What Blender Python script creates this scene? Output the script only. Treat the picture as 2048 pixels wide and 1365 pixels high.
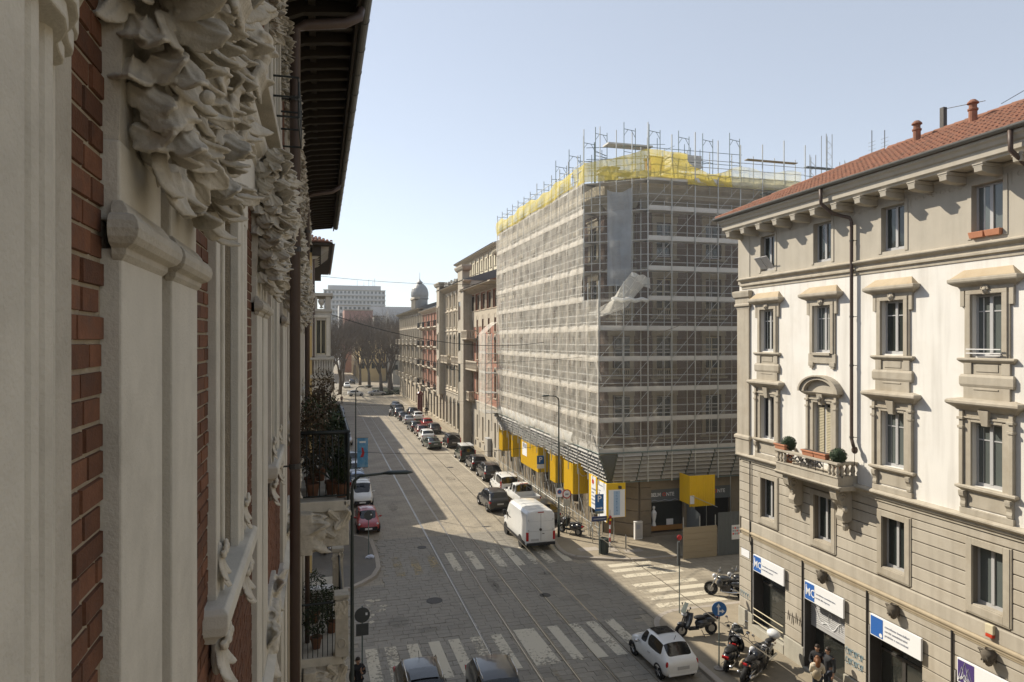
import bpy, bmesh, math, random
from mathutils import Vector, Matrix, noise as mnoise
R = math.radians
PI = math.pi
for o in list(bpy.data.objects):
    bpy.data.objects.remove(o, do_unlink=True)
SC = bpy.context.scene
COL = SC.collection

# ---------------------------------------------------------------- camera
cam_d = bpy.data.cameras.new('camera')
cam_d.lens = 24.0
cam_d.sensor_width = 36.0
cam_d.clip_start = 0.02
cam_d.clip_end = 4000
cam = bpy.data.objects.new('camera', cam_d)
COL.objects.link(cam)
CAMZ = 13.5
cam.location = (0, 0, CAMZ)
cam.rotation_euler = (R(90), 0, R(-15.63))
SC.camera = cam

# ---------------------------------------------------------------- sky, sun, exposure
SUN_EL, SUN_AZ = R(38.9), math.atan2(-0.645, 0.764)      # azimuth measured from +Y towards +X
world = bpy.data.worlds.new('World')
SC.world = world
world.use_nodes = True
wn = world.node_tree
sky = wn.nodes.new('ShaderNodeTexSky')
sky.sky_type = 'NISHITA'
sky.sun_disc = False
sky.sun_elevation = SUN_EL
sky.sun_rotation = SUN_AZ
sky.altitude = 120
sky.air_density = 1.0
sky.dust_density = 0.05
sky.ozone_density = 1.5
bg = wn.nodes['Background']
bg.inputs['Strength'].default_value = 0.095
hsv = wn.nodes.new('ShaderNodeHueSaturation')          # thin high haze: the blue is milky all over
hsv.inputs['Saturation'].default_value = 0.54
wn.links.new(sky.outputs[0], hsv.inputs['Color'])
veil = wn.nodes.new('ShaderNodeMix')                    # even veil of thin cloud over the whole dome
veil.data_type = 'RGBA'
veil.inputs[0].default_value = 0.36
veil.inputs[7].default_value = (3.75, 4.1, 4.7, 1)
wn.links.new(hsv.outputs[0], veil.inputs[6])
wn.links.new(veil.outputs[2], bg.inputs['Color'])
sun_d = bpy.data.lights.new('sun', 'SUN')
sun_d.energy = 3.7
sun_d.angle = R(0.53)
sun_d.color = (1.0, 0.905, 0.755)
sun = bpy.data.objects.new('sun', sun_d)
COL.objects.link(sun)
sdir = Vector((math.sin(SUN_AZ) * math.cos(SUN_EL), math.cos(SUN_AZ) * math.cos(SUN_EL), math.sin(SUN_EL)))
sun.rotation_euler = (-sdir).to_track_quat('-Z', 'Y').to_euler()
sun.location = sdir * 100
vs = SC.view_settings
vs.view_transform = 'Standard'
vs.look = 'None'
vs.exposure = 0.86
vs.gamma = 1.0
SC.render.engine = 'CYCLES'
SC.cycles.max_bounces = 5
SC.cycles.diffuse_bounces = 3
SC.cycles.glossy_bounces = 3
SC.cycles.transparent_max_bounces = 12
SC.cycles.caustics_reflective = False
SC.cycles.caustics_refractive = False

# ---------------------------------------------------------------- materials
def _n(nt, t, **kw):
    n = nt.nodes.new(t)
    for k, v in kw.items():
        setattr(n, k, v)
    return n

def rgb(c):
    return (c[0], c[1], c[2], 1.0)

def mat(name, col, rough=0.8, var=0.12, scale=1.5, bump=0.15, bscale=30.0, metal=0.0, spec=0.35,
        streak=0.0, dirt=None, dscale=0.6, damt=0.5, rnd=0.0, coat=0.0, stretch=(1, 1, 1)):
    m = bpy.data.materials.new(name)
    m.use_nodes = True
    nt = m.node_tree
    b = nt.nodes['Principled BSDF']
    L = nt.links.new
    b.inputs['Roughness'].default_value = rough
    b.inputs['Metallic'].default_value = metal
    b.inputs['Specular IOR Level'].default_value = spec
    if coat:
        b.inputs['Coat Weight'].default_value = coat
        b.inputs['Coat Roughness'].default_value = 0.05
    geo = _n(nt, 'ShaderNodeNewGeometry')
    mp = _n(nt, 'ShaderNodeMapping')
    mp.inputs['Scale'].default_value = stretch
    L(geo.outputs['Position'], mp.inputs['Vector'])
    no = _n(nt, 'ShaderNodeTexNoise')
    no.inputs['Scale'].default_value = scale
    no.inputs['Detail'].default_value = 6
    no.inputs['Roughness'].default_value = 0.62
    L(mp.outputs[0], no.inputs['Vector'])
    mx = _n(nt, 'ShaderNodeMix', data_type='RGBA')
    mx.inputs[6].default_value = rgb([c * (1 - var) for c in col])
    mx.inputs[7].default_value = rgb([min(1, c * (1 + var)) for c in col])
    L(no.outputs['Fac'], mx.inputs[0])
    out = mx.outputs[2]
    if streak:
        mp2 = _n(nt, 'ShaderNodeMapping')
        mp2.inputs['Scale'].default_value = (2.6, 2.6, 0.22)
        L(geo.outputs['Position'], mp2.inputs['Vector'])
        n2 = _n(nt, 'ShaderNodeTexNoise')
        n2.inputs['Scale'].default_value = 1.3
        n2.inputs['Detail'].default_value = 5
        L(mp2.outputs[0], n2.inputs['Vector'])
        rp = _n(nt, 'ShaderNodeMapRange')
        rp.inputs[1].default_value = 0.45
        rp.inputs[2].default_value = 0.75
        rp.inputs[3].default_value = 0.0
        rp.inputs[4].default_value = streak
        L(n2.outputs['Fac'], rp.inputs[0])
        m3 = _n(nt, 'ShaderNodeMix', data_type='RGBA')
        m3.inputs[7].default_value = rgb([c * 0.5 for c in (dirt or col)])
        L(rp.outputs[0], m3.inputs[0])
        L(out, m3.inputs[6])
        out = m3.outputs[2]
    if dirt:
        n3 = _n(nt, 'ShaderNodeTexNoise')
        n3.inputs['Scale'].default_value = dscale
        n3.inputs['Detail'].default_value = 8
        n3.inputs['Roughness'].default_value = 0.7
        L(geo.outputs['Position'], n3.inputs['Vector'])
        rp = _n(nt, 'ShaderNodeMapRange')
        rp.inputs[1].default_value = 0.48
        rp.inputs[2].default_value = 0.72
        rp.inputs[4].default_value = damt
        L(n3.outputs['Fac'], rp.inputs[0])
        m3 = _n(nt, 'ShaderNodeMix', data_type='RGBA')
        m3.inputs[7].default_value = rgb(dirt)
        L(rp.outputs[0], m3.inputs[0])
        L(out, m3.inputs[6])
        out = m3.outputs[2]
    if rnd:
        oi = _n(nt, 'ShaderNodeObjectInfo')
        rp = _n(nt, 'ShaderNodeMapRange')
        rp.inputs[3].default_value = 1 - rnd
        rp.inputs[4].default_value = 1 + rnd
        L(oi.outputs['Random'], rp.inputs[0])
        hs = _n(nt, 'ShaderNodeHueSaturation')
        L(out, hs.inputs['Color'])
        L(rp.outputs[0], hs.inputs['Value'])
        out = hs.outputs[0]
    L(out, b.inputs['Base Color'])
    if bump:
        nb = _n(nt, 'ShaderNodeTexNoise')
        nb.inputs['Scale'].default_value = bscale
        nb.inputs['Detail'].default_value = 5
        L(geo.outputs['Position'], nb.inputs['Vector'])
        bp = _n(nt, 'ShaderNodeBump')
        bp.inputs['Strength'].default_value = bump
        bp.inputs['Distance'].default_value = 0.6 / bscale
        L(nb.outputs['Fac'], bp.inputs['Height'])
        L(bp.outputs[0], b.inputs['Normal'])
    return m

def glass(name, col=(0.02, 0.025, 0.028), rough=0.06, spec=0.6):
    m = mat(name, col, rough, 0.3, 0.4, 0.04, 1.2, spec=spec)
    return m

def netmat(name, col, alpha, line=None, lscale=2.0, fold=0.25):
    """woven scaffold net: part open, part diffuse and translucent thread, heavier threads in a grid"""
    m = bpy.data.materials.new(name)
    m.use_nodes = True
    nt = m.node_tree
    L = nt.links.new
    for n in list(nt.nodes):
        nt.nodes.remove(n)
    out = _n(nt, 'ShaderNodeOutputMaterial')
    tr = _n(nt, 'ShaderNodeBsdfTransparent')
    df = _n(nt, 'ShaderNodeBsdfDiffuse')
    tl = _n(nt, 'ShaderNodeBsdfTranslucent')
    df.inputs[0].default_value = rgb(col)
    tl.inputs[0].default_value = rgb(col)
    ms = _n(nt, 'ShaderNodeMixShader')
    ms.inputs[0].default_value = 0.4
    L(df.outputs[0], ms.inputs[1])
    L(tl.outputs[0], ms.inputs[2])
    mt = _n(nt, 'ShaderNodeMixShader')
    L(tr.outputs[0], mt.inputs[1])
    L(ms.outputs[0], mt.inputs[2])
    L(mt.outputs[0], out.inputs[0])
    uv = _n(nt, 'ShaderNodeUVMap')
    no = _n(nt, 'ShaderNodeTexNoise')
    no.inputs['Scale'].default_value = 0.9
    no.inputs['Detail'].default_value = 4
    L(uv.outputs[0], no.inputs['Vector'])
    rp = _n(nt, 'ShaderNodeMapRange')
    rp.inputs[1].default_value = 0.3
    rp.inputs[2].default_value = 0.7
    rp.inputs[3].default_value = alpha * (1 - fold)
    rp.inputs[4].default_value = alpha * (1 + fold)
    L(no.outputs['Fac'], rp.inputs[0])
    fac = rp.outputs[0]
    if line:
        br = _n(nt, 'ShaderNodeTexBrick')
        br.offset = 0.0
        br.inputs['Scale'].default_value = 1.0
        br.inputs['Mortar Size'].default_value = line
        br.inputs['Mortar Smooth'].default_value = 0.3
        br.inputs['Brick Width'].default_value = lscale
        br.inputs['Row Height'].default_value = 0.48
        L(uv.outputs[0], br.inputs['Vector'])
        mx = _n(nt, 'ShaderNodeMath', operation='MULTIPLY_ADD')
        L(br.outputs['Fac'], mx.inputs[0])
        mx.inputs[1].default_value = 0.38
        L(fac, mx.inputs[2])
        mx.use_clamp = True
        fac = mx.outputs[0]
    L(fac, mt.inputs[0])
    return m

# ---------------------------------------------------------------- mesh helpers
class MB:
    def __init__(s):
        s.v = []
        s.f = []

    def add(s, vs_, fs, T=None):
        b = len(s.v)
        if T is None:
            s.v.extend([tuple(p) for p in vs_])
        else:
            s.v.extend([tuple(T @ Vector(p)) for p in vs_])
        s.f.extend([tuple(i + b for i in f) for f in fs])
        return s

    def box(s, x0, y0, z0, x1, y1, z1, T=None):
        if x0 > x1: x0, x1 = x1, x0
        if y0 > y1: y0, y1 = y1, y0
        if z0 > z1: z0, z1 = z1, z0
        return s.add([(x0, y0, z0), (x1, y0, z0), (x1, y1, z0), (x0, y1, z0),
                      (x0, y0, z1), (x1, y0, z1), (x1, y1, z1), (x0, y1, z1)],
                     [(0, 3, 2, 1), (4, 5, 6, 7), (0, 1, 5, 4), (1, 2, 6, 5), (2, 3, 7, 6), (3, 0, 4, 7)], T)

    def prism(s, poly, a, b, axis='x', T=None):
        """closed 2D polygon extruded from a to b along an axis; poly is (y,z) for x, (x,z) for y, (x,y) for z"""
        n = len(poly)
        def P(q, t):
            return {'x': (t, q[0], q[1]), 'y': (q[0], t, q[1]), 'z': (q[0], q[1], t)}[axis]
        vs_ = [P(q, a) for q in poly] + [P(q, b) for q in poly]
        fs = [tuple(range(n - 1, -1, -1)), tuple(range(n, 2 * n))]
        fs += [(i, (i + 1) % n, n + (i + 1) % n, n + i) for i in range(n)]
        return s.add(vs_, fs, T)

    def frust(s, x0, y0, x1, y1, z0, X0, Y0, X1, Y1, z1, T=None):
        return s.add([(x0, y0, z0), (x1, y0, z0), (x1, y1, z0), (x0, y1, z0),
                      (X0, Y0, z1), (X1, Y0, z1), (X1, Y1, z1), (X0, Y1, z1)],
                     [(0, 3, 2, 1), (4, 5, 6, 7), (0, 1, 5, 4), (1, 2, 6, 5), (2, 3, 7, 6), (3, 0, 4, 7)], T)

    def tube(s, pts, r, n=6, T=None, closed=False):
        pts = [Vector(p) for p in pts]
        m = len(pts)
        rs = r if isinstance(r, (list, tuple)) else [r] * m
        base = []
        up = None
        for i, p in enumerate(pts):
            if closed:
                t = pts[(i + 1) % m] - pts[i - 1]
            else:
                t = pts[min(i + 1, m - 1)] - pts[max(i - 1, 0)]
            if t.length < 1e-9:
                t = Vector((0, 0, 1))
            t.normalize()
            if up is None:
                up = t.orthogonal().normalized()
            up = (up - t * up.dot(t))
            if up.length < 1e-6:
                up = t.orthogonal()
            up.normalize()
            w = t.cross(up)
            for k in range(n):
                a = 2 * PI * k / n
                base.append(p + (up * math.cos(a) + w * math.sin(a)) * rs[i])
        fs = []
        for i in range(m if closed else m - 1):
            j = (i + 1) % m
            for k in range(n):
                k2 = (k + 1) % n
                fs.append((i * n + k, i * n + k2, j * n + k2, j * n + k))
        if not closed:
            fs.append(tuple(range(n - 1, -1, -1)))
            fs.append(tuple((m - 1) * n + k for k in range(n)))
        return s.add(base, fs, T)

    def bar(s, a, b, r, n=5, T=None):
        return s.tube([a, b], r, n, T)

    def lathe(s, prof, n=12, c=(0, 0, 0), T=None, arc=2 * PI, axis='z'):
        vs_, fs = [], []
        m = len(prof)
        full = arc > 6.28
        nn = n if full else n + 1
        for k in range(nn):
            a = arc * k / n
            for (r, z) in prof:
                if axis == 'z':
                    vs_.append((c[0] + r * math.cos(a), c[1] + r * math.sin(a), c[2] + z))
                elif axis == 'y':
                    vs_.append((c[0] + r * math.cos(a), c[1] + z, c[2] + r * math.sin(a)))
                else:
                    vs_.append((c[0] + z, c[1] + r * math.cos(a), c[2] + r * math.sin(a)))
        for k in range(n):
            k2 = (k + 1) % nn
            for i in range(m - 1):
                fs.append((k * m + i, k2 * m + i, k2 * m + i + 1, k * m + i + 1))
        if full:
            if prof[0][0] > 1e-4:
                fs.append(tuple(k * m for k in range(nn)))
            if prof[-1][0] > 1e-4:
                fs.append(tuple(k * m + m - 1 for k in range(nn - 1, -1, -1)))
        return s.add(vs_, fs, T)

    def ball(s, c, rx, ry=None, rz=None, n=10, m=7, T=None):
        ry = ry or rx
        rz = rz or rx
        vs_, fs = [], []
        for i in range(m + 1):
            t = PI * i / m
            for k in range(n):
                a = 2 * PI * k / n
                vs_.append((c[0] + rx * math.sin(t) * math.cos(a), c[1] + ry * math.sin(t) * math.sin(a), c[2] - rz * math.cos(t)))
        for i in range(m):
            for k in range(n):
                k2 = (k + 1) % n
                fs.append((i * n + k, i * n + k2, (i + 1) * n + k2, (i + 1) * n + k))
        return s.add(vs_, fs, T)

    def grid(s, fn, nu, nv, T=None, closeu=False):
        vs_ = [fn(i / nu, j / nv) for i in range(nu + 1) for j in range(nv + 1)]
        fs = [(i * (nv + 1) + j, (i + 1) * (nv + 1) + j, (i + 1) * (nv + 1) + j + 1, i * (nv + 1) + j + 1)
              for i in range(nu) for j in range(nv)]
        return s.add(vs_, fs, T)

    def quad(s, a, b, c, d, T=None):
        return s.add([a, b, c, d], [(0, 1, 2, 3)], T)

    def mesh(s, name, smooth=False):
        me = bpy.data.meshes.new(name)
        me.from_pydata(s.v, [], s.f)
        me.update()
        if smooth:
            me.polygons.foreach_set('use_smooth', [True] * len(me.polygons))
        return me

    def build(s, name, m=None, parent=None, smooth=False, bevel=0, loc=None, rz=0, fix=False, seg=2):
        me = s.mesh(name, smooth)
        if fix:
            bm = bmesh.new()
            bm.from_mesh(me)
            bmesh.ops.remove_doubles(bm, verts=bm.verts, dist=1e-5)
            bmesh.ops.recalc_face_normals(bm, faces=bm.faces)
            bm.to_mesh(me)
            bm.free()
        return link(name, me, m, parent, loc, rz, bevel, seg)

def link(name, me, m=None, parent=None, loc=None, rz=0, bevel=0, seg=2):
    o = bpy.data.objects.new(name, me)
    COL.objects.link(o)
    if m is not None and me is not None:
        if len(me.materials) == 0:
            me.materials.append(m)
        elif me.materials[0] != m:
            o.material_slots[0].link = 'OBJECT'
            o.material_slots[0].material = m
    if parent is not None:
        o.parent = parent
    if loc is not None:
        o.location = loc
    if rz:
        o.rotation_euler = (0, 0, rz)
    if bevel:
        bv = o.modifiers.new('bevel', 'BEVEL')
        bv.width = bevel
        bv.segments = seg
        bv.limit_method = 'ANGLE'
        bv.angle_limit = R(40)
        bv.harden_normals = False
    return o

def empty(name, loc=(0, 0, 0), rz=0, parent=None):
    o = bpy.data.objects.new(name, None)
    o.empty_display_size = 0.3
    COL.objects.link(o)
    o.location = loc
    o.rotation_euler = (0, 0, rz)
    if parent is not None:
        o.parent = parent
    return o

def tag(o, label, cat, group=None):
    o['label'] = label
    o['category'] = cat
    if group:
        o['group'] = group
    return o

def thing(name, label, cat, loc=(0, 0, 0), rz=0, group=None):
    return tag(empty(name, loc, rz), label, cat, group)

def structure(o):
    o['kind'] = 'structure'
    return o

def copy_tree(src, parent=None):
    c = src.copy()
    COL.objects.link(c)
    if parent is not None:
        c.parent = parent
    for ch in src.children:
        copy_tree(ch, c)
    return c

TMP = bpy.data.scenes.new('workbench')                 # modifiers are applied here, away from the big scene
def eval_mesh(o):
    if o.name not in TMP.collection.objects:
        TMP.collection.objects.link(o)
    vl = TMP.view_layers[0]
    vl.update()
    dg = vl.depsgraph
    dg.update()
    return bpy.data.meshes.new_from_object(o.evaluated_get(dg), depsgraph=dg)

def evaluated(o):
    """replace an object's mesh by its evaluated mesh and drop the modifiers"""
    me = eval_mesh(o)
    TMP.collection.objects.unlink(o)
    o.modifiers.clear()
    o.data = me
    return me

def text_mesh(body, size, align='LEFT', depth=0.004, bold=0.0, space=1.0):
    cu = bpy.data.curves.new('text', 'FONT')
    cu.body = body
    cu.size = size
    cu.align_x = align
    cu.align_y = 'CENTER'
    cu.extrude = depth
    cu.offset = bold
    cu.space_character = space
    cu.resolution_u = 2
    o = bpy.data.objects.new('text', cu)
    me = eval_mesh(o)
    bpy.data.objects.remove(o)
    return me

def lettering(body, size, m, parent, loc, rot, align='LEFT', bold=0.0, sx=1.0, name='lettering', depth=0.004):
    me = text_mesh(body, size, align, depth, bold)
    me.materials.clear()
    o = link(name, me, m, parent, loc)
    o.rotation_euler = rot
    o.scale = (sx, 1, 1)
    return o

def wall_cells(mb, x0, x1, z0, z1, openings, y=0.0, depth=0.25):
    """front face of a wall with rectangular openings (ox0,ox1,oz0,oz1) and their reveals"""
    xs = sorted(set([x0, x1] + [v for o in openings for v in (o[0], o[1]) if x0 < v < x1]))
    zs = sorted(set([z0, z1] + [v for o in openings for v in (o[2], o[3]) if z0 < v < z1]))
    for i in range(len(xs) - 1):
        for j in range(len(zs) - 1):
            cx, cz = (xs[i] + xs[i + 1]) / 2, (zs[j] + zs[j + 1]) / 2
            if any(o[0] < cx < o[1] and o[2] < cz < o[3] for o in openings):
                continue
            mb.quad((xs[i], y, zs[j]), (xs[i + 1], y, zs[j]), (xs[i + 1], y, zs[j + 1]), (xs[i], y, zs[j + 1]))
    for (a, b, c, d) in openings:
        d2 = y + depth
        mb.quad((a, y, c), (a, y, d), (a, d2, d), (a, d2, c))
        mb.quad((b, y, d), (b, y, c), (b, d2, c), (b, d2, d))
        mb.quad((a, y, d), (b, y, d), (b, d2, d), (a, d2, d))
        mb.quad((b, y, c), (a, y, c), (a, d2, c), (b, d2, c))
    return mb

def moulding(mb, x0, x1, prof, y=0.0, ends=True, T=None):
    """prof: list of (outward, z) from bottom to top; closed at the wall plane y, mitred returns approximated"""
    poly = [(y + 0.02, prof[0][1])] + [(y - w, z) for (w, z) in prof] + [(y + 0.02, prof[-1][1])]
    return mb.prism(poly[::-1], x0, x1, 'x', T)

rng = random.Random(7)

def hood(mb, x0, x1, prof, y=0.0, T=None):
    """moulding with mitred returns at both ends; prof (outward, z) from bottom to top"""
    vs_, fs = [], []
    for (w, z) in prof:
        vs_ += [(x0 - w, y + 0.02, z), (x0 - w, y - w, z), (x1 + w, y - w, z), (x1 + w, y + 0.02, z)]
    n = len(prof)
    for i in range(n - 1):
        a, b = i * 4, i * 4 + 4
        for k in range(3):
            fs.append((a + k, a + k + 1, b + k + 1, b + k))
    fs.append((3, 2, 1, 0))
    t = (n - 1) * 4
    fs.append((t, t + 1, t + 2, t + 3))
    return mb.add(vs_, fs, T)
# ================================================================ GROUND
def road_material():
    m = bpy.data.materials.new('road_stone')
    m.use_nodes = True
    nt = m.node_tree
    L = nt.links.new
    b = nt.nodes['Principled BSDF']
    b.inputs['Roughness'].default_value = 0.62
    b.inputs['Specular IOR Level'].default_value = 0.4
    geo = _n(nt, 'ShaderNodeNewGeometry')
    nw = _n(nt, 'ShaderNodeTexNoise')
    nw.inputs['Scale'].default_value = 1.2
    L(geo.outputs['Position'], nw.inputs['Vector'])
    vm = _n(nt, 'ShaderNodeMixRGB', blend_type='LINEAR_LIGHT')
    vm.inputs[0].default_value = 0.05
    L(geo.outputs['Position'], vm.inputs[1])
    L(nw.outputs['Color'], vm.inputs[2])
    br = _n(nt, 'ShaderNodeTexBrick')
    br.inputs['Scale'].default_value = 1.0
    br.inputs['Brick Width'].default_value = 0.64
    br.inputs['Row Height'].default_value = 0.44
    br.inputs['Mortar Size'].default_value = 0.014
    br.inputs['Mortar Smooth'].default_value = 0.4
    br.inputs['Color1'].default_value = (0.325, 0.285, 0.218, 1)
    br.inputs['Color2'].default_value = (0.28, 0.245, 0.188, 1)
    br.inputs['Mortar'].default_value = (0.17, 0.148, 0.112, 1)
    L(vm.outputs[0], br.inputs['Vector'])
    no = _n(nt, 'ShaderNodeTexNoise')
    no.inputs['Scale'].default_value = 0.35
    no.inputs['Detail'].default_value = 9
    no.inputs['Roughness'].default_value = 0.7
    L(geo.outputs['Position'], no.inputs['Vector'])
    rp = _n(nt, 'ShaderNodeMapRange')
    rp.inputs[1].default_value = 0.3
    rp.inputs[2].default_value = 0.7
    rp.inputs[3].default_value = 0.72
    rp.inputs[4].default_value = 1.25
    L(no.outputs['Fac'], rp.inputs[0])
    hs = _n(nt, 'ShaderNodeHueSaturation')
    L(br.outputs['Color'], hs.inputs['Color'])
    L(rp.outputs[0], hs.inputs['Value'])
    L(hs.outputs[0], b.inputs['Base Color'])
    bp = _n(nt, 'ShaderNodeBump')
    bp.inputs['Strength'].default_value = 0.5
    bp.inputs['Distance'].default_value = 0.02
    mm = _n(nt, 'ShaderNodeMath', operation='SUBTRACT')
    n4 = _n(nt, 'ShaderNodeTexNoise')
    n4.inputs['Scale'].default_value = 6
    L(geo.outputs['Position'], n4.inputs['Vector'])
    L(n4.outputs['Fac'], mm.inputs[0])
    L(br.outputs['Fac'], mm.inputs[1])
    L(mm.outputs[0], bp.inputs['Height'])
    L(bp.outputs[0], b.inputs['Normal'])
    return m

def paint_material(name, col, keep=0.5):
    """worn road paint: chips away where the noise is low"""
    m = bpy.data.materials.new(name)
    m.use_nodes = True
    nt = m.node_tree
    L = nt.links.new
    b = nt.nodes['Principled BSDF']
    b.inputs['Roughness'].default_value = 0.7
    b.inputs['Base Color'].default_value = rgb(col)
    geo = _n(nt, 'ShaderNodeNewGeometry')
    no = _n(nt, 'ShaderNodeTexNoise')
    no.inputs['Scale'].default_value = 5.0
    no.inputs['Detail'].default_value = 9
    no.inputs['Roughness'].default_value = 0.75
    L(geo.outputs['Position'], no.inputs['Vector'])
    n2 = _n(nt, 'ShaderNodeTexNoise')
    n2.inputs['Scale'].default_value = 0.5
    L(geo.outputs['Position'], n2.inputs['Vector'])
    ad = _n(nt, 'ShaderNodeMath', operation='MULTIPLY_ADD')
    L(n2.outputs['Fac'], ad.inputs[0])
    ad.inputs[1].default_value = 0.6
    L(no.outputs['Fac'], ad.inputs[2])
    rp = _n(nt, 'ShaderNodeMapRange')
    rp.inputs[1].default_value = 0.98 - 0.36 * keep
    rp.inputs[2].default_value = 1.10 - 0.36 * keep
    rp.inputs[3].default_value = 0.12
    rp.inputs[4].default_value = 0.82
    L(no.outputs['Fac'], ad.inputs[2])
    L(ad.outputs[0], rp.inputs[0])
    L(rp.outputs[0], b.inputs['Alpha'])
    return m

M_road = road_material()
M_stone_sett = mat('stone_sett', (0.25, 0.228, 0.188), 0.6, 0.24, 3.0, 0.45, 14.0, rnd=0.11, dirt=(0.165, 0.15, 0.125), dscale=0.35, damt=0.75, spec=0.4)
M_asphalt = mat('asphalt_pavement', (0.15, 0.14, 0.125), 0.9, 0.18, 2.5, 0.4, 90, dirt=(0.22, 0.2, 0.165), dscale=0.3, damt=0.8)
M_pave_stone = mat('pale_pavement', (0.30, 0.255, 0.185), 0.85, 0.2, 2.0, 0.3, 60, dirt=(0.15, 0.135, 0.11), dscale=0.4, damt=0.6)
M_kerb = mat('kerb_granite', (0.36, 0.32, 0.27), 0.75, 0.2, 8.0, 0.3, 50, rnd=0.1)
M_paint = paint_material('worn_white_paint', (0.66, 0.60, 0.47), 0.9)
M_paint2 = paint_material('old_yellow_paint', (0.42, 0.33, 0.18), 0.45)
M_steel = mat('rail_steel', (0.42, 0.4, 0.37), 0.28, 0.2, 8, 0.05, 60, metal=0.85)
M_groove = mat('rail_groove', (0.035, 0.03, 0.028), 0.8, 0.2, 8, 0)
M_iron = mat('cast_iron', (0.07, 0.065, 0.06), 0.6, 0.25, 12, 0.3, 60, metal=0.3)

g = MB()
g.quad((-2500, -600, -0.06), (2500, -600, -0.06), (2500, 3500, -0.06), (-2500, 3500, -0.06))
ground = structure(g.build('ground', M_asphalt))

rd = MB()
NEARX0, NEARX1, NEARY0, NEARY1 = 1.0, 15.6, 22.0, 47.0        # zone with modelled stones, sheet lies lower there
def sheet(x0, y0, x1, y1, z):
    rd.quad((x0, y0, z), (x1, y0, z), (x1, y1, z), (x0, y1, z))
sheet(-0.4, -40, 19, NEARY0, 0)
sheet(NEARX0, NEARY0, NEARX1, NEARY1, -0.028)
sheet(-0.4, NEARY0, NEARX0, NEARY1, 0)
sheet(NEARX1, NEARY0, 19, NEARY1, 0)
sheet(-0.4, NEARY1, 19, 430, 0)
sheet(-70, 27.2, -0.4, 42, 0)
sheet(19, 27.2, 110, 42.4, 0)
road = structure(rd.build('road', M_road))

# -- stone slabs of the carriageway: the nearest 300 one by one, the rest as one part
RAILS = (7.05, 8.495, 9.94, 11.385)
prng = random.Random(3)
slabs = []
y = 23.2
row = 0
while y < NEARY1 - 0.2:
    dep = 0.40 * prng.uniform(0.93, 1.07)
    x = NEARX0 + prng.uniform(0.0, 0.6)
    bow = prng.uniform(-0.02, 0.02)
    while x < NEARX1 - 0.3:
        w = prng.uniform(0.46, 0.72)
        skip = False
        for rx in RAILS:                          # a joint runs along each rail
            if x < rx - 0.09 < x + w:
                w = rx - 0.075 - x
        if any(abs(x + w / 2 - rx) < 0.08 for rx in RAILS) or w < 0.12:
            w = max(w, 0.05)
            skip = w < 0.12
        nx = x + w
        for rx in RAILS:
            if abs(nx - (rx - 0.075)) < 1e-6:
                nx = rx + 0.075
        if not skip:
            slabs.append((x, y, w, dep, prng.uniform(-0.006, 0.004), prng.uniform(-0.009, 0.009), prng.uniform(-0.012, 0.012)))
        x = nx
    y += dep
    row += 1
def on_road(x, y):
    if y > 38.4 and x < 3.5 - max(0, (y - 44) * 0.0): return False
    if y < 27.0 and x < 1.7: return False
    if y > 38.6 and x > 14.75 and not (15.0 < y < 0): return False
    if y < 30.6 and x > 14.9: return False
    return True
slabs = [s_ for s_ in slabs if on_road(s_[0] + s_[2] / 2, s_[1] + s_[3] / 2)]
def slab_geo(mb, w, d, T=None):
    j = 0.006
    c = 0.014
    mb.add([(j, j, -0.03), (w - j, j, -0.03), (w - j, d - j, -0.03), (j, d - j, -0.03),
            (j, j, -0.006), (w - j, j, -0.006), (w - j, d - j, -0.006), (j, d - j, -0.006),
            (j + c, j + c, 0.002), (w - j - c, j + c, 0.002), (w - j - c, d - j - c, 0.002), (j + c, d - j - c, 0.002)],
           [(0, 1, 5, 4), (1, 2, 6, 5), (2, 3, 7, 6), (3, 0, 4, 7), (4, 5, 9, 8), (5, 6, 10, 9), (6, 7, 11, 10), (7, 4, 8, 11), (8, 9, 10, 11)], T)
slab_meshes = {}
slabs.sort(key=lambda s_: s_[1] * 0.963 + s_[0] * 0.27)
def seen(s_):
    x, y = s_[0], s_[1]
    d = x * .2694 + y * .963
    r = x * .963 - y * .2694
    return 683 + 13.5 * 1365 / d < 1400 and 690 < 1024 + 1365 * r / d < 2060
vis = [s_ for s_ in slabs if seen(s_)]
first = vis[:300]
fs_ = set(first)
for (x, y, w, d, dz, tx, ty) in first:
    kw = round(w * 10) / 10
    key = kw
    if key not in slab_meshes:
        mb = MB()
        slab_geo(mb, kw, 0.44)
        slab_meshes[key] = mb.mesh('paving_stone')
    o = link('paving_stone', slab_meshes[key], M_stone_sett, road, (x, y, dz))
    o.scale = (w / kw, d / 0.44, 1)
    o.rotation_euler = (tx, ty, 0)
mb = MB()
for s_ in slabs:
    if s_ in fs_:
        continue
    (x, y, w, d, dz, tx, ty) = s_
    slab_geo(mb, w, d, Matrix.Translation((x, y, dz)) @ Matrix.Rotation(tx, 4, 'X') @ Matrix.Rotation(ty, 4, 'Y'))
rest = mb.build('paving_stones', M_stone_sett, road)
rest['kind'] = 'stuff'

# -- tram rails: head, groove, guard lip
for rx in RAILS:
    mb = MB()
    mb.box(rx - 0.055, -40, -0.03, rx + 0.012, 430, 0.012)
    mb.box(rx + 0.042, -40, -0.03, rx + 0.062, 430, 0.009)
    o = mb.build('tram_rail', M_steel, road)
    mb = MB()
    mb.box(rx + 0.012, -40, -0.03, rx + 0.042, 430, -0.004)
    mb.build('rail_groove', M_groove, o)

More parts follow.
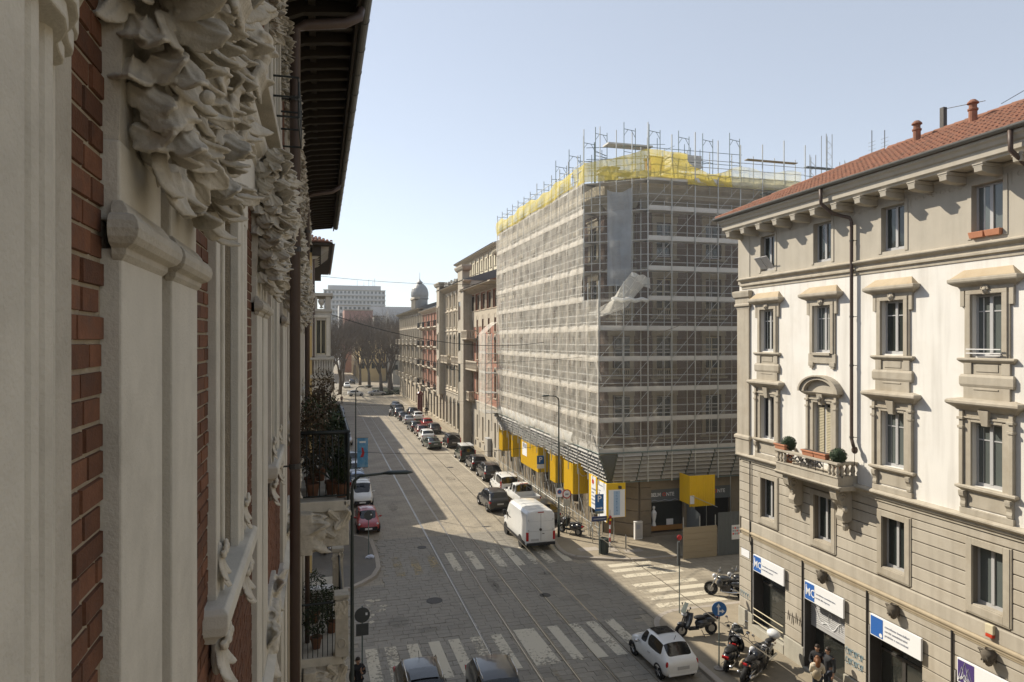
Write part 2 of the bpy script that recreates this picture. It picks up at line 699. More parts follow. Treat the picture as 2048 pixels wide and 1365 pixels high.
# -- crossings
def stripe(pts, m=M_paint, z=0.0135):
    mb = MB()
    mb.add([(p[0], p[1], z) for p in pts], [(0, 1, 2, 3)])
    return mb.build('crosswalk_stripe', m, road)
for x in (1.95, 2.78, 3.75, 4.72, 5.62, 6.62, 7.58):
    stripe([(x - 0.06, 27.0), (x + 0.44, 27.0), (x + 0.40, 30.45), (x - 0.10, 30.45)])
for x in (10.35, 11.4, 12.3, 13.25):
    stripe([(x - 0.05, 27.0), (x + 0.45, 27.0), (x + 0.42, 30.6), (x - 0.08, 30.6)])
stripe([(8.62, 27.0), (9.72, 27.0), (9.62, 30.65), (8.62, 30.65)])
for i, x in enumerate((4.2, 5.25, 6.35, 7.55, 8.85, 10.3, 11.38, 12.4, 13.3, 14.4)):
    stripe([(x, 39.4), (x + 0.5, 39.4), (x + 0.48, 42.9), (x - 0.02, 42.9)], M_paint2 if i in (0, 1, 2) else M_paint)
for (y0, xa, xb, dy) in ((37.85, 16.6, 19.4, 0), (36.95, 16.5, 20.4, 0), (35.95, 16.7, 20.5, 0.1), (34.45, 16.6, 20.45, 0), (33.5, 16.55, 20.5, 0), (32.5, 16.55, 20.5, 0), (31.5, 16.5, 20.45, 0)):
    stripe([(xa, y0 - 0.25), (xb, y0 - 0.25 + dy), (xb, y0 + 0.25 + dy), (xa, y0 + 0.25)], z=0.006)
stripe([(9.15, 22.0), (9.3, 22.0), (9.3, 26.6), (9.1, 26.6)], M_paint2)
stripe([(14.75, 48.0), (14.87, 48.0), (14.87, 170), (14.75, 170)], z=0.006)

# -- pavements with kerbs
def pavement(name, kerb, inner, m, label=None):
    """kerb: points along the kerb line; inner: points closing the area behind it"""
    zt = 0.125
    poly = kerb + inner
    n = len(poly)
    mb = MB()
    mb.add([(p[0], p[1], zt - 0.004) for p in poly], [tuple(range(n))])
    o = structure(mb.build(name, m, fix=True))
    bm = bmesh.new()
    bm.from_mesh(o.data)
    bmesh.ops.triangulate(bm, faces=bm.faces)
    for f in bm.faces:
        if f.normal.z < 0:
            f.normal_flip()
    bm.to_mesh(o.data)
    bm.free()
    # kerb stones of about 1 m, each a piece
    for i in range(len(kerb) - 1):
        a, b = Vector(kerb[i]), Vector(kerb[i + 1])
        ln = (b - a).length
        k = max(1, round(ln / 1.1))
        far = (a.y + b.y) / 2 > 75 or (a.y + b.y) / 2 < 15
        if far:
            k = max(1, round(ln / 20))
        for j in range(k):
            p, q = a.lerp(b, j / k), a.lerp(b, (j + 1) / k)
            dv = (q - p).normalized()
            nv = Vector((-dv.y, dv.x))
            g_ = 0.006
            p2, q2 = p + dv * g_, q - dv * g_
            mb = MB()
            w = 0.28
            c0, c1, c2, c3 = p2, q2, q2 + nv * w, p2 + nv * w
            mb.add([(c0.x, c0.y, -0.05), (c1.x, c1.y, -0.05), (c2.x, c2.y, -0.05), (c3.x, c3.y, -0.05),
                    (c0.x, c0.y, zt - 0.02), (c1.x, c1.y, zt - 0.02), (c2.x, c2.y, zt), (c3.x, c3.y, zt),
                    ((c0 + nv * 0.025).x, (c0 + nv * 0.025).y, zt), ((c1 + nv * 0.025).x, (c1 + nv * 0.025).y, zt)],
                   [(0, 1, 5, 4), (1, 2, 6, 9, 5), (3, 0, 4, 8, 7), (2, 3, 7, 6), (4, 5, 9, 8), (8, 9, 6, 7)])
            mb.build('kerb_stone', M_kerb, o)
    return o
def arc(cx, cy, r, a0, a1, n=8):
    return [(cx + r * math.cos(R(a0 + (a1 - a0) * i / n)), cy + r * math.sin(R(a0 + (a1 - a0) * i / n))) for i in range(n + 1)]
# left, below our window (kerb runs north then turns west); inside is to the left of travel
pavement('pavement_near_left', [(1.6, -40), (1.6, 24.8)] + arc(-0.6, 24.8, 2.2, 0, 90) + [(-60, 27.0)], [(-60, -40)], M_asphalt)
pavement('pavement_far_left', [(-60, 37.6), (0.6, 37.6), (1.64, 38.0), (2.33, 38.7), (3.0, 39.6), (3.42, 41.0), (3.49, 42.8), (3.46, 44.5), (3.38, 47.0), (3.0, 47.8), (2.2, 48.4), (2.2, 150)], [(-60, 150)], M_asphalt)
pavement('pavement_near_right', [(110, 30.7), (20.0, 30.7)] + arc(17.2, 28.5, 2.2, 90, 180) + [(14.95, 26.0), (14.95, -40)], [(110, -40)], M_pave_stone)
pavement('pavement_far_right', [(17.2, 172), (17.2, 47.6), (16.6, 46.6), (15.3, 45.4), (14.87, 43.0), (14.7, 41.7), (14.74, 40.6), (15.16, 39.75), (15.95, 39.3), (17.3, 38.68), (18.3, 38.35), (19.5, 38.18), (21.1, 38.13), (110, 38.1)], [(110, 172)], M_pave_stone)
# pale repair slabs on the corner pavement are real inset slabs
for (x, y, a, b) in ((15.9, 40.6, 1.3, 0.7), (17.2, 40.0, 1.1, 0.8), (18.6, 39.6, 1.2, 0.6)):
    mb = MB()
    mb.box(x, y, 0.118, x + a, y + b, 0.126)
    mb.build('paving_slab', M_kerb, bpy.data.objects['pavement_far_right'])
# -- manholes
for (x, y, r) in ((5.68, 35.27, 0.42), (11.46, 34.44, 0.3), (6.35, 44.6, 0.3), (15.9, 55.5, 0.3), (13.3, 72.0, 0.35)):
    mb = MB()
    mb.lathe([(0, 0.012), (r * 0.8, 0.012), (r * 0.82, 0.008), (r * 0.88, 0.008), (r * 0.9, 0.013), (r, 0.013), (r, -0.02)][::-1], 20, (x, y, 0))
    mb.build('manhole_cover', M_iron, road)
# -- paint splashes near the left kerb
for i in range(13):
    x, y = prng.uniform(1.9, 3.1), prng.uniform(33.2, 36.6)
    mb = MB()
    mb.add([(x + prng.uniform(.1, .3) * math.cos(a * 1.05) * 0.9, y + prng.uniform(.08, .2) * math.sin(a * 1.05), 0.012) for a in range(6)], [tuple(range(6))])
    mb.build('paint_patch', M_paint, road)
# -- tar repairs and oil stains
M_tar = paint_material('tar_repair', (0.075, 0.07, 0.062), 0.3)
for (x, y, a, b_) in ((12.9, 33.6, .9, .5), (4.9, 31.8, .7, .35), (13.2, 48.5, .5, 2.2), (5.6, 56.0, .4, 1.6), (12.2, 66.0, .6, 1.2), (3.6, 33.0, .5, .8), (9.2, 36.5, .25, 1.4), (12.6, 37.6, .5, .35)):
    mb = MB()
    mb.add([(x + a * math.cos(q * .63) * prng.uniform(.7, 1.1), y + b_ * math.sin(q * .63) * prng.uniform(.7, 1.1), .0125) for q in range(10)], [tuple(range(10))])
    mb.build('tar_patch', M_tar, road)
# ================================================================ RIGHT CORNER HOUSE
M_white = mat('white_render', (0.73, 0.71, 0.665), 0.9, 0.07, 0.8, 0.2, 40, streak=0.3, dirt=(0.56, 0.51, 0.43), dscale=0.35, damt=0.45)
M_beige = mat('beige_stone', (0.41, 0.37, 0.30), 0.85, 0.18, 3.0, 0.3, 45, streak=0.3, dirt=(0.29, 0.235, 0.16), dscale=0.9, damt=0.45)
M_beige2 = mat('beige_render', (0.44, 0.40, 0.33), 0.9, 0.16, 1.2, 0.35, 70, streak=0.28, dirt=(0.32, 0.27, 0.2), dscale=0.7, damt=0.55, rnd=0.06)
M_beige_s = mat('stained_stone', (0.40, 0.335, 0.235), 0.9, 0.15, 3.0, 0.25, 45, streak=0.25, dirt=(0.34, 0.27, 0.18), dscale=1.5, damt=0.6)
M_ochre = mat('weathered_hood', (0.44, 0.36, 0.25), 0.95, 0.25, 4.0, 0.3, 50, dirt=(0.3, 0.22, 0.13), dscale=2, damt=0.6)
M_sand = mat('attic_render', (0.43, 0.395, 0.33), 0.9, 0.14, 1.4, 0.2, 50, streak=0.2, dirt=(0.38, 0.34, 0.27), dscale=0.6, damt=0.5)
M_joint = mat('joint_backing', (0.2, 0.175, 0.14), 0.95, 0.1, 2, 0)  # one darker tone for the wall behind the open joints
M_tile = mat('roof_tile', (0.25, 0.115, 0.072), 0.9, 0.45, 6.0, 0.2, 40, dirt=(0.13, 0.09, 0.065), dscale=2.2, damt=0.75)
M_gutter = mat('gutter_zinc', (0.15, 0.15, 0.14), 0.5, 0.15, 4, 0.05, 40, metal=0.5)
M_pipe = mat('brown_pipe', (0.085, 0.058, 0.045), 0.5, 0.2, 4, 0.05, 40)
M_frame = mat('grey_window_frame', (0.42, 0.42, 0.42), 0.5, 0.06, 4, 0)
M_framew = mat('white_window_frame', (0.72, 0.71, 0.69), 0.5, 0.05, 4, 0)
M_pane = glass('window_pane', (0.025, 0.032, 0.03))
M_pane2 = glass('pale_pane', (0.10, 0.115, 0.11))
M_curtain = mat('curtain', (0.62, 0.61, 0.57), 0.9, 0.25, 9, 0.2, 30, stretch=(6, 6, 0.3))
M_shutter = mat('cream_shutter', (0.56, 0.5, 0.35), 0.7, 0.08, 4, 0)
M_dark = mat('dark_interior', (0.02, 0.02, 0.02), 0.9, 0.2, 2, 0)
M_terracotta = mat('terracotta', (0.46, 0.2, 0.11), 0.8, 0.15, 6, 0.1, 40)
M_signw = mat('sign_white', (0.78, 0.79, 0.80), 0.4, 0.02, 2, 0)
M_signb = mat('sign_blue', (0.035, 0.13, 0.42), 0.4, 0.05, 2, 0)
M_signp = mat('sign_purple', (0.07, 0.045, 0.17), 0.4, 0.05, 2, 0)
M_letter = mat('sign_letter_grey', (0.32, 0.34, 0.40), 0.6, 0.05, 2, 0)
M_bluesign = mat('traffic_blue', (0.015, 0.12, 0.34), 0.35, 0.05, 3, 0)
M_graf = mat('graffiti_blue', (0.25, 0.38, 0.45), 0.8, 0.1, 5, 0)
M_grafd = mat('graffiti_dark', (0.2, 0.17, 0.14), 0.8, 0.1, 5, 0)
M_shopglass = glass('shop_window', (0.03, 0.032, 0.028), 0.03, 0.9)
M_darkstone = mat('dark_ornament', (0.10, 0.085, 0.065), 0.85, 0.3, 9, 0.4, 40)
M_base = mat('stone_plinth', (0.40, 0.38, 0.32), 0.85, 0.12, 3, 0.25, 50, streak=0.2, dirt=(0.28, 0.26, 0.2), dscale=1.2, damt=0.5)

RB_LEN = 19.0
rb = thing('corner_house', 'white and beige corner house with red tiled roof and shops along the street', 'building', (19.13, 28.3, 0), math.atan2(-0.99988, -0.01569))
COLS = [2.2, 5.7, 9.2, 12.7, 16.2]
W = 0.5
# upper white wall with two rows of openings
ops = []
for i, c in enumerate(COLS):
    ops.append((c - W, c + W, 13.05, 14.90))
    ops.append((c - W, c + W, 8.65 if i == 1 else 9.15, 11.08))
mb = MB()
wall_cells(mb, 0.0, RB_LEN, 8.15, 16.15, ops, 0, 0.24)
mb.build('wall', M_white, rb)
mb = MB()
wall_cells(mb, 0.0, RB_LEN, 16.15, 18.75, [(c - W, c + W, 16.62, 18.17) for c in COLS], -0.02, 0.26)
mb.build('attic_wall', M_sand, rb)
# body of the house behind the street front
mb = MB()
mb.box(0.02, 0.5, 0, RB_LEN, 11, 18.9)
mb.box(0.0, 0.001, 0.0, 0.03, 11, 18.75)
mb.build('side_wall', M_sand, rb)
# corner pilaster
mb = MB()
mb.box(-0.06, -0.09, 8.15, 0.88, 0, 15.0)
hood(mb, -0.06, 0.88, [(0.05, 15.0), (0.05, 15.1), (0.12, 15.13), (0.12, 15.22), (0.09, 15.25), (0.09, 15.5), (0.16, 15.55), (0.2, 15.75), (0.2, 15.82), (0.1, 15.85)], -0.05)
hood(mb, -0.06, 0.88, [(0.08, 8.2), (0.08, 8.9), (0.13, 8.93), (0.13, 9.05), (0.06, 9.12)], -0.05)
mb.build('corner_pilaster', M_beige, rb, bevel=0.012)
mb = MB()
mb.box(-0.04, -0.05, 16.15, 0.88, -0.021, 18.6)
mb.build('corner_pilaster', M_sand, rb, bevel=0.012)
# string courses
def course(z, prof, name='string_course', m=M_beige, x0=-0.05):
    mb = MB()
    hood(mb, x0 + 0.3, RB_LEN, [(w, z + h) for (w, h) in prof], 0)
    return mb.build(name, m, rb, bevel=0.006)
course(15.92, [(0.03, 0), (0.03, 0.12), (0.1, 0.15), (0.1, 0.22), (0.05, 0.24), (0.05, 0.33), (0.16, 0.4), (0.19, 0.44), (0.19, 0.48), (0.04, 0.54)])
course(7.86, [(0.04, 0), (0.04, 0.09), (0.1, 0.12), (0.1, 0.2), (0.2, 0.26), (0.24, 0.3), (0.24, 0.35), (0.08, 0.40)])
course(4.42, [(0.02, 0), (0.02, 0.06), (0.045, 0.075), (0.045, 0.13), (0.07, 0.16), (0.085, 0.19), (0.085, 0.24), (0.03, 0.29)], m=M_beige_s)
course(4.72, [(0.035, 0), (0.035, 0.42), (0.02, 0.46)], name='band', m=M_beige2)
course(18.42, [(0.04, 0), (0.04, 0.08), (0.1, 0.12), (0.1, 0.18)], m=M_sand)

# rustication: stone courses with open joints, mezzanine and ground floor
mb = MB()
wall_cells(mb, 0.0, RB_LEN, 0.0, 7.9, [(c - W, c + W, 5.58, 7.38) for c in COLS] + [(c - 1.1, c + 1.18, 0.22, 3.08) for c in COLS], 0.035, 0.3)
mb.build('backing_wall', M_joint, rb)
def run_blocks(z0, z1, gaps, m, proud=0.0):
    xs = [0.0]
    for (a, b) in gaps:
        xs += [a, b]
    xs.append(RB_LEN)
    for k in range(0, len(xs), 2):
        a, b = xs[k], xs[k + 1]
        if b - a < 0.05:
            continue
        mb = MB()
        mb.box(a, -proud, z0 + 0.014, b, 0.034, z1 - 0.014)
        mb.build('stone_course', m, rb, bevel=0.018)
zc = [5.2, 5.62, 6.04, 6.46, 6.88, 7.30, 7.58, 7.86]
for k in range(len(zc) - 1):
    gaps = [(c - 0.7, c + 0.7) for c in COLS]
    run_blocks(zc[k], zc[k + 1], gaps if zc[k + 1] <= 7.6 else [], M_beige2)
zc = [0.98, 1.46, 1.92, 2.38, 2.84, 3.30, 3.76, 4.18, 4.42]
for k in range(len(zc) - 1):
    gaps = [(c - 1.1, c + 1.18) for c in COLS]
    run_blocks(zc[k], zc[k + 1], gaps if zc[k] < 3.0 else [], M_beige2)
# plinth
for k in range(len(COLS) + 1):
    a = 0.0 if k == 0 else COLS[k - 1] + 1.18
    b = RB_LEN if k == len(COLS) else COLS[k] - 1.1
    mb = MB()
    mb.box(a - 0.005, -0.07, 0.1, b + 0.005, 0.03, 0.96)
    mb.build('plinth', M_base, rb, bevel=0.02)
for k, c in enumerate(COLS):                                   # raised sill of each shop front
    mb = MB()
    mb.box(c - 1.095, -0.09, 0.1, c + 1.175, 0.4, 0.52 if k == 0 else 0.2)
    mb.build('shop_sill', M_base, rb, bevel=0.02)

# ---- windows
def casement(parent, c, z0, z1, y, m, pane, tr=True, w=W, split=True, name='window'):
    mb = MB()
    f = 0.065
    mb.box(c - w, y, z0, c - w + f, y + 0.06, z1)
    mb.box(c + w - f, y, z0, c + w, y + 0.06, z1)
    mb.box(c - w + f, y, z1 - f, c + w - f, y + 0.06, z1)
    mb.box(c - w + f, y, z0, c + w - f, y + 0.06, z0 + 0.1)
    if split:
        mb.box(c - 0.05, y - 0.015, z0 + 0.1, c + 0.05, y + 0.05, z1 - f)
    if tr:
        zt = z1 - (z1 - z0) * 0.28
        mb.box(c - w + f, y + 0.008, zt, c - 0.05, y + 0.05, zt + 0.035)
        mb.box(c + 0.05, y + 0.008, zt, c + w - f, y + 0.05, zt + 0.035)
    o = mb.build(name, m, parent)
    for (a, b) in ((c - w + f, c - 0.05), (c + 0.05, c + w - f)):
        mb = MB()
        mb.box(a, y + 0.028, z0 + 0.1, b, y + 0.034, z1 - f)
        mb.build('pane', pane, o)
    return o
def sub(o, mb, name, m, bevel=0.0, smooth=False):
    return mb.build(name, m, o, bevel=bevel, smooth=smooth)
def curtain(o, a, b, z0, z1, y):
    mb = MB()
    n = max(6, int((b - a) / 0.05))
    mb.grid(lambda u, v: (a + (b - a) * u, y + 0.02 * math.sin(u * n * 1.7) + 0.01 * math.sin(u * 31), z0 + (z1 - z0) * v), n * 2, 1)
    return mb.build('curtain', M_curtain, o, smooth=True)
def scroll_console(mb, x, y0, z0, w, h, d):
    """S-shaped bracket, x centre, top at z0, hangs h, projects d"""
    prof = [(0, z0), (d, z0), (d, z0 - h * .12), (d * .92, z0 - h * .3), (d * .62, z0 - h * .45), (d * .5, z0 - h * .62), (d * .62, z0 - h * .8), (d * .55, z0 - h * .95), (d * .3, z0 - h), (0, z0 - h * .96)]
    mb.prism([(y0 - p[0], p[1]) for p in prof], x - w / 2, x + w / 2, 'x')
    for s_ in (-1, 1):
        xx = x + s_ * w / 2
        mb.tube([(xx, y0 - d * .62 + d * .26 * math.cos(a) * (1 - a / 14), z0 - h * .25 + h * .16 * math.sin(a) * (1 - a / 14)) for a in [k * .7 for k in range(13)]], h * 0.035, 5)
    return mb
def mascaron(mb, x, y, z, s):
    """small carved head used as a keystone"""
    mb.ball((x, y, z), s * .62, s * .6, s * .8, 10, 8)
    mb.ball((x, y - s * .55, z - s * .05), s * .16, s * .25, s * .25, 6, 5)
    mb.ball((x - s * .27, y - s * .48, z + s * .16), s * .17, s * .12, s * .1, 6, 4)
    mb.ball((x + s * .27, y - s * .48, z + s * .16), s * .17, s * .12, s * .1, 6, 4)
    mb.ball((x, y - s * .46, z - s * .42), s * .25, s * .16, s * .1, 6, 4)
    mb.ball((x, y - s * .34, z - s * .68), s * .3, s * .2, s * .2, 6, 4)
    for k in range(7):
        a = PI * (k / 6)
        mb.ball((x + s * .66 * math.cos(a), y - s * .1, z + s * .25 + s * .6 * math.sin(a)), s * .24, s * .3, s * .24, 6, 5)
    return mb

vr = random.Random(12)
for i, c in enumerate(COLS):
    # ----- attic
    if i == 0:
        o = casement(rb, c, 16.64, 18.17, 0.16, M_frame, M_pane, False)
        for dx in (-0.24, 0.24):                                # two small sashes tilted outwards
            mb = MB()
            T = Matrix.Translation((c + dx, -0.02, 16.72)) @ Matrix.Rotation(R(38), 4, 'X')
            mb.box(-0.21, -0.02, 0, 0.21, 0.02, 0.62, T)
            sub(o, mb, 'tilted_sash', M_frame, 0.005)
    else:
        o = casement(rb, c, 16.64, 18.17, 0.16, M_frame, M_pane if i != 3 else M_pane2, False)
        if i in (1, 3):
            curtain(o, c - 0.4, c - 0.02 if i == 1 else c + 0.42, 16.74, 18.1, 0.21)
    mb = MB()
    for (a, b, z0, z1) in ((c - .64, c - .5, 16.56, 18.3), (c + .5, c + .64, 16.56, 18.3), (c - .5, c + .5, 18.17, 18.3)):
        mb.box(a, -0.045, z0, b, -0.02, z1)
    sub(o, mb, 'surround', M_sand, 0.006)
    if i == 3:
        for dx in (-0.27, 0.25):
            p = thing('window_box', 'low terracotta window box on the attic sill, %s of the pair' % ('left' if dx < 0 else 'right'), 'planter', (0, 0, 0))
            T = rb.matrix_basis
            mb = MB()
            mb.frust(c + dx - .22, -.14, c + dx + .22, .05, 16.58, c + dx - .25, -.17, c + dx + .25, .07, 16.76)
            p.location = rb.location
            p.rotation_euler = rb.rotation_euler
            mb.build('trough', M_terracotta, p, bevel=0.01)
    # ----- second floor
    o = casement(rb, c, 13.05, 14.88, 0.15, M_frame, (M_pane, M_pane2, M_pane, M_pane2, M_pane)[i])
    if i in (0, 1, 3):
        curtain(o, c - 0.42, c + (0.42 if i != 1 else 0.3), 13.15, 14.8, 0.2)
    if i == 3:
        mb = MB()
        mb.box(c - .55, -.2, 13.12, c + .55, -.17, 13.15)
        mb.box(c - .55, -.2, 13.24, c + .55, -.17, 13.27)
        mb.box(c + .2, -.16, 13.1, c + .5, 0.1, 13.14)
        sub(o, mb, 'drying_rail', M_framew)
    mb = MB()
    for s_ in (-1, 1):
        a, b = (c - .77, c - .5) if s_ < 0 else (c + .5, c + .77)
        mb.box(a + (0.05 if s_ < 0 else 0), -0.06, 13.0, b - (0 if s_ < 0 else .05), 0.0, 14.9)
        a2, b2 = (c - .66, c - .5) if s_ < 0 else (c + .5, c + .66)
        mb.box(a2, -0.10, 13.0, b2, -0.06, 14.9)
        mb.box(c + s_ * .78 - .07, -0.085, 14.55, c + s_ * .78 + .07, 0.0, 15.12)       # ears beside the lintel
    mb.box(c - .66, -0.10, 14.9, c + .66, 0.0, 15.02)
    mb.box(c - .71, -0.08, 15.02, c + .71, 0.0, 15.12)
    sub(o, mb, 'surround', M_beige, 0.01)
    mb = MB()
    hood(mb, c - .82, c + .82, [(0.06, 15.1), (0.1, 15.15), (0.2, 15.2), (0.28, 15.26), (0.3, 15.30), (0.3, 15.38), (0.26, 15.4)])
    sub(o, mb, 'cornice', M_beige, 0.008)
    mb = MB()
    mb.frust(c - 1.05, -0.27, c + 1.05, 0.02, 15.4, c - .78, -0.02, c + .78, 0.02, 15.66)
    sub(o, mb, 'sloped_hood', M_ochre, 0.01)
    mb = MB()
    mascaron(mb, c, -0.1, 15.0, 0.16)
    sub(o, mb, 'keystone_head', M_beige, smooth=True)
    mb = MB()
    if i == 1:
        mb.box(c - .52, -0.14, 12.93, c + .52, 0.2, 13.04)
        mb.box(c - .77, -0.07, 12.62, c + .77, 0.0, 13.0)
        for s_ in (-1, 1):
            mb.box(c + s_ * .6 - .14, -0.10, 12.5, c + s_ * .6 + .14, 0.0, 12.66)
            mb.box(c + s_ * .6 - .09, -0.08, 12.42, c + s_ * .6 + .09, 0.0, 12.5)
        sub(o, mb, 'sill', M_beige, 0.012)
    else:
        hood(mb, c - .78, c + .78, [(0.05, 12.84), (0.1, 12.88), (0.14, 12.93), (0.14, 12.98), (0.1, 13.0)])
        sub(o, mb, 'sill', M_beige, 0.006)
        mb = MB()
        mb.box(c - .74, -0.075, 12.5, c - .48, 0, 12.84)
        mb.box(c + .48, -0.075, 12.5, c + .74, 0, 12.84)
        mb.box(c - .48, -0.03, 12.5, c + .48, 0, 12.84)
        mb.box(c - .36, -0.05, 12.58, c + .36, -0.03, 12.80)
        hood(mb, c - .76, c + .76, [(0.08, 12.12), (0.11, 12.2), (0.11, 12.42), (0.07, 12.5)])
        mb.box(c - .74, -0.08, 11.72, c + .74, 0, 12.12)
        mb.box(c - .4, -0.10, 12.04, c + .4, -0.08, 12.09)
        sub(o, mb, 'apron', M_beige, 0.01)
    # ----- first floor
    z0 = 8.65 if i == 1 else 9.15
    o = casement(rb, c, z0, 11.06, 0.15, M_frame, (M_dark, M_pane, M_pane2, M_pane2, M_pane)[i], i != 0)
    if i == 1:
        mb = MB()
        for s_ in (-1, 1):
            a, b = (c - .42, c - .06) if s_ < 0 else (c + .06, c + .42)
            for k in range(34):
                z = 8.8 + k * 0.062
                mb.box(a, 0.1, z, b, 0.135, z + 0.04)
        sub(o, mb, 'roller_slats', M_shutter)
    elif i == 0:
        curtain(o, c - 0.12, c + 0.06, 9.2, 11.0, 0.1)
    elif i in (2, 3):
        curtain(o, c - 0.42, c - 0.04, 9.25, 10.9, 0.2)
    mb = MB()
    for s_ in (-1, 1):
        a, b = (c - .72, c - .5) if s_ < 0 else (c + .5, c + .72)
        mb.box(a, -0.07, z0 - .04, b, 0.0, 11.12)
        a2, b2 = (c - .86, c - .73) if s_ < 0 else (c + .73, c + .86)
        mb.box(a2, -0.13, z0 - .04, b2, 0.0, 10.85)
        mb.box(a2 - .03, -0.16, 10.85, b2 + .03, 0.0, 10.93)
        mb.box(a2, -0.12, 10.93, b2, 0.0, 11.4)
        mb.box(a2 - .04, -0.17, 11.12, b2 + .04, 0.0, 11.2)
    mb.box(c - .5, -0.07, 11.06, c + .5, 0.0, 11.16)
    mb.box(c - .72, -0.10, 11.16, c + .72, 0.0, 11.22)
    mb.box(c - .72, -0.05, 11.22, c + .72, 0.0, 11.45)
    sub(o, mb, 'surround', M_beige, 0.01)
    mb = MB()
    mb.add([(c - .1, -0.13, 10.98), (c + .1, -0.13, 10.98), (c + .17, -0.2, 11.44), (c - .17, -0.2, 11.44),
            (c - .1, 0.0, 10.98), (c + .1, 0.0, 10.98), (c + .17, 0.0, 11.44), (c - .17, 0.0, 11.44)],
           [(0, 1, 2, 3), (1, 5, 6, 2), (4, 0, 3, 7), (3, 2, 6, 7), (0, 4, 5, 1)])
    if i == 1:
        mascaron(mb, c, -0.2, 11.2, 0.13)
    sub(o, mb, 'keystone', M_beige, 0.008)
    if i != 1:
        mb = MB()
        hood(mb, c - .84, c + .84, [(0.1, 11.4), (0.14, 11.46), (0.24, 11.54), (0.3, 11.58), (0.33, 11.62), (0.33, 11.68), (0.3, 11.72), (0.02, 11.78)])
        sub(o, mb, 'cornice', M_beige, 0.006)
        mb = MB()
        hood(mb, c - .8, c + .8, [(0.06, 8.96), (0.1, 9.0), (0.17, 9.05), (0.17, 9.11), (0.12, 9.14)])
        sub(o, mb, 'sill', M_beige, 0.006)
        for s_ in (-1, 1):
            mb = MB()
            scroll_console(mb, c + s_ * .74, 0, 8.96, .17, .52, .19)
            sub(o, mb, 'console', M_beige, 0.006)
        mb = MB()
        mb.box(c - .62, -0.03, 8.5, c + .62, 0, 8.96)
        mb.box(c - .86, -0.1, 8.26, c + .86, 0, 8.44)
        sub(o, mb, 'apron', M_beige, 0.01)
    else:                                                       # curved pediment over the balcony door
        def arcpt(r, a):
            return (c + 1.05 * r * math.cos(a), 11.46 + 0.62 * r * math.sin(a) + 0.02)
        mb = MB()
        n = 16
        for (r0, r1, y1) in ((0.80, 1.0, 0.24), (1.0, 1.09, 0.31)):
            ring = [arcpt(r1, PI * k / n) for k in range(n + 1)] + [arcpt(r0, PI * k / n) for k in range(n, -1, -1)]
            vs_ = [(p[0], -y1, p[1]) for p in ring] + [(p[0], 0.0, p[1]) for p in ring]
            N_ = len(ring)
            fs = []
            for k in range(n):
                fs.append((k, k + 1, N_ - 2 - k, N_ - 1 - k))
                fs.append((k + 1, k, N_ + k, N_ + k + 1))
                fs.append((N_ - 1 - k, N_ - 2 - k, 2 * N_ - 2 - k, 2 * N_ - 1 - k))
            fs += [(0, N_ - 1, 2 * N_ - 1, N_), (n, n + 1, N_ + n + 1, N_ + n)]
            mb.add(vs_, fs)
        hood(mb, c - .84, c + .84, [(0.1, 11.34), (0.2, 11.42), (0.24, 11.48)])
        sub(o, mb, 'curved_pediment', M_beige)
        mb = MB()
        mb.add([(arcpt(0.8, PI * k / n)[0], -0.06, arcpt(0.8, PI * k / n)[1]) for k in range(n + 1)], [tuple(range(n + 1))])
        sub(o, mb, 'tympanum', M_sand)
    # ----- mezzanine
    o = casement(rb, c, 5.6, 7.36, 0.2, M_frame, (M_pane, M_pane, M_pane, M_pane2, M_pane)[i], False)
    curtain(o, c - .44, c - .26 if i < 3 else c - 0.1, 5.7, 7.3, 0.26 if i < 3 else 0.27)
    mb = MB()
    for (a, b, z0_, z1_) in ((c - .7, c - .5, 5.32, 7.56), (c + .5, c + .7, 5.32, 7.56), (c - .5, c + .5, 7.36, 7.56), (c - .5, c + .5, 5.32, 5.56)):
        mb.box(a, -0.05, z0_, b, 0.033, z1_)
    mb.box(c + .7, -0.03, 5.30, c + .75, 0.033, 7.58)
    mb.box(c - .75, -0.03, 5.27, c + .7, 0.033, 5.32)
    mb.box(c - .48, -0.02, 5.5, c + .48, 0.22, 5.6)
    sub(o, mb, 'surround', M_beige, 0.008)

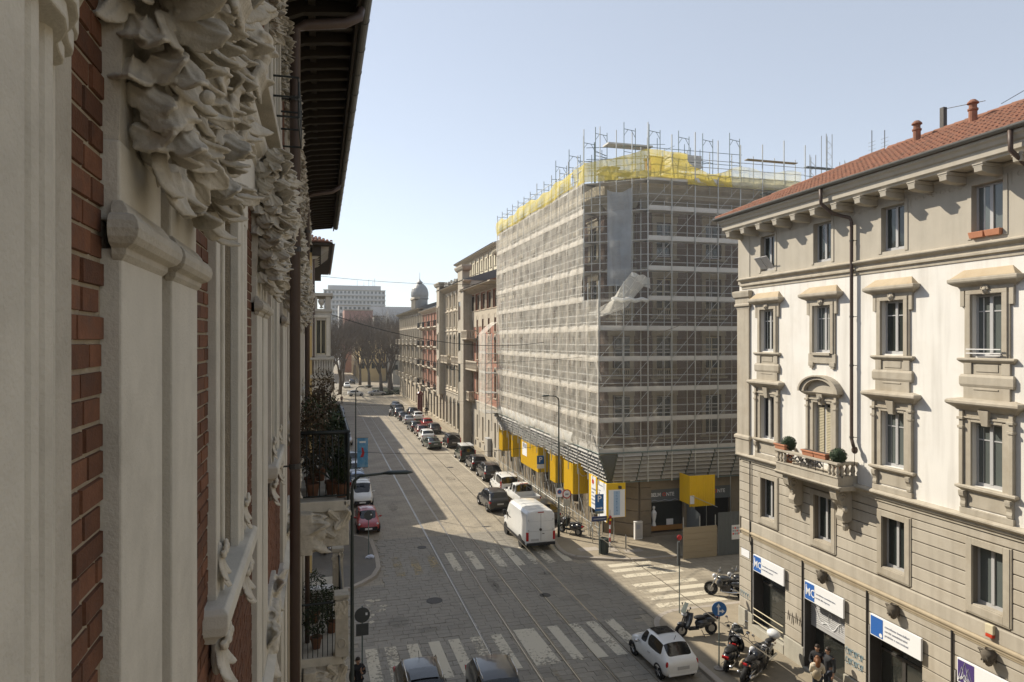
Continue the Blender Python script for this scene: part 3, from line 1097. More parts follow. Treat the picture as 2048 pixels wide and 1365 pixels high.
# ---- shop fronts
SIGN_TXT = [('MC', 'sign'), ('MC', 'sign'), ('', 'sign'), ('AAA', 'sign')]
for i, c in enumerate(COLS):
    mb = MB()
    z0 = 0.52 if i == 0 else 0.2
    y = 0.42
    for (a, b, za, zb) in ((c - 1.1, c - 1.0, z0, 3.08), (c + 1.08, c + 1.18, z0, 3.08), (c - 1.0, c + 1.08, 2.98, 3.08), (c - 1.0, c + 1.08, 2.42, 2.5), (c - 1.0, c + 1.08, z0, z0 + .12)):
        mb.box(a, y, za, b, y + 0.08, zb)
    if i in (2, 3):
        mb.box(c - 0.05, y, z0 + .12, c + 0.09, y + 0.08, 2.42)
    o = mb.build('shop_front', M_iron, rb)
    mb = MB()
    mb.box(c - 1.0, y + .035, z0 + .12, c + 1.08, y + .045, 2.42)
    mb.box(c - 1.0, y + .035, 2.5, c + 1.08, y + .045, 2.98)
    sub(o, mb, 'pane', M_shopglass)
    mb = MB()                                                   # splayed side of the opening, bare metal guide
    mb.box(c - 1.1, 0.0, z0, c - 1.04, 0.42, 3.08)
    sub(o, mb, 'shutter_guide', M_iron)
    mb = MB()
    mb.tube([(c - 1.07, -0.03, 0.6), (c - 1.07, -0.03, 3.3)], 0.015, 5)
    sub(o, mb, 'cable', M_framew)
    if i == 0:
        for z in (0.72, 1.0, 1.28):
            mb = MB()
            mb.tube([(c - 1.02, -0.05, z), (c + 1.1, -0.05, z)], 0.022, 6)
            sub(o, mb, 'guard_rail', M_shutter)
    if i == 1:
        mb = MB()
        for k in range(12):
            z = 2.02 + k * 0.08
            mb.prism([(0.30, z), (0.265, z + 0.02), (0.265, z + 0.06), (0.30, z + 0.08)], c - 1.03, c + 1.12, 'x')
        mb.box(c - 1.03, 0.27, 1.9, c + 1.12, 0.31, 2.02)
        sh = sub(o, mb, 'roller_shutter', M_frame)
        mb = MB()
        mb.tube([(c - .95 + 1.9 * t, 0.255, 2.75 - 0.55 * math.sin(t * 3.1) + 0.1 * math.sin(t * 17)) for t in [k / 24 for k in range(25)]], 0.016, 4)
        mb.tube([(c + .1 + .1 * math.cos(a), 0.255, 2.55 + .2 * math.sin(a)) for a in [k * .5 for k in range(9)]], 0.014, 4)
        mb.tube([(c + .55, 0.255, 2.2), (c + .6, 0.255, 2.8), (c + .75, 0.255, 2.3)], 0.014, 4)
        sub(o, mb, 'graffiti', M_signw)
    if i < 4:
        labs = ('white sign with blue MC square above the corner shop window with guard rails',
                'white sign with blue MC square above the half lowered shutter',
                'white sign with plain blue square above the dark glass shop doors',
                'white sign with purple square of white triangles, cut by the picture edge')
        s_ = thing('shop_sign', labs[i], 'sign', rb.location, 0, 'signs over the shops of the white corner house')
        s_.rotation_euler = rb.rotation_euler
        a, b = c - 0.9, c + 1.27
        mb = MB()
        mb.box(a, -0.14, 3.06, b, -0.06, 3.80)
        mb.build('board', M_signw, s_, bevel=0.006)
        mb = MB()
        mb.box(a + .03, -0.146, 3.10, a + .58, -0.14, 3.76)
        mb.build('emblem', M_signp if i == 3 else M_signb, s_)
        rx = (R(90), 0, 0)
        if i < 2:
            lettering('MC', 0.44, M_signw, s_, (a + .345, -0.15, 3.40), rx, 'CENTER', 0.004, 0.85)
            lettering('di', 0.15, M_signw, s_, (a + .06, -0.15, 3.62), rx, 'LEFT', 0.0)
            lettering('consulenze amministrative', 0.105, M_letter, s_, (a + .66, -0.145, 3.48), rx, 'LEFT', 0, 0.98)
            lettering('servizi alle imprese', 0.105, M_letter, s_, (a + .66, -0.145, 3.32), rx, 'LEFT', 0, 0.98)
        elif i == 2:
            mb = MB()
            mb.lathe([(0, 0.0), (.07, 0.0), (.07, 0.004), (0, 0.004)], 14, (a + .49, -0.152, 3.2), axis='y')
            mb.build('dot', M_signw, s_)
            for k, t in enumerate(('consulenze immobiliari', 'servizi amministrativi', 'pratiche e successioni')):
                lettering(t, 0.12, M_letter, s_, (a + .66, -0.145, 3.58 - k * .15), rx, 'LEFT', 0, 0.95)
        else:
            mb = MB()
            for (x, z, h) in ((.12, 3.18, .4), (.22, 3.24, .5), (.34, 3.18, .42)):
                mb.tube([(a + x - .08, -0.15, z - .06), (a + x + .05, -0.15, z + h), (a + x + .2, -0.15, z - .06), (a + x + .05, -0.15, z + .12), (a + x - .08, -0.15, z - .06)], 0.014, 4)
            mb.build('triangle_mark', M_signw, s_)
            lettering('WWW', 0.1, M_letter, s_, (a + .66, -0.145, 3.3), rx, 'LEFT', 0, 0.95)
    # carved pot shaped lamp holders under the string course
    if i >= 1:
        mb = MB()
        cx = c + .16
        mb.lathe([(0.02, -.32), (.08, -.28), (.16, -.12), (.2, .02), (.17, .1), (.1, .16), (.1, .2)], 10, (cx, -.16, 4.32))
        for a in range(6):
            mb.tube([(cx + .2 * math.cos(a), -.16 + .18 * math.sin(a), 4.34), (cx + .15 * math.cos(a + .4), -.16 + .16 * math.sin(a + .4), 4.22), (cx + .18 * math.cos(a + .8), -.16 + .18 * math.sin(a + .8), 4.14)], 0.025, 5)
        mb.box(cx - .3, -.22, 4.4, cx - .05, -.16, 4.45)
        mb.bar((cx - .3, -.2, 4.45), (cx - .1, -.18, 4.1), .02)
        mb.build('carved_bracket', M_darkstone, rb, smooth=True)
# graffiti
mb = MB()
for k in range(5):
    x = 0.12 + k * .15
    mb.tube([(x + .06 * math.cos(t), -0.004, 1.62 + .14 * math.sin(t)) for t in [j * .6 for j in range(9)]], 0.012, 4)
mb.build('graffiti', M_graf, rb)
mb = MB()
for (x, z, s_) in ((3.55, 1.9, .2), (3.8, 1.85, .24), (4.05, 1.95, .22), (4.3, 1.9, .18)):
    mb.tube([(x, -0.004, z - s_), (x + .05, -0.004, z + s_), (x + .12, -0.004, z - s_), (x + .16, -0.004, z + s_ * .6)], 0.012, 4)
mb.build('graffiti', M_grafd, rb)
mb = MB()
for k in range(6):
    for r_ in range(2):
        x = 7.0 + k * .15
        z = 1.9 - r_ * .36
        mb.tube([(x + .06 * math.cos(t), -0.004, z + .13 * math.sin(t * (1 + k % 2))) for t in [j * .6 for j in range(10)]], 0.012, 4)
mb.build('graffiti', M_graf, rb)
# street name plate and alarm box
mb = MB()
mb.box(0.18, -0.02, 3.42, 0.82, -0.001, 3.76)
mb.build('street_plate', M_signw, rb)
mb = MB()
mb.box(12.72, -0.14, 4.94, 12.98, -0.035, 5.22)
al = mb.build('alarm_box', M_shutter, rb, bevel=0.02)
mb = MB()
mb.box(12.74, -0.15, 4.84, 12.96, -0.035, 4.935)
mb.build('alarm_lamp', mat('alarm_red', (0.5, 0.05, 0.02), 0.3, 0.05, 3, 0), al, bevel=0.015)
# flue pipes between the shop bays
for x in (1.02, 4.52, 8.02, 11.52):
    mb = MB()
    mb.tube([(x, -0.03, 0.9), (x, -0.03, 4.5)], 0.035, 6)
    mb.build('cable_duct', M_iron, rb)

# ---- balcony
bal = MB()
bx0, bx1, bd = 3.95, 7.55, 0.92
hood(bal, bx0, bx1, [(0.0, 8.02), (0.05, 8.06), (0.1, 8.12), (0.1, 8.16), (0.03, 8.18)], -bd + .1)
bal.box(bx0 - .1, -bd + .08, 8.02, bx1 + .1, -0.01, 8.18)
bal.box(bx0, -bd + .06, 8.18, bx1, -0.01, 8.48)
balcony = bal.build('balcony', M_beige, rb, bevel=0.01)
mb = MB()
for (a, b, c_, d) in ((bx0 - .03, -bd, bx1 + .03, -bd + .24), (bx0 - .03, -bd + .24, bx0 + .2, -.01), (bx1 - .2, -bd + .24, bx1 + .03, -.01)):
    mb.box(a, b, 8.96, c_, d, 9.05)
    mb.box(a + .03, b + .03, 8.48, c_ - .03, d - .03 if d < -.1 else d, 8.54)
mb.build('balcony_rail', M_beige, balcony, bevel=0.012)
bal_prof = [(.05, 0), (.085, .02), (.05, .06), (.095, .16), (.085, .22), (.045, .33), (.055, .37), (.08, .39), (.08, .42)]
bm_me = MB().lathe(bal_prof, 8).mesh('baluster', True)
for x in (bx0 + .1, bx0 + .3, bx0 + .5, bx1 - .1, bx1 - .3, bx1 - .5):
    link('baluster', bm_me, M_beige, balcony, (x, -bd + .12, 8.54))
for y in (-.62, -.38, -.14):
    link('baluster', bm_me, M_beige, balcony, (bx1 - .1, y, 8.54))
mb = MB()
for k in range(5):                                              # wrought iron scrolls in the middle of the parapet
    x = bx0 + .85 + k * .42
    for s_ in (-1, 1):
        mb.tube([(x + s_ * (.17 - .012 * t) * math.cos(t * .55), -bd + .12, 8.75 + (.17 - .012 * t) * math.sin(t * .55)) for t in range(14)], 0.018, 5)
    mb.bar((x + .21, -bd + .12, 8.54), (x + .21, -bd + .12, 8.96), .016)
mb.build('iron_scrolls', M_iron, balcony)
for k, x in enumerate((4.35, 7.1)):
    mb = MB()
    scroll_console(mb, x, 0.0, 8.0, .34, 1.25, .72)
    for j in range(9):
        a = j * .7
        mb.ball((x + vr.uniform(-.2, .2), -.62 + j * .06, 7.9 - j * .13), vr.uniform(.06, .12), None, None, 7, 5)
    mb.lathe([(0.0, -.3), (.1, -.26), (.13, -.1), (.1, 0)], 8, (x, -.16, 6.7))
    mb.build('carved_console', M_beige, balcony, smooth=False, bevel=0.01)

# ---- eaves, corbels, gutter, roof
mb = MB()
EO, ES = 1.0, 0.45
hood(mb, EO - ES, RB_LEN, [(EO - .3, 18.62), (EO - .28, 18.68), (EO - .22, 18.72), (EO - .22, 18.92), (EO - .16, 18.96), (EO - .12, 19.06), (EO - .05, 19.12), (EO - .05, 19.2)])
mb.build('eaves_cornice', M_sand, rb, bevel=0.01)
mb = MB()
for k in range(17):
    u = 0.25 + k * 1.165
    c_ = MB()
    c_.box(u - .16, -.8, 18.50, u + .16, 0.0, 18.605)
    c_.prism([(-.8, 18.5), (-.78, 18.36), (-.6, 18.3), (-.2, 18.28), (0, 18.28), (0, 18.5)][::-1], u - .13, u + .13, 'x')
    c_.box(u - .17, -.82, 18.555, u + .17, -.02, 18.602)
    c_.build('corbel', M_sand, rb, bevel=0.012)
mb = MB()
N_ = 8
sec = [(-EO - .02 + .1 * math.cos(PI + PI * k / N_) , 19.3 + .1 * math.sin(PI + PI * k / N_)) for k in range(N_ + 1)]
sec2 = [(p[0] * 1.0 + (0.012 if p[0] < -EO else -.012), p[1] + .012) for p in sec[::-1]]
mb.prism(sec + sec2, -ES - .1, RB_LEN, 'x')
secx = [(q[0], q[1]) for q in sec]
mb.prism([(q[0] + EO - ES, q[1]) for q in (sec + sec2)], -EO, 11, 'y')
mb.build('gutter', M_gutter, rb)
# tiles: front slope, hip towards the corner
SL = math.tan(R(27))
roof_b = MB()
Rw = 3.45
HR = 2.0                                                        # the hip at the corner is shallower
roof_b.add([(-ES, -EO, 19.26), (RB_LEN, -EO, 19.26), (RB_LEN, Rw - EO, 19.26 + Rw * SL), (-ES + Rw * HR, Rw - EO, 19.26 + Rw * SL),
            (-ES, 11.4, 19.26), (RB_LEN, 11.4, 19.26), (-ES + Rw * HR, 8.6, 19.26 + Rw * SL), (RB_LEN, 8.6, 19.26 + Rw * SL)],
           [(0, 1, 2, 3), (0, 3, 6, 4), (3, 2, 7, 6), (4, 6, 7, 5), (0, 4, 5, 1)])
roof = roof_b.build('roof', M_tile, rb)
tb = MB()
P_ = 0.215
rowl = 0.36
for k in range(int((RB_LEN + ES) / P_)):
    u = -ES + .1 + k * P_
    top = min(Rw, (u + ES) / HR)
    y = 0
    while y < top - .05:
        y2 = min(y + rowl, top)
        za, zb = 19.26 + y * SL + .075, 19.26 + y2 * SL + .05
        jx = vr.uniform(-.012, .012)
        jz = vr.uniform(-.006, .012)
        pts = []
        for (yy, zz, r_) in ((y, za, .088), (y2 + .02, zb, .072)):
            for q in range(5):
                a = PI * q / 4
                pts.append((u + jx - r_ * math.cos(a), yy - EO, zz + jz - .045 + r_ * math.sin(a)))
        tb.add(pts, [(q, q + 1, q + 6, q + 5) for q in range(4)] + [(4, 3, 2, 1, 0)])
        y = y2
t_ = tb.build('roof_tiles', M_tile, roof)
t_['kind'] = 'stuff'
rt = MB()
for k in range(int((RB_LEN - Rw * HR + ES) / .42)):
    u = Rw * HR - ES + k * .42
    pts = []
    for (xx, r_) in ((u, .13), (u + .44, .11)):
        for q in range(6):
            a = PI * q / 5
            pts.append((xx, Rw - EO - r_ * math.cos(a), 19.26 + Rw * SL + .02 + r_ * math.sin(a)))
    rt.add(pts, [(q, q + 6, q + 7, q + 1) for q in range(5)] + [(0, 1, 2, 3, 4, 5)])
for k in range(8):                                              # hip tiles
    t0, t1 = k * .42, k * .42 + .44
    pts = []
    for (t, r_) in ((t0, .14), (t1, .11)):
        for q in range(6):
            a = PI * q / 5
            pts.append((-ES + t * HR + r_ * math.cos(a) * .7, -EO + t - r_ * math.cos(a) * .7, 19.26 + t * SL + .03 + r_ * math.sin(a)))
    rt.add(pts, [(q, q + 1, q + 7, q + 6) for q in range(5)] + [(5, 4, 3, 2, 1, 0)])
rt.build('ridge_tiles', M_tile, roof)
for (u, y) in ((8.3, 1.9), (10.55, 1.9)):
    mb = MB()
    z = 19.26 + (y + EO) * SL - .1
    mb.lathe([(.13, 0), (.13, .5), (.16, .53), (.16, .58), (.12, .6), (.12, .72), (.18, .75), (.17, .79), (.08, .88), (0, .9)], 12, (u, y, z))
    mb.build('chimney_pot', M_tile, roof, smooth=False)
mb = MB()
mb.box(8.7, 2.5, 20.7, 8.86, 2.66, 21.9)
mb.bar((8.78, 2.6, 21.85), (10.4, 2.6, 21.6), .012)
mb.build('flue', M_iron, roof)
for (u, y, h) in ((4.3, 3.6, 1.3), (5.0, 3.6, 1.1)):
    mb = MB()
    mb.bar((u, y, 20.6), (u, y, 21.2 + h), .018)
    for k in range(5):
        mb.bar((u - .2, y, 21.1 + h * .2 + k * .16), (u + .2, y, 21.1 + h * .2 + k * .16), .007, 4)
    mb.build('aerial', M_gutter, roof)
# ---- drain pipes
mb = MB()
u = 7.42
mb.tube([(u - .62, -1.0, 19.22), (u - .62, -.98, 18.65), (u - .5, -.6, 18.28), (u - .05, -.2, 18.05), (u, -.16, 17.9), (u, -.16, 9.9), (u + .05, -.17, 9.78), (u + .16, -.2, 9.6)], .065, 8)
mb.lathe([(.05, -.14), (.1, -.08), (.11, 0), (.08, .1)], 8, (u + .2, -.2, 9.52))
mb.bar((u + .2, -.2, 9.4), (u + .2, -.2, 8.6), .012)
dp = mb.build('drain_pipe', M_pipe, rb, smooth=True)
for z in (17.2, 14.4, 12.6, 9.95):
    mb = MB()
    mb.lathe([(.075, -.03), (.075, .03)], 8, (u, -.16, z))
    mb.bar((u - .1, -.16, z), (u + .12, -.02, z), .012)
    mb.build('pipe_clip', M_iron, dp)
mb = MB()
mb.tube([(14.2, -1.0, 19.22), (14.2, -.98, 18.65), (14.3, -.6, 18.28), (14.6, -.2, 18.05), (14.65, -.16, 17.9), (14.65, -.16, 8.3)], .065, 8)
mb.build('drain_pipe', M_pipe, rb, smooth=True)
mb = MB()
mb.tube([(.93, -.06, 8.0), (.93, -.06, 4.7), (.95, -.08, 4.3), (1.0, -.05, 4.1)], .028, 6)
mb.build('cable_duct', M_iron, rb)
# faint painted scrolls of the attic frieze are raised plaster
for i in range(len(COLS)):
    mb = MB()
    a = COLS[i] + .75
    for k in range(6):
        x = a + .25 + k * .32
        mb.tube([(x + (.12 - .008 * t) * math.cos(t * .6), -.022, 18.2 + (.12 - .008 * t) * math.sin(t * .6)) for t in range(12)], .012, 4)
    mb.bar((a, -.022, 18.36), (a + 2.0, -.022, 18.36), .012)
    mb.bar((a, -.022, 17.95), (a, -.022, 18.36), .012)
    mb.build('frieze_scroll', M_sand, rb)
# ---- things standing on the balcony
def on_rb(name, label, cat, group=None):
    p = thing(name, label, cat, rb.location, 0, group)
    p.rotation_euler = rb.rotation_euler
    return p
M_leaf_dark = mat('topiary_leaf', (0.028, 0.05, 0.022), 0.75, 0.45, 12, 0.5, 60)
for k, (u, w, z) in enumerate(((4.42, -.6, 9.3), (7.28, -.62, 9.26))):
    p = on_rb('topiary_ball', ('clipped green topiary ball behind the single planter at the left end of the stone balcony', 'clipped green topiary ball at the right end of the stone balcony')[k], 'topiary', 'topiary balls on the balcony')
    mb = MB()
    for j in range(900):
        a, b = vr.uniform(0, 2 * PI), math.acos(vr.uniform(-1, 1))
        d = Vector((math.sin(b) * math.cos(a), math.sin(b) * math.sin(a), math.cos(b)))
        q = Vector((u, w, z)) + d * (vr.uniform(.245, .30) + .025 * mnoise.noise(d * 3 + Vector((k * 5, 0, 0))))
        t1 = d.orthogonal().normalized()
        t1.rotate(Matrix.Rotation(vr.uniform(0, 6.3), 3, d))
        t2 = d.cross(t1)
        l = vr.uniform(.022, .045)
        mb.add([q - t1 * l - t2 * l * .5, q + t1 * l - t2 * l * .5 + d * .012, q + t2 * l + d * .018], [(0, 1, 2)])
    mb.ball((u, w, z), .235, None, None, 14, 10)
    mb.build('foliage', M_leaf_dark, p)
    mb = MB()
    mb.lathe([(.13, 0), (.17, .28), (.19, .3), (.19, .34), (0, .34)], 10, (u, w, 8.49))
    mb.bar((u, w, 8.8), (u, w, 9.1), .025)
    mb.build('pot', M_terracotta, p)
for k, (u, z) in enumerate(((4.25, 9.055), (5.95, 9.055), (6.62, 9.055))):
    p = on_rb('planter', ('terracotta planter on the left end of the balcony rail', 'terracotta planter on the middle of the balcony rail', 'terracotta planter on the balcony rail next to the right topiary ball')[k], 'planter', 'terracotta planters on the balcony rail')
    mb = MB()
    mb.frust(u - .3, -.9, u + .3, -.7, z, u - .34, -.93, u + .34, -.67, z + .2)
    mb.box(u - .36, -.95, z + .16, u + .36, -.65, z + .22)
    mb.build('trough', M_terracotta, p, bevel=0.008)
    mb = MB()
    mb.box(u - .32, -.91, z + .15, u + .32, -.69, z + .225)
    mb.build('soil', M_iron, p)
# ================================================================ OUR HOUSE (left, window we look out of)
M_lime = mat('grey_limestone', (0.57, 0.53, 0.445), 0.9, 0.14, 5.0, 0.5, 110, streak=0.22, dirt=(0.34, 0.31, 0.25), dscale=3.0, damt=0.4)
M_lime_rough = mat('rough_limestone', (0.47, 0.43, 0.355), 0.95, 0.16, 7.0, 0.6, 80, streak=0.25, dirt=(0.27, 0.24, 0.19), dscale=5.0, damt=0.5)
M_carved = mat('carved_limestone', (0.54, 0.49, 0.40), 0.92, 0.28, 12.0, 0.6, 130, streak=0.2, dirt=(0.26, 0.235, 0.18), dscale=7.0, damt=0.6)
M_brick = mat('red_brick', (0.145, 0.062, 0.032), 0.92, 0.45, 26.0, 0.7, 150, rnd=0.28, dirt=(0.09, 0.055, 0.04), dscale=11.0, damt=0.75)
M_mortar = mat('lime_mortar', (0.34, 0.285, 0.205), 0.95, 0.25, 18, 0.9, 90)
M_wood_dark = mat('dark_eaves_wood', (0.035, 0.028, 0.02), 0.85, 0.3, 5, 0.3, 30)
M_creamwall = mat('cream_render', (0.6, 0.565, 0.49), 0.9, 0.06, 1.5, 0.2, 60, streak=0.15)
M_rail_iron = mat('dark_railing', (0.03, 0.034, 0.032), 0.5, 0.25, 9, 0.1, 40, metal=0.2)
M_plant = mat('balcony_leaf', (0.035, 0.052, 0.02), 0.65, 0.5, 5, 0.1, 60)
M_plant2 = mat('brown_twig_leaf', (0.085, 0.06, 0.035), 0.8, 0.5, 5, 0.1, 60)

orng = random.Random(41)
def leaf(mb, base, d, side, out, L, W_, curl=0.3, lobes=4, cup=0.25, ns=10, nt=5):
    d, side, out = Vector(d).normalized(), Vector(side).normalized(), Vector(out).normalized()
    ph = orng.uniform(0, 6)
    def fn(s_, t):
        t = t * 2 - 1
        hw = W_ * math.sin(PI * min(1, s_ ** .75 * .96 + .04)) * (1 + .22 * math.sin(lobes * 2 * PI * s_ + ph))
        o_ = curl * L * (s_ ** 2.2) + cup * W_ * (abs(t) ** 1.6) * (1 - .4 * s_) + .10 * W_ * math.sin(lobes * 2 * PI * s_ + ph) * abs(t) - .16 * W_ * math.exp(-(t * 5) ** 2)
        dn = d * L * (s_ - .35 * curl * s_ ** 3)
        return Vector(base) + dn + side * t * hw + out * o_
    mb.grid(fn, ns, nt * 2)

def carved_face(mb, c, r, tilt=0.0):
    """bearded mask looking outwards (+y of the ornament frame), c centre, r head radius"""
    T = Matrix.Translation(c) @ Matrix.Rotation(tilt, 4, 'X')
    B = lambda x, y, z, a, b, c_, n=10, m=8: mb.ball((x * r, y * r, z * r), a * r, b * r, c_ * r, n, m, T)
    B(0, 0, .1, .82, .95, 1.12, 14, 10)
    B(0, .82, .34, .66, .30, .17)                     # brow ridge
    B(-.33, .78, .16, .2, .16, .12)
    B(.33, .78, .16, .2, .16, .12)
    mb.tube([(0, .84 * r, .34 * r), (0, 1.1 * r, .0 * r), (0, 1.24 * r, -.16 * r), (0, .98 * r, -.24 * r)], [.1 * r, .12 * r, .17 * r, .1 * r], 7, T)
    B(-.12, 1.0, -.17, .12, .14, .1)
    B(.12, 1.0, -.17, .12, .14, .1)
    B(-.48, .62, -.12, .26, .26, .3)
    B(.48, .62, -.12, .26, .26, .3)
    B(0, .92, -.44, .3, .16, .085)                    # lips
    B(0, .88, -.6, .26, .16, .085)
    B(0, .78, -.86, .3, .26, .22)                     # chin
    for k in range(7):                                # moustache and beard locks
        x = (k - 3) * .17
        mb.tube([(x * r, .75 * r, -.8 * r), (x * 1.3 * r, .85 * r, -1.15 * r), (x * 1.5 * r, .7 * r, -1.6 * r), (x * 1.9 * r, .78 * r, -1.95 * r)], [.13 * r, .15 * r, .12 * r, .05 * r], 6, T)
    for k in range(9):                                # hair locks swept back
        x = (k - 4) * .2
        mb.tube([(x * r, (.62 - abs(x) * .3) * r, .75 * r), (x * 1.25 * r, .35 * r, 1.1 * r), (x * 1.6 * r, -.2 * r, 1.2 * r), (x * 1.9 * r, -.6 * r, .8 * r)], [.1 * r, .17 * r, .17 * r, .08 * r], 6, T)

def finish_carving(mb, name, voxel=0.006, th=0.014, rough=0.006):
    o = mb.build(name, M_carved)
    COL.objects.unlink(o)
    so = o.modifiers.new('s', 'SOLIDIFY')
    so.thickness = th
    so.offset = 0
    rm = o.modifiers.new('r', 'REMESH')
    rm.mode = 'VOXEL'
    rm.voxel_size = voxel
    sm = o.modifiers.new('m', 'SMOOTH')
    sm.factor = 0.5
    sm.iterations = 1
    tex = bpy.data.textures.new(name + '_chisel', 'CLOUDS')
    tex.noise_scale = 0.035
    ds = o.modifiers.new('d', 'DISPLACE')
    ds.texture = tex
    ds.strength = rough
    ds.mid_level = 0.5
    me = evaluated(o)
    me.polygons.foreach_set('use_smooth', [True] * len(me.polygons))
    bpy.data.objects.remove(o)
    if len(me.materials) == 0:
        me.materials.append(M_carved)
    return me

# ornament frame: x along the wall, y inwards (negative = outwards), z up.  Built with +y outwards, then flipped.
def acanthus(mb, base, d, side, out, L, W_, curl=.2, lobes=3, ns=16, nt=6, cup=.25):
    """lobed leaf with raised ribs and a rolled tip"""
    d, side, out = Vector(d).normalized(), Vector(side).normalized(), Vector(out).normalized()
    side = (side - d * side.dot(d)).normalized()
    def fn(s_, t):
        t = t * 2 - 1
        env = min(1.0, 2.6 * s_ + .25) * (1 - max(0, s_ - .55) ** 1.6 * 2.0)
        lob = .72 + .28 * abs(math.sin(PI * lobes * s_ + .4)) ** .6
        hw = W_ * max(.06, env) * (lob * abs(t) + (1 - abs(t)))
        ridge = .10 * W_ * math.cos(t * 9.5 + 2.2 * s_ * (1 if t > 0 else -1)) * (1 - .5 * s_)
        spine = .16 * W_ * math.exp(-(t * 6) ** 2)
        o_ = curl * L * (s_ ** 2.4) * 1.3 - cup * W_ * abs(t) ** 1.8 + ridge + spine
        fall = L * (s_ - .55 * curl * s_ ** 3.5)
        return Vector(base) + d * fall + side * t * hw + out * o_
    mb.grid(fn, ns, nt * 2)

def volute(mb, c, r, ax_u, ax_v, out, turns=1.6, th=.02, sgn=1):
    c, ax_u, ax_v, out = Vector(c), Vector(ax_u), Vector(ax_v), Vector(out)
    n = int(16 * turns)
    pts, rs = [], []
    for k in range(n + 1):
        t = k / n
        a = sgn * t * turns * 2 * PI
        q = r * (1 - .86 * t)
        pts.append(c + ax_u * q * math.cos(a) + ax_v * q * math.sin(a) + out * (.03 * t))
        rs.append(th * (1 - .45 * t))
    mb.tube(pts, rs, 7)

def capital(seed, face=True):
    """dense cluster of small overlapping acanthus leaves around bearded masks"""
    global orng
    orng = random.Random(seed)
    J = lambda a: orng.uniform(-a, a)
    mb = MB()
    mb.ball((0, -.03, .66), .16, .075, .36, 14, 10)                        # bedding stone
    mb.ball((0, -.02, 1.0), .23, .085, .28, 14, 10)
    mb.ball((0, -.01, .36), .13, .05, .2, 12, 8)
    def prof_d(x, z):                                                    # depth of the cluster surface
        w = .13 + .17 * min(1, max(0, (z - .1) / .6))
        return (.05 + .075 * min(1, max(0, (z - .15) / .6))) * math.sqrt(max(0.05, 1 - (x / w) ** 2)), w
    # front: rows of leaves, laid like shingles from the top down
    z = 1.18
    row = 0
    while z > .16:
        d_, w = prof_d(0, z)
        n = max(2, int(w * 2 / .085))
        for k in range(n):
            x = -w * .92 + 1.84 * w * (k + .5 * (row % 2) + .25) / n + J(.015)
            if abs(x) > w:
                continue
            dd, _ = prof_d(x, z)
            ang = J(.75) + x * 2.2
            acanthus(mb, (x, dd - .005 + J(.012), z + J(.02)), (math.sin(ang), .12, -math.cos(ang)), (math.cos(ang), 0, math.sin(ang)), (x * 1.5, 1, .1), orng.uniform(.11, .17), orng.uniform(.04, .06), orng.uniform(.15, .5), orng.choice((2, 3)), 12, 4, .4)
        z -= .085
        row += 1
    # flanks
    for s_ in (-1, 1):
        z = 1.16
        row = 0
        while z > .22:
            _, w = prof_d(0, z)
            for k in range(3):
                y = -.02 + .045 * k + J(.01)
                ang = J(.8) + .35
                acanthus(mb, (s_ * (w * .93 - .1 * max(0, y - .03)), y, z + J(.02)), (s_ * .1, math.sin(ang), -math.cos(ang)), (0, math.cos(ang), math.sin(ang)), (s_, .25, .1), orng.uniform(.10, .16), orng.uniform(.035, .055), orng.uniform(.15, .5), orng.choice((2, 3)), 12, 4, .4)
            z -= .085
            row += 1
        # a few big leaves that break the outline
        for (z, up, L, W_) in ((.62, -.5, .2, .07), (.80, .1, .22, .08), (.98, .5, .24, .085), (1.12, -.2, .2, .07)):
            acanthus(mb, (s_ * .14, .08 + J(.01), z + J(.03)), (s_, .35, up + J(.2)), (0, -.4, 1), (s_ * .3, 1, 0), L, W_, orng.uniform(.15, .35), 3, 14, 5, .35)
        volute(mb, (s_ * .21, .11, 1.12), .075, (s_, 0, 0), (0, 0, 1), (0, 1, 0), 1.6, .022, s_)
        volute(mb, (s_ * .17, .09, .50), .05, (s_, 0, 0), (0, 0, -1), (0, 1, 0), 1.5, .015, s_)
    mb.ball((0, .05, .09), .03, .03, .045, 9, 7)
    for k in range(14):
        mb.ball((J(.2), .1 + J(.03), orng.uniform(.3, 1.15)), orng.uniform(.010, .020), None, None, 7, 5)
    if face:
        carved_face(mb, Vector((0, .125, .78)), .092, R(-4))
        carved_face(mb, Vector((-.17, .085, .56)), .055, 0)
        carved_face(mb, Vector((.17, .085, .56)), .055, 0)
    else:
        carved_face(mb, Vector((-.13, .105, .86)), .066, R(-4))
        carved_face(mb, Vector((.13, .105, .70)), .066, R(-4))
    mb.v = [(x, -y * 1.15, z) for (x, y, z) in mb.v]
    return finish_carving(mb, 'capital_mesh_%d' % seed, .0045, .011, .003)

def leaf_panel(seed, w, h, n=12, voxel=0.013, back=True):
    global orng
    orng = random.Random(seed)
    mb = MB()
    if back:
        mb.box(-w / 2, -.05, -h, w / 2, .02, 0)
    for k in range(n):
        x, z = orng.uniform(-w * .42, w * .42), -orng.uniform(.08, h * .75)
        a = orng.uniform(0, 6.3)
        acanthus(mb, (x, .04, z), (math.cos(a), .06, math.sin(a) * .8), (-math.sin(a), 0, math.cos(a)), (0, 1, 0), orng.uniform(.26, .42), orng.uniform(.10, .15), orng.uniform(.05, .18), 3)
    for k in range(4):
        volute(mb, (orng.uniform(-w * .4, w * .4), .06, -orng.uniform(.15, h * .7)), .14, (1, 0, 0), (0, 0, 1), (0, 1, 0), 1.6, .032, orng.choice((-1, 1)))
    mb.v = [(x, -y, z) for (x, y, z) in mb.v]
    return finish_carving(mb, 'leaf_panel_mesh', voxel, .03, .01)

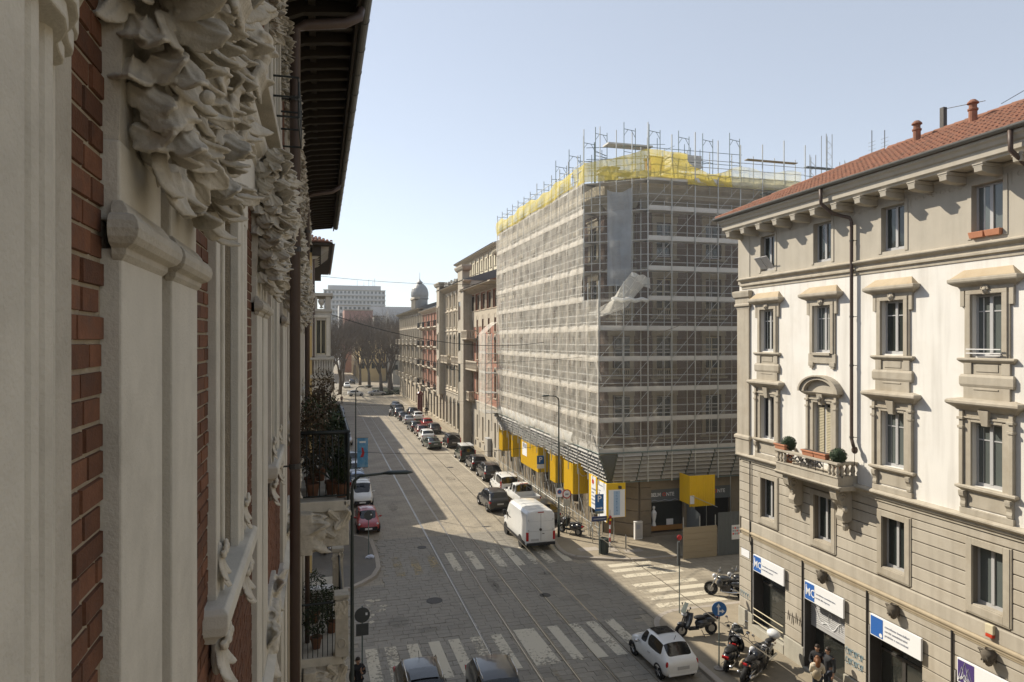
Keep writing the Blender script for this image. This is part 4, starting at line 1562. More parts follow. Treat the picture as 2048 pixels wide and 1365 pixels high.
def small_leaf():
    """bracket: hanging acanthus with a volute at its head"""
    mb = MB()
    acanthus(mb, (0, .02, -.02), (0, .05, -1), (1, 0, 0), (0, 1, 0), .34, .085, .16, 3)
    for s_ in (-1, 1):
        acanthus(mb, (s_ * .03, .02, -.06), (s_ * .4, .05, -.9), (1, 0, s_ * .3), (0, 1, 0), .24, .055, .2, 3)
        volute(mb, (s_ * .05, .05, -.03), .05, (s_, 0, 0), (0, 0, 1), (0, 1, 0), 1.5, .016, s_)
    mb.ball((0, .0, -.12), .08, .03, .14, 10, 8)
    mb.v = [(x, -y, z) for (x, y, z) in mb.v]
    return finish_carving(mb, 'small_leaf_mesh', .006, .014, .004)

CAPS = [capital(5, True), capital(11, True), capital(23, False)]
PANEL = leaf_panel(8, 1.2, .8)
SMALL = small_leaf()

pal = thing('carved_palazzo', 'shaded facade close by on the left with carved capitals, pilasters and brick strips', 'building', (-0.52, 0, 0), R(90))
UEND = 27.0
mb = MB()
MOD = 3.76
def win_at(k):
    return 3.71 + k * MOD, 4.42 + k * MOD
ops = []
for k in range(-1, 6):
    a, b = win_at(k)
    ops += [(a, b, 12.26, 14.2), (a, b, 15.55, 17.0)]
    ops += [(a, b, 7.0, 10.0), (a, b, 1.2, 4.4)]
wall_cells(mb, -4, UEND, 0, 17.7, ops, 0.005, 0.26)
mb.add([(UEND, .014, 0), (UEND, 10, 0), (UEND, 10, 17.7), (UEND, .014, 17.7)], [(0, 1, 2, 3)])
mb.add([(-4, .014, 0), (-4, 10, 0), (-4, 10, 17.7), (-4, .014, 17.7)], [(3, 2, 1, 0)])
bw = mb.build('brick_wall', M_mortar, pal)
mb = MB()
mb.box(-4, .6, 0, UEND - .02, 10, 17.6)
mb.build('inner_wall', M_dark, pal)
# -- bricks
brng = random.Random(6)
brick_me = {}
def brick_mesh(l):
    key = round(l, 2)
    if key not in brick_me:
        m_ = MB()
        h, c_ = 0.0585, 0.003
        m_.add([(0, .013, 0), (l, .013, 0), (l, .013, h), (0, .013, h), (c_, -.002, c_), (l - c_, -.002, c_), (l - c_, -.002, h - c_), (c_, -.002, h - c_)],
               [(4, 5, 6, 7), (0, 1, 5, 4), (1, 2, 6, 5), (2, 3, 7, 6), (3, 0, 4, 7)])
        brick_me[key] = m_.mesh('brick')
    return brick_me[key]
def brick_strip(u0, u1, z0, z1, parts=True):
    m_ = MB()
    z = z0
    row = 0
    while z < z1:
        u = u0 - (brng.uniform(.02, .09) if row % 2 else brng.uniform(.1, .19))
        wob = brng.uniform(-.002, .002)
        seq = row
        while u < u1 - .02:
            l = .245 if seq % 2 == 0 else .118
            seq += 1
            a, b = max(u, u0), min(u + l, u1)
            if b - a > .03:
                if parts:
                    o = link('brick', brick_mesh(b - a), M_brick, bw, (a, brng.uniform(-.003, .003), z + wob + brng.uniform(-.0015, .0015)))
                    o.rotation_euler = (0, brng.uniform(-.006, .006), 0)
                else:
                    h = .0585
                    y = brng.uniform(-.002, .003)
                    m_.add([(a, .013, z), (b, .013, z), (b, .013, z + h), (a, .013, z + h), (a + .004, y - .002, z + .004), (b - .004, y - .002, z + .004), (b - .004, y - .002, z + h - .004), (a + .004, y - .002, z + h - .004)],
                           [(4, 5, 6, 7), (0, 1, 5, 4), (1, 2, 6, 5), (2, 3, 7, 6), (3, 0, 4, 7)])
            u += l + .008
        z += .0655
        row += 1
    if not parts:
        o = m_.build('bricks', M_brick, bw)
        o['kind'] = 'stuff'
brick_strip(1.66, 1.895, 12.65, 14.5)
brick_strip(3.1, 3.52, 11.9, 15.0)
brick_strip(1.66, 1.895, 14.5, 15.0, False)
brick_strip(2.97, 3.1, 11.9, 15.0, False)
brick_strip(3.52, 4.94, 10.8, 12.1, False)
for k in range(1, 6):
    brick_strip(4.94 + (k - 1) * MOD, 1.895 + k * MOD, 10.6, 14.9, False)
    brick_strip(2.97 + k * MOD, 3.52 + k * MOD, 10.6, 14.9, False)
    brick_strip(3.52 + k * MOD, 4.94 + k * MOD, 10.6, 12.1, False)
for k in range(0, 6):
    brick_strip(2.6 + k * MOD, 3.4 + k * MOD, 15.4, 17.3, False)

# -- moulded frame of our own window, nearest the lens
def roll(u, w, r, a0=180, a1=0, n=6):
    return [(u + r * math.cos(R(a0 + (a1 - a0) * q / n)), w + r * math.sin(R(a0 + (a1 - a0) * q / n))) for q in range(n + 1)]
prof = [(0.3, .10), (1.16, .10), (1.17, .085)] + roll(1.21, .07, .03) + [(1.245, .052), (1.275, .05)] + roll(1.325, .045, .036) + [(1.365, .03), (1.385, .026), (1.39, .012)] + roll(1.43, .012, .026) + [(1.46, .006), (1.475, .004)] + roll(1.505, .006, .02) + [(1.53, .0), (1.558, -.001), (1.66, -.001), (1.66, -.014), (0.3, -.014)]
mb = MB()
mb.prism([(p[0], -p[1]) for p in prof], 10.0, 15.0, 'z')
mb.build('window_moulding', M_lime, pal, fix=True)
lp = [(0.3, .135), (1.3, .135), (1.36, .12), (1.40, .1), (1.43, .08), (1.47, .07), (1.52, .062), (1.55, .05), (1.565, .03), (1.565, -.0), (.3, -.0)]
mb = MB()
for (z0, z1, k_) in ((14.03, 14.06, .86), (14.06, 14.1, .95), (14.1, 15.0, 1.0)):
    mb.prism([(p[0] if p[0] < 1 else 1.16 + (p[0] - 1.16) * k_, -p[1] * k_) for p in lp], z0, z1, 'z')
mb.build('window_lintel', M_lime, pal, bevel=0.004)
mb = MB()
mb.box(1.562, -.008, 10.0, 1.657, .004, 15.0)
mb.build('side_band', M_lime_rough, pal, bevel=0.004)

# -- pilasters
def pilaster(u0, u1, k):
    mb = MB()
    w = .0435
    mb.box(u0, -w, 10.4, u1, .012, 13.73)
    mb.box(u0 + .0, -w + .004, 13.8, u1 - .0, .012, 14.0)
    o = mb.build('pilaster', M_lime, pal, bevel=0.006)
    mb = MB()
    hood(mb, u0, u1, [(.0, 13.70), (.012, 13.715), (.014, 13.73), (.035, 13.74), (.046, 13.755), (.05, 13.775), (.046, 13.795), (.035, 13.81), (.02, 13.815), (.015, 13.83), (.0, 13.85)], -w)
    mb.build('pilaster_ledge', M_lime_rough, o, bevel=0.002)
    mb = MB()
    mb.frust(u0 + .01, -w + .01, u1 - .01, .012, 13.99, u0 - .04, -w - .03, u1 + .04, .012, 14.8)
    mb.build('capital_block', M_carved, o)
    c_ = link('carved_capital', CAPS[k % 3], M_carved, o, ((u0 + u1) / 2, -w - .035, 13.83))
    c_.scale = (1.0, 1.0, 1.0)
    return o
n_ = 0
for k in range(0, 6):
    pilaster(1.895 + k * MOD, 2.346 + k * MOD, n_)
    pilaster(2.495 + k * MOD, 2.97 + k * MOD, n_ + 1)
    n_ += 2
# -- windows
for k in range(0, 6):
    a, b = win_at(k)
    o = casement(pal, (a + b) / 2, 12.26, 14.2, .2, M_framew, M_pane, True, (b - a) / 2)
    mb = MB()
    mb.box(a - .19, -.04, 12.2, a, .012, 14.25)
    mb.box(a - .06, -.055, 12.2, a - .012, -.04, 14.25)
    mb.prism([(b, -.04), (b + .1, -.04), (b + .115, -.055), (b + .17, -.055), (b + .19, -.03), (b + .34, -.03), (b + .36, -.045), (b + .44, -.045), (b + .52, -.02), (b + .52, .012), (b, .012)], 12.2, 14.25, 'z')
    mb.box(a - .19, -.045, 14.25, b + .5, .012, 14.5)
    mb.build('surround', M_lime, o, bevel=0.005)
    mb = MB()
    hood(mb, a - .22, b + .38, [(.04, 12.08), (.06, 12.11), (.10, 12.14), (.11, 12.18), (.11, 12.24), (.09, 12.262)], 0)
    mb.box(a, 0, 12.2, b, .2, 12.262)
    mb.build('sill', M_lime, o, bevel=0.006)
    for x in (a - .1, b + .26):
        c_ = link('sill_leaf', SMALL, M_carved, o, (x, -.03, 12.08))
        c_.scale = (.9, .8, .8)
        c_ = link('jamb_leaf', SMALL, M_carved, o, (x, -.04, 12.5))
        c_.scale = (.55, .5, .62)
    hd = link('window_head_carving', PANEL, M_carved, o, ((a + b) / 2, -.02, 14.85))
    hd.scale = (.62, .8, .5)
# -- white wall field and projecting string course above the capitals
mb = MB()
mb.box(-1, -.03, 14.5, UEND, .012, 14.86)
mb.build('frieze_wall', M_creamwall, pal)
mb = MB()
hood(mb, -1, UEND, [(.03, 14.84), (.05, 14.86), (.05, 14.9), (.09, 14.93), (.115, 14.97), (.12, 15.01), (.10, 15.05), (.06, 15.07), (.06, 15.11)])
mb.build('string_course', M_lime, pal)
for k in range(-1, 8):                                          # stone slabs lying on the string course
    u0 = .3 + k * 3.0
    mb = MB()
    mb.box(u0, -.19 - .01 * (k % 2), 15.112, u0 + 2.97, .01, 15.19)
    mb.build('ledge_slab', M_lime_rough, pal, bevel=0.006)
# -- upper floor strips
for k in range(0, 6):
    a, b = win_at(k)
    o = casement(pal, (a + b) / 2, 15.55, 17.0, .2, M_framew, M_pane, True, (b - a) / 2)
    mb = MB()
    for (x0, x1, w) in ((a - .2, a, .05), (b, b + .22, .05), (a - .62, a - .3, .04), (b + .3, b + .62, .04)):
        mb.box(x0, -w, 15.2, x1, .012, 17.1)
        mb.box(x0 + .05, -w - .025, 15.3, x1 - .05, -w, 17.0)
    mb.box(a - .62, -.07, 17.1, b + .62, .012, 17.3)
    mb.build('surround', M_lime, o, bevel=0.006)
    for x in (a - .46, b + .46):
        c_ = link('carved_capital', CAPS[(k + 1) % 3], M_carved, o, (x, -.03, 16.35))
        c_.scale = (.7, .8, .8)
# flower guard seen against the sky side of the facade
mb = MB()
for z in (15.75, 15.95, 16.15):
    mb.tube([(7.2, -.02, z), (7.2, -.3, z), (8.3, -.3, z), (8.3, -.02, z)], .012, 5)
for u in (7.3, 7.6, 7.9, 8.2):
    mb.bar((u, -.3, 15.75), (u, -.3, 16.15), .01)
mb.build('window_guard', M_rail_iron, pal)
# -- lower floors: plain stone field with carved panels (seen at a very flat angle)
for k in range(0, 7):
    u = 1.4 + k * MOD
    mb = MB()
    mb.box(u, -.05, 4.8, u + .5, .012, 10.4)
    mb.box(u + 1.0, -.05, 4.8, u + 1.5, .012, 10.4)
    mb.build('pilaster', M_lime, pal, bevel=0.01)
    c_ = link('carved_panel', PANEL, M_carved, pal, (u + 2.1, -.02, 11.0))
    c_.scale = (1, 1.0, .8)
mb = MB()
hood(mb, -1, UEND, [(.03, 10.35), (.1, 10.45), (.12, 10.55), (.05, 10.6)])
hood(mb, -1, UEND, [(.03, 4.5), (.1, 4.6), (.12, 4.75), (.05, 4.8)])
mb.build('string_course', M_lime, pal)
mb = MB()
mb.box(-1, -.06, .1, UEND + .06, .012, 4.4)
mb.build('ground_floor_wall', M_lime, pal)

# -- eaves: rafters, boarding, gutter
mb = MB()
mb.box(-4, -1.0, 17.86, UEND, 0.1, 17.92)
mb.box(-4, -.06, 17.5, UEND, .0, 17.86)
mb.box(-4, -.45, 17.76, UEND, -.36, 17.855)
mb.box(-4, -1.0, 17.70, UEND, -.96, 17.858)
eaves = mb.build('eaves', M_wood_dark, pal)
u = -3.8
while u < UEND:
    r_ = MB()
    r_.prism([(-.94, 17.74), (-.94, 17.855), (0, 17.855), (0, 17.58), (-.12, 17.58), (-.3, 17.66), (-.6, 17.70)], u - .05, u + .05, 'x')
    r_.build('rafter', M_wood_dark, pal)
    u += .46
mb = MB()
sec = [(-1.0 - .075 + .075 * math.cos(PI + PI * q / 8), 17.84 + .085 * math.sin(PI + PI * q / 8)) for q in range(9)]
mb.prism(sec + [(p[0] * 1.0, p[1] + .01) for p in sec[::-1]], -4, UEND + .05, 'x')
gut = mb.build('gutter', M_gutter, pal)
u = -3.5
while u < UEND:
    r_ = MB()
    r_.tube([(u, p[0], p[1] - .004) for p in sec], .008, 4)
    r_.build('gutter_bracket', M_gutter, gut)
    u += .92
mb = MB()
mb.add([(-4, -1.04, 17.93), (UEND + .1, -1.04, 17.93), (UEND + .1, 5, 20.6), (-4, 5, 20.6), (-4, 11, 17.93), (UEND + .1, 11, 17.93)], [(0, 1, 2, 3), (3, 2, 5, 4), (1, 5, 2)])
mb.build('roof', M_tile, pal)
# carved brackets under the eaves
for k in range(0, 12):
    c_ = link('eaves_carving', SMALL, M_carved, pal, (9.2 + k * 1.5, -.04, 17.5))
    c_.scale = (1.4, 1.6, 1.6)
# -- drain pipes
for (u, w, zt) in ((8.6, .22, 17.28), (18.9, .17, 17.36)):
    mb = MB()
    mb.tube([(u + .25, -1.0, zt + .42), (u + .2, -.98, zt + .3), (u + .12, -.8, zt + .16), (u + .02, -w - .12, zt + .04), (u, -w, zt - .04), (u, -w, 0.1)], .062, 10)
    d_ = mb.build('drain_pipe', M_pipe, pal, smooth=True)
    for z in (16.4, 14.6, 12.0, 9.0, 6.0):
        c_ = MB()
        c_.lathe([(.062, -.03), (.074, -.03), (.074, .03), (.062, .03)], 10, (u, -w, z))
        c_.bar((u, -w, z), (u, 0, z), .012)
        c_.build('pipe_clip', M_iron, d_)

# -- balconies
def foliage(mb, c, r, n, size, rg, flat=False):
    for _ in range(n):
        a, b = rg.uniform(0, 2 * PI), math.acos(rg.uniform(-1, 1))
        d = Vector((math.sin(b) * math.cos(a), math.sin(b) * math.sin(a), math.cos(b)))
        rr = rg.uniform(.35, 1) ** .6
        p = Vector(c) + Vector((d.x * r[0], d.y * r[1], d.z * r[2])) * rr
        nv = Vector((rg.uniform(-1, 1), rg.uniform(-1, 1), rg.uniform(-.2, 1))).normalized()
        t1 = nv.orthogonal().normalized()
        t1.rotate(Matrix.Rotation(rg.uniform(0, 6.3), 3, nv))
        t2 = nv.cross(t1)
        s_ = size * rg.uniform(.6, 1.4)
        mb.add([p - t1 * s_, p + t2 * s_ * .35, p + t1 * s_, p - t2 * s_ * .35], [(0, 1, 2, 3)])
frng = random.Random(77)
M_potdark = mat('weathered_pot', (0.17, 0.085, 0.05), 0.9, 0.25, 8, 0.2, 40)
def balcony_block(u0, u1, zf, W_, zr):
    mb = MB()
    hood(mb, u0 + .1, u1 - .1, [(0.0, zf - .22), (.05, zf - .16), (.1, zf - .1), (.1, zf - .02), (.06, zf)], -W_ + .1)
    mb.box(u0, -W_ + .08, zf - .22, u1, .0, zf)
    return mb.build('balcony', M_lime, pal, bevel=0.008)
b1 = balcony_block(15.0, 21.0, 10.1, 1.12, 11.55)
for k, u in enumerate((15.35, 16.8, 18.6, 20.5)):
    c_ = link('carved_apron', PANEL, M_carved, b1, (u, -.25, 9.9))
    c_.rotation_euler = (0, 0, 0)
    c_.scale = (1.0, 3.2, 1.05)
for k in range(2):                                              # carved scroll brackets, flank seen from us
    c_ = link('carved_bracket', PANEL, M_carved, b1, (15.12 + k * 3.2, -.55, 9.88))
    c_.rotation_euler = (0, 0, R(-90))
    c_.scale = (.9, 1.2, .95)
mb = MB()
zr = 11.55
mb.tube([(15.05, 0, zr), (15.05, -1.08, zr), (20.95, -1.08, zr), (20.95, 0, zr)], .045, 8)
mb.tube([(15.05, 0, 10.2), (15.05, -1.08, 10.2), (20.95, -1.08, 10.2), (20.95, 0, 10.2)], .02, 6)
for (a, b) in ((15.05, -1.08), (17.0, -1.08), (19.0, -1.08), (20.95, -1.08)):
    mb.bar((a, b, 10.1), (a, b, zr), .035, 8)
for k in range(8):
    mb.bar((15.05, -.1 - k * .13, 10.2), (15.05, -.1 - k * .13, zr), .011, 5)
for k in range(44):
    mb.bar((15.1 + k * .133, -1.08, 10.2), (15.1 + k * .133, -1.08, zr), .011, 5)
for k in range(4):
    c0 = (15.05, -.2 - k * .26, 10.9)
    mb.tube([(c0[0], c0[1] + (.13 - .008 * t) * math.cos(t * .6), c0[2] + (.2 - .012 * t) * math.sin(t * .6)) for t in range(14)], .012, 5)
mb.build('railing', M_rail_iron, b1, smooth=True)
b2 = balcony_block(17.9, 24.0, 5.5, 1.15, 6.9)
for k, u in enumerate((18.3, 20.0, 22.0)):
    c_ = link('carved_apron', PANEL, M_carved, b2, (u, -.3, 5.28))
    c_.scale = (1.2, 3.4, 1.2)
for k in range(2):
    c_ = link('carved_bracket', PANEL, M_carved, b2, (18.0 + k * 3.2, -.55, 5.26))
    c_.rotation_euler = (0, 0, R(-90))
    c_.scale = (.95, 1.2, 1.1)
for (u, h) in ((17.98, 1.52), (22.0, 1.52)):
    mb = MB()
    mb.frust(u - .2, -1.2, u + .2, -.86, 5.5, u - .18, -1.17, u + .18, -.88, 5.5 + h)
    hood(mb, u - .16, u + .16, [(.02, 5.5 + h - .16), (.06, 5.5 + h - .1), (.06, 5.5 + h)], -1.1)
    mb.box(u - .22, -1.2, 5.5 + h - .05, u + .22, -.84, 5.5 + h + .06)
    p_ = mb.build('stone_post', M_lime_rough, b2, bevel=0.012)
    c_ = link('post_carving', PANEL, M_carved, p_, (u - .2, -1.02, 5.5 + h - .1))
    c_.rotation_euler = (0, 0, R(-90))
    c_.scale = (.26, .3, .55)
    mb = MB()
    mb.tube([(u - .215, -1.03 + .09 * math.cos(t), 5.86 + .12 * math.sin(t)) for t in [q * .45 for q in range(14)]], .012, 5, closed=True)
    mb.build('post_ring', M_lime_rough, p_)
mb = MB()
mb.tube([(17.95, 0, 6.85), (17.95, -.86, 6.85)], .03, 8)
mb.tube([(18.2, -1.05, 6.85), (21.8, -1.05, 6.85)], .03, 8)
for k in range(7):
    mb.bar((17.95, -.08 - k * .12, 5.5), (17.95, -.08 - k * .12, 6.85), .01, 5)
for k in range(28):
    mb.bar((18.25 + k * .13, -1.05, 5.5), (18.25 + k * .13, -1.05, 6.85), .01, 5)
mb.build('railing', M_rail_iron, b2)

def on_pal(name, label, cat, loc, group=None):
    """thing standing on a balcony of the palazzo, in the palazzo's frame"""
    w_ = pal.matrix_basis @ Vector(loc)
    p = thing(name, label, cat, w_, R(90), group)
    return p
def potted(label, u, w, zf, h, r, m, n=260, size=.05, pot=True, kind='leafy'):
    p = on_pal('potted_plant', label, 'plant', (u, -w, zf), 'plants on the palazzo balconies')
    mb = MB()
    if pot:
        mb.lathe([(.1, 0), (.14, .24), (.165, .25), (.165, .3), (.12, .29), (0, .27)], 10)
        mb.build('pot', M_potdark, p, smooth=False)
    mb = MB()
    for k in range(5):
        a = frng.uniform(0, 6.3)
        mb.tube([(0, 0, .25), (.1 * math.cos(a), .1 * math.sin(a), .25 + h * .4), (r[0] * .6 * math.cos(a), r[1] * .6 * math.sin(a), .25 + h * .8)], [.015, .011, .006], 5)
    mb.build('stem', M_plant2, p)
    mb = MB()
    if kind == 'palm':
        for k in range(26):
            a = frng.uniform(0, 6.3)
            el = frng.uniform(.3, 1.2)
            L_ = frng.uniform(.5, .9) * h
            pts = [Vector((math.cos(a) * L_ * t * math.cos(el), math.sin(a) * L_ * t * math.cos(el), .3 + L_ * (t * math.sin(el) + .35 * t - .75 * t * t))) for t in (0, .25, .5, .75, 1)]
            sd = Vector((-math.sin(a), math.cos(a), 0))
            for q in range(4):
                w0, w1 = .03 * (1 - abs(q / 4 - .4)), .03 * (1 - abs((q + 1) / 4 - .4)) * (0.1 if q == 3 else 1)
                mb.add([pts[q] - sd * w0, pts[q] + sd * w0, pts[q + 1] + sd * w1, pts[q + 1] - sd * w1], [(0, 1, 2, 3)])
    else:
        foliage(mb, (0, 0, .3 + h * .55), (r[0], r[1], h * .55), n, size, frng)
    mb.build('foliage', m, p)
    return p
up = [('tall brown twiggy shrub at the near corner of the upper balcony', 15.5, .35, 1.75, (.35, .4), M_plant2, 'leafy'),
      ('dark leafy shrub against the wall of the upper balcony', 16.2, .3, 1.7, (.5, .35), M_plant, 'leafy'),
      ('arching palm in the middle of the upper balcony', 15.7, .75, 1.2, (.4, .4), M_plant, 'palm'),
      ('bushy green plant by the outer rail of the upper balcony', 16.6, .85, 1.35, (.45, .3), M_plant, 'leafy'),
      ('tall reddish brown shrub behind the palm on the upper balcony', 17.3, .5, 2.1, (.5, .45), M_plant2, 'leafy'),
      ('dense green bush in the far half of the upper balcony', 18.4, .7, 1.6, (.6, .4), M_plant, 'leafy'),
      ('brown leafed shrub at the far end of the upper balcony', 19.8, .6, 2.2, (.6, .45), M_plant2, 'leafy'),
      ('low dark plant in front of the outer rail corner of the upper balcony', 15.35, .95, .7, (.25, .2), M_plant, 'leafy')]
for (lb, u, w, h, r, m_, kd) in up:
    potted(lb, u, w, 10.1, h, r, m_, 900 if kd == 'leafy' else 0, .05, True, kd)
low = [('wide dark plant in the near corner of the lower balcony', 18.5, .4, .8, (.35, .35), M_plant, 'leafy'),
       ('green plant with pale leaves beside the stone post of the lower balcony', 19.4, .8, .9, (.4, .3), M_plant, 'leafy'),
       ('bushy plant by the wall of the lower balcony', 20.2, .35, 1.1, (.4, .35), M_plant, 'leafy')]
for (lb, u, w, h, r, m_, kd) in low:
    potted(lb, u, w, 5.5, h, r, m_, 600, .045, True, kd)
# air conditioner on the lower balcony
p = on_pal('air_conditioner', 'pale air conditioner unit with round grille on the lower balcony', 'air conditioner', (20.9, -.45, 5.5))
mb = MB()
mb.box(-.2, -.42, 0, .2, .42, .75)
mb.build('casing', M_framew, p, bevel=0.02)
mb = MB()
for k in range(9):
    mb.box(-.225, -.3, .12 + k * .06, -.2, .3, .15 + k * .06)
mb.build('grille', M_iron, p)
# ================================================================ SCAFFOLDED CORNER BUILDING
M_redbrick = mat('dark_red_brickwork', (0.115, 0.08, 0.062), 0.9, 0.18, 2, 0.3, 60, streak=0.1)
M_tan = mat('tan_stone', (0.30, 0.265, 0.195), 0.9, 0.15, 2, 0.3, 40, streak=0.15)
M_rustic = mat('brown_rustic_stone', (0.24, 0.2, 0.145), 0.9, 0.2, 2.5, 0.5, 25, rnd=0.1, dirt=(0.14, 0.12, 0.09), dscale=1, damt=0.5)
M_galv = mat('galvanised_tube', (0.46, 0.47, 0.45), 0.45, 0.15, 3, 0.05, 40, metal=0.6)
M_galv_d = mat('weathered_tube', (0.16, 0.2, 0.19), 0.55, 0.2, 3, 0.05, 40, metal=0.4)
M_deck = mat('steel_deck', (0.56, 0.55, 0.52), 0.6, 0.12, 2, 0.1, 20, metal=0.2)
M_slat = mat('grey_canopy_board', (0.40, 0.39, 0.365), 0.65, 0.2, 4, 0.2, 20, rnd=0.12)
M_yellow = mat('yellow_panel', (0.78, 0.50, 0.015), 0.55, 0.08, 1.5, 0.1, 12, dirt=(0.55, 0.34, 0.02), dscale=1.5, damt=0.4)
M_net = netmat('lit_scaffold_net', (0.92, 0.87, 0.77), 0.40, 0.008, 1.88, 0.45)  # sunny side of the net: brightness put into a paler, denser weave
M_net_r = netmat('shaded_scaffold_net', (0.74, 0.71, 0.65), 0.17, 0.006, 1.75, 0.4)  # shaded side of the same net: shade put into a greyer, opener weave
M_net_over = netmat('overlapping_net', (0.90, 0.85, 0.76), 0.5, None, 1.9, 0.35)
M_net_blue = netmat('bluish_net', (0.62, 0.66, 0.70), 0.6, None, 1.9, 0.2)
M_net_white = netmat('white_tarp', (0.86, 0.85, 0.80), 0.86, None, 1.9, 0.1)
M_net_tarp = netmat('thin_white_sheet', (0.86, 0.84, 0.77), 0.72, 0.012, 0.4, 0.15)
M_net_yellow = netmat('yellow_net', (0.86, 0.70, 0.16), 0.68, None, 1.9, 0.2)
M_slate = mat('grey_roof_metal', (0.14, 0.145, 0.15), 0.5, 0.15, 2, 0.1, 20, metal=0.3)
M_blueboard = mat('blue_board', (0.03, 0.09, 0.25), 0.6, 0.1, 3, 0)
M_ply = mat('plywood', (0.33, 0.275, 0.19), 0.75, 0.18, 2.5, 0.2, 20, stretch=(0.4, 0.4, 4))
M_hoard = mat('grey_hoarding', (0.12, 0.135, 0.14), 0.6, 0.1, 2, 0.1, 10)

def xf(mb, T):
    mb.v = [tuple(T @ Vector(p)) for p in mb.v]
    return mb
def frame(x, y, ang):
    return Matrix.Translation((x, y, 0)) @ Matrix.Rotation(ang, 4, 'Z')
sb = thing('building_under_repair', 'brick and stone corner building behind scaffold nets, dark corner shop at street level', 'building', (0, 0, 0))
FL = frame(19.1, 73.6, R(-90))
FC = frame(19.1, 44.3, R(-45))
FR = frame(20.9, 42.5, 0)
ZF = [(7.0, 9.7), (11.1, 13.8), (15.2, 17.8), (19.3, 21.6)]
def sfacade(T, L, bays, shop=()):
    bw_ = L / bays
    cs = [bw_ * (k + .5) for k in range(bays)]
    ops = [(c - .62, c + .62, a, b) for c in cs for (a, b) in ZF]
    low = []
    for k, c in enumerate(cs):
        low.append((c - .7, c + .7, 0.9, 4.3) if k not in shop else (c - 1.45, c + 1.45, .3, 3.3))
    mb = MB()
    wall_cells(mb, 0, L, 6.1, 23.6, ops, 0, .3)
    xf(mb, T).build('wall', M_redbrick, sb)
    mb = MB()
    wall_cells(mb, 0, L, 0, 6.1, low, -.03, .4)
    xf(mb, T).build('ground_floor_wall', M_rustic, sb)
    for j, (a, b) in enumerate(ZF):
        mb = MB()
        hood(mb, 0.25, L - .25, [(.03, a - 1.0), (.12, a - .92), (.12, a - .8), (.04, a - .75)])
        xf(mb, T).build('string_course', M_tan, sb)
        for c in cs:
            mb = MB()
            w = .62
            mb.box(c - w, .2, a, c + w, .24, a + .08)
            mb.box(c - w, .2, b - .08, c + w, .24, b)
            mb.box(c - w, .2, a + .08, c - w + .08, .24, b - .08)
            mb.box(c + w - .08, .2, a + .08, c + w, .24, b - .08)
            mb.box(c - .04, .19, a + .08, c + .04, .24, b - .08)
            mb.box(c - w + .08, .2, b - .9, c - .04, .24, b - .84)
            mb.box(c + .04, .2, b - .9, c + w - .08, .24, b - .84)
            o = xf(mb, T).build('window', M_frame if (j + int(c)) % 3 else M_shutter, sb)
            mb = MB()
            mb.box(c - w + .08, .215, a + .08, c + w - .08, .222, b - .08)
            xf(mb, T).build('pane', M_pane, o)
            mb = MB()
            mb.box(c - w - .3, -.08, a - .1, c - w, .0, b + .05)
            mb.box(c + w, -.08, a - .1, c + w + .3, .0, b + .05)
            mb.box(c - w - .36, -.12, b + .05, c + w + .36, .0, b + .45)
            hood(mb, c - w - .2, c + w + .2, [(.1, b + .45), (.22, b + .55), (.22, b + .62), (.05, b + .66)])
            hood(mb, c - w - .3, c + w + .3, [(.06, a - .25), (.16, a - .18), (.16, a - .1)])
            xf(mb, T).build('surround', M_tan, o)
            if j in (1, 2):
                mb = MB()
                for q in range(11):
                    mb.lathe([(.03, 0), (.06, .15), (.03, .4), (.06, .55)], 6, (c - .7 + q * .14, -.32, a - .1))
                mb.box(c - .8, -.4, a + .45, c + .8, -.22, a + .53)
                mb.box(c - .8, -.42, a - .2, c + .8, 0, a - .1)
                xf(mb, T).build('balustrade', M_tan, o)
    mb = MB()
    hood(mb, .3, L - .3, [(.1, 22.6), (.3, 22.9), (.6, 23.2), (.7, 23.4), (.7, 23.58)])
    xf(mb, T).build('cornice', M_tan, sb)
    return cs
sfacade(FL, 29.3, 8)
sfacade(FC, 2.546, 1)
cR = sfacade(FR, 15.2, 4, (0, 1))
mb = MB()
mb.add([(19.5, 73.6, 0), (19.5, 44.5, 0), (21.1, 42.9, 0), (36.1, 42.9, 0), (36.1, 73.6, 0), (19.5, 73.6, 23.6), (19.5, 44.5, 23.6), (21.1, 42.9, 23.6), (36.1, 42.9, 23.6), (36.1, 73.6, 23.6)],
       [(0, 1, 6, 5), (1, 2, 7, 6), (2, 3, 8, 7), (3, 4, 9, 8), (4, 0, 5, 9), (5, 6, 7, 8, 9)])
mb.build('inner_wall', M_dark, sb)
mb = MB()
for (T, L_) in ((FL, 29.3), (FC, 2.546), (FR, 15.2)):
    q = MB(); q.box(.02, .02, 23.59, L_ - .02, .3, 24.7); xf(q, T); mb.add(q.v, q.f)
mb.build('parapet', M_tan, sb)
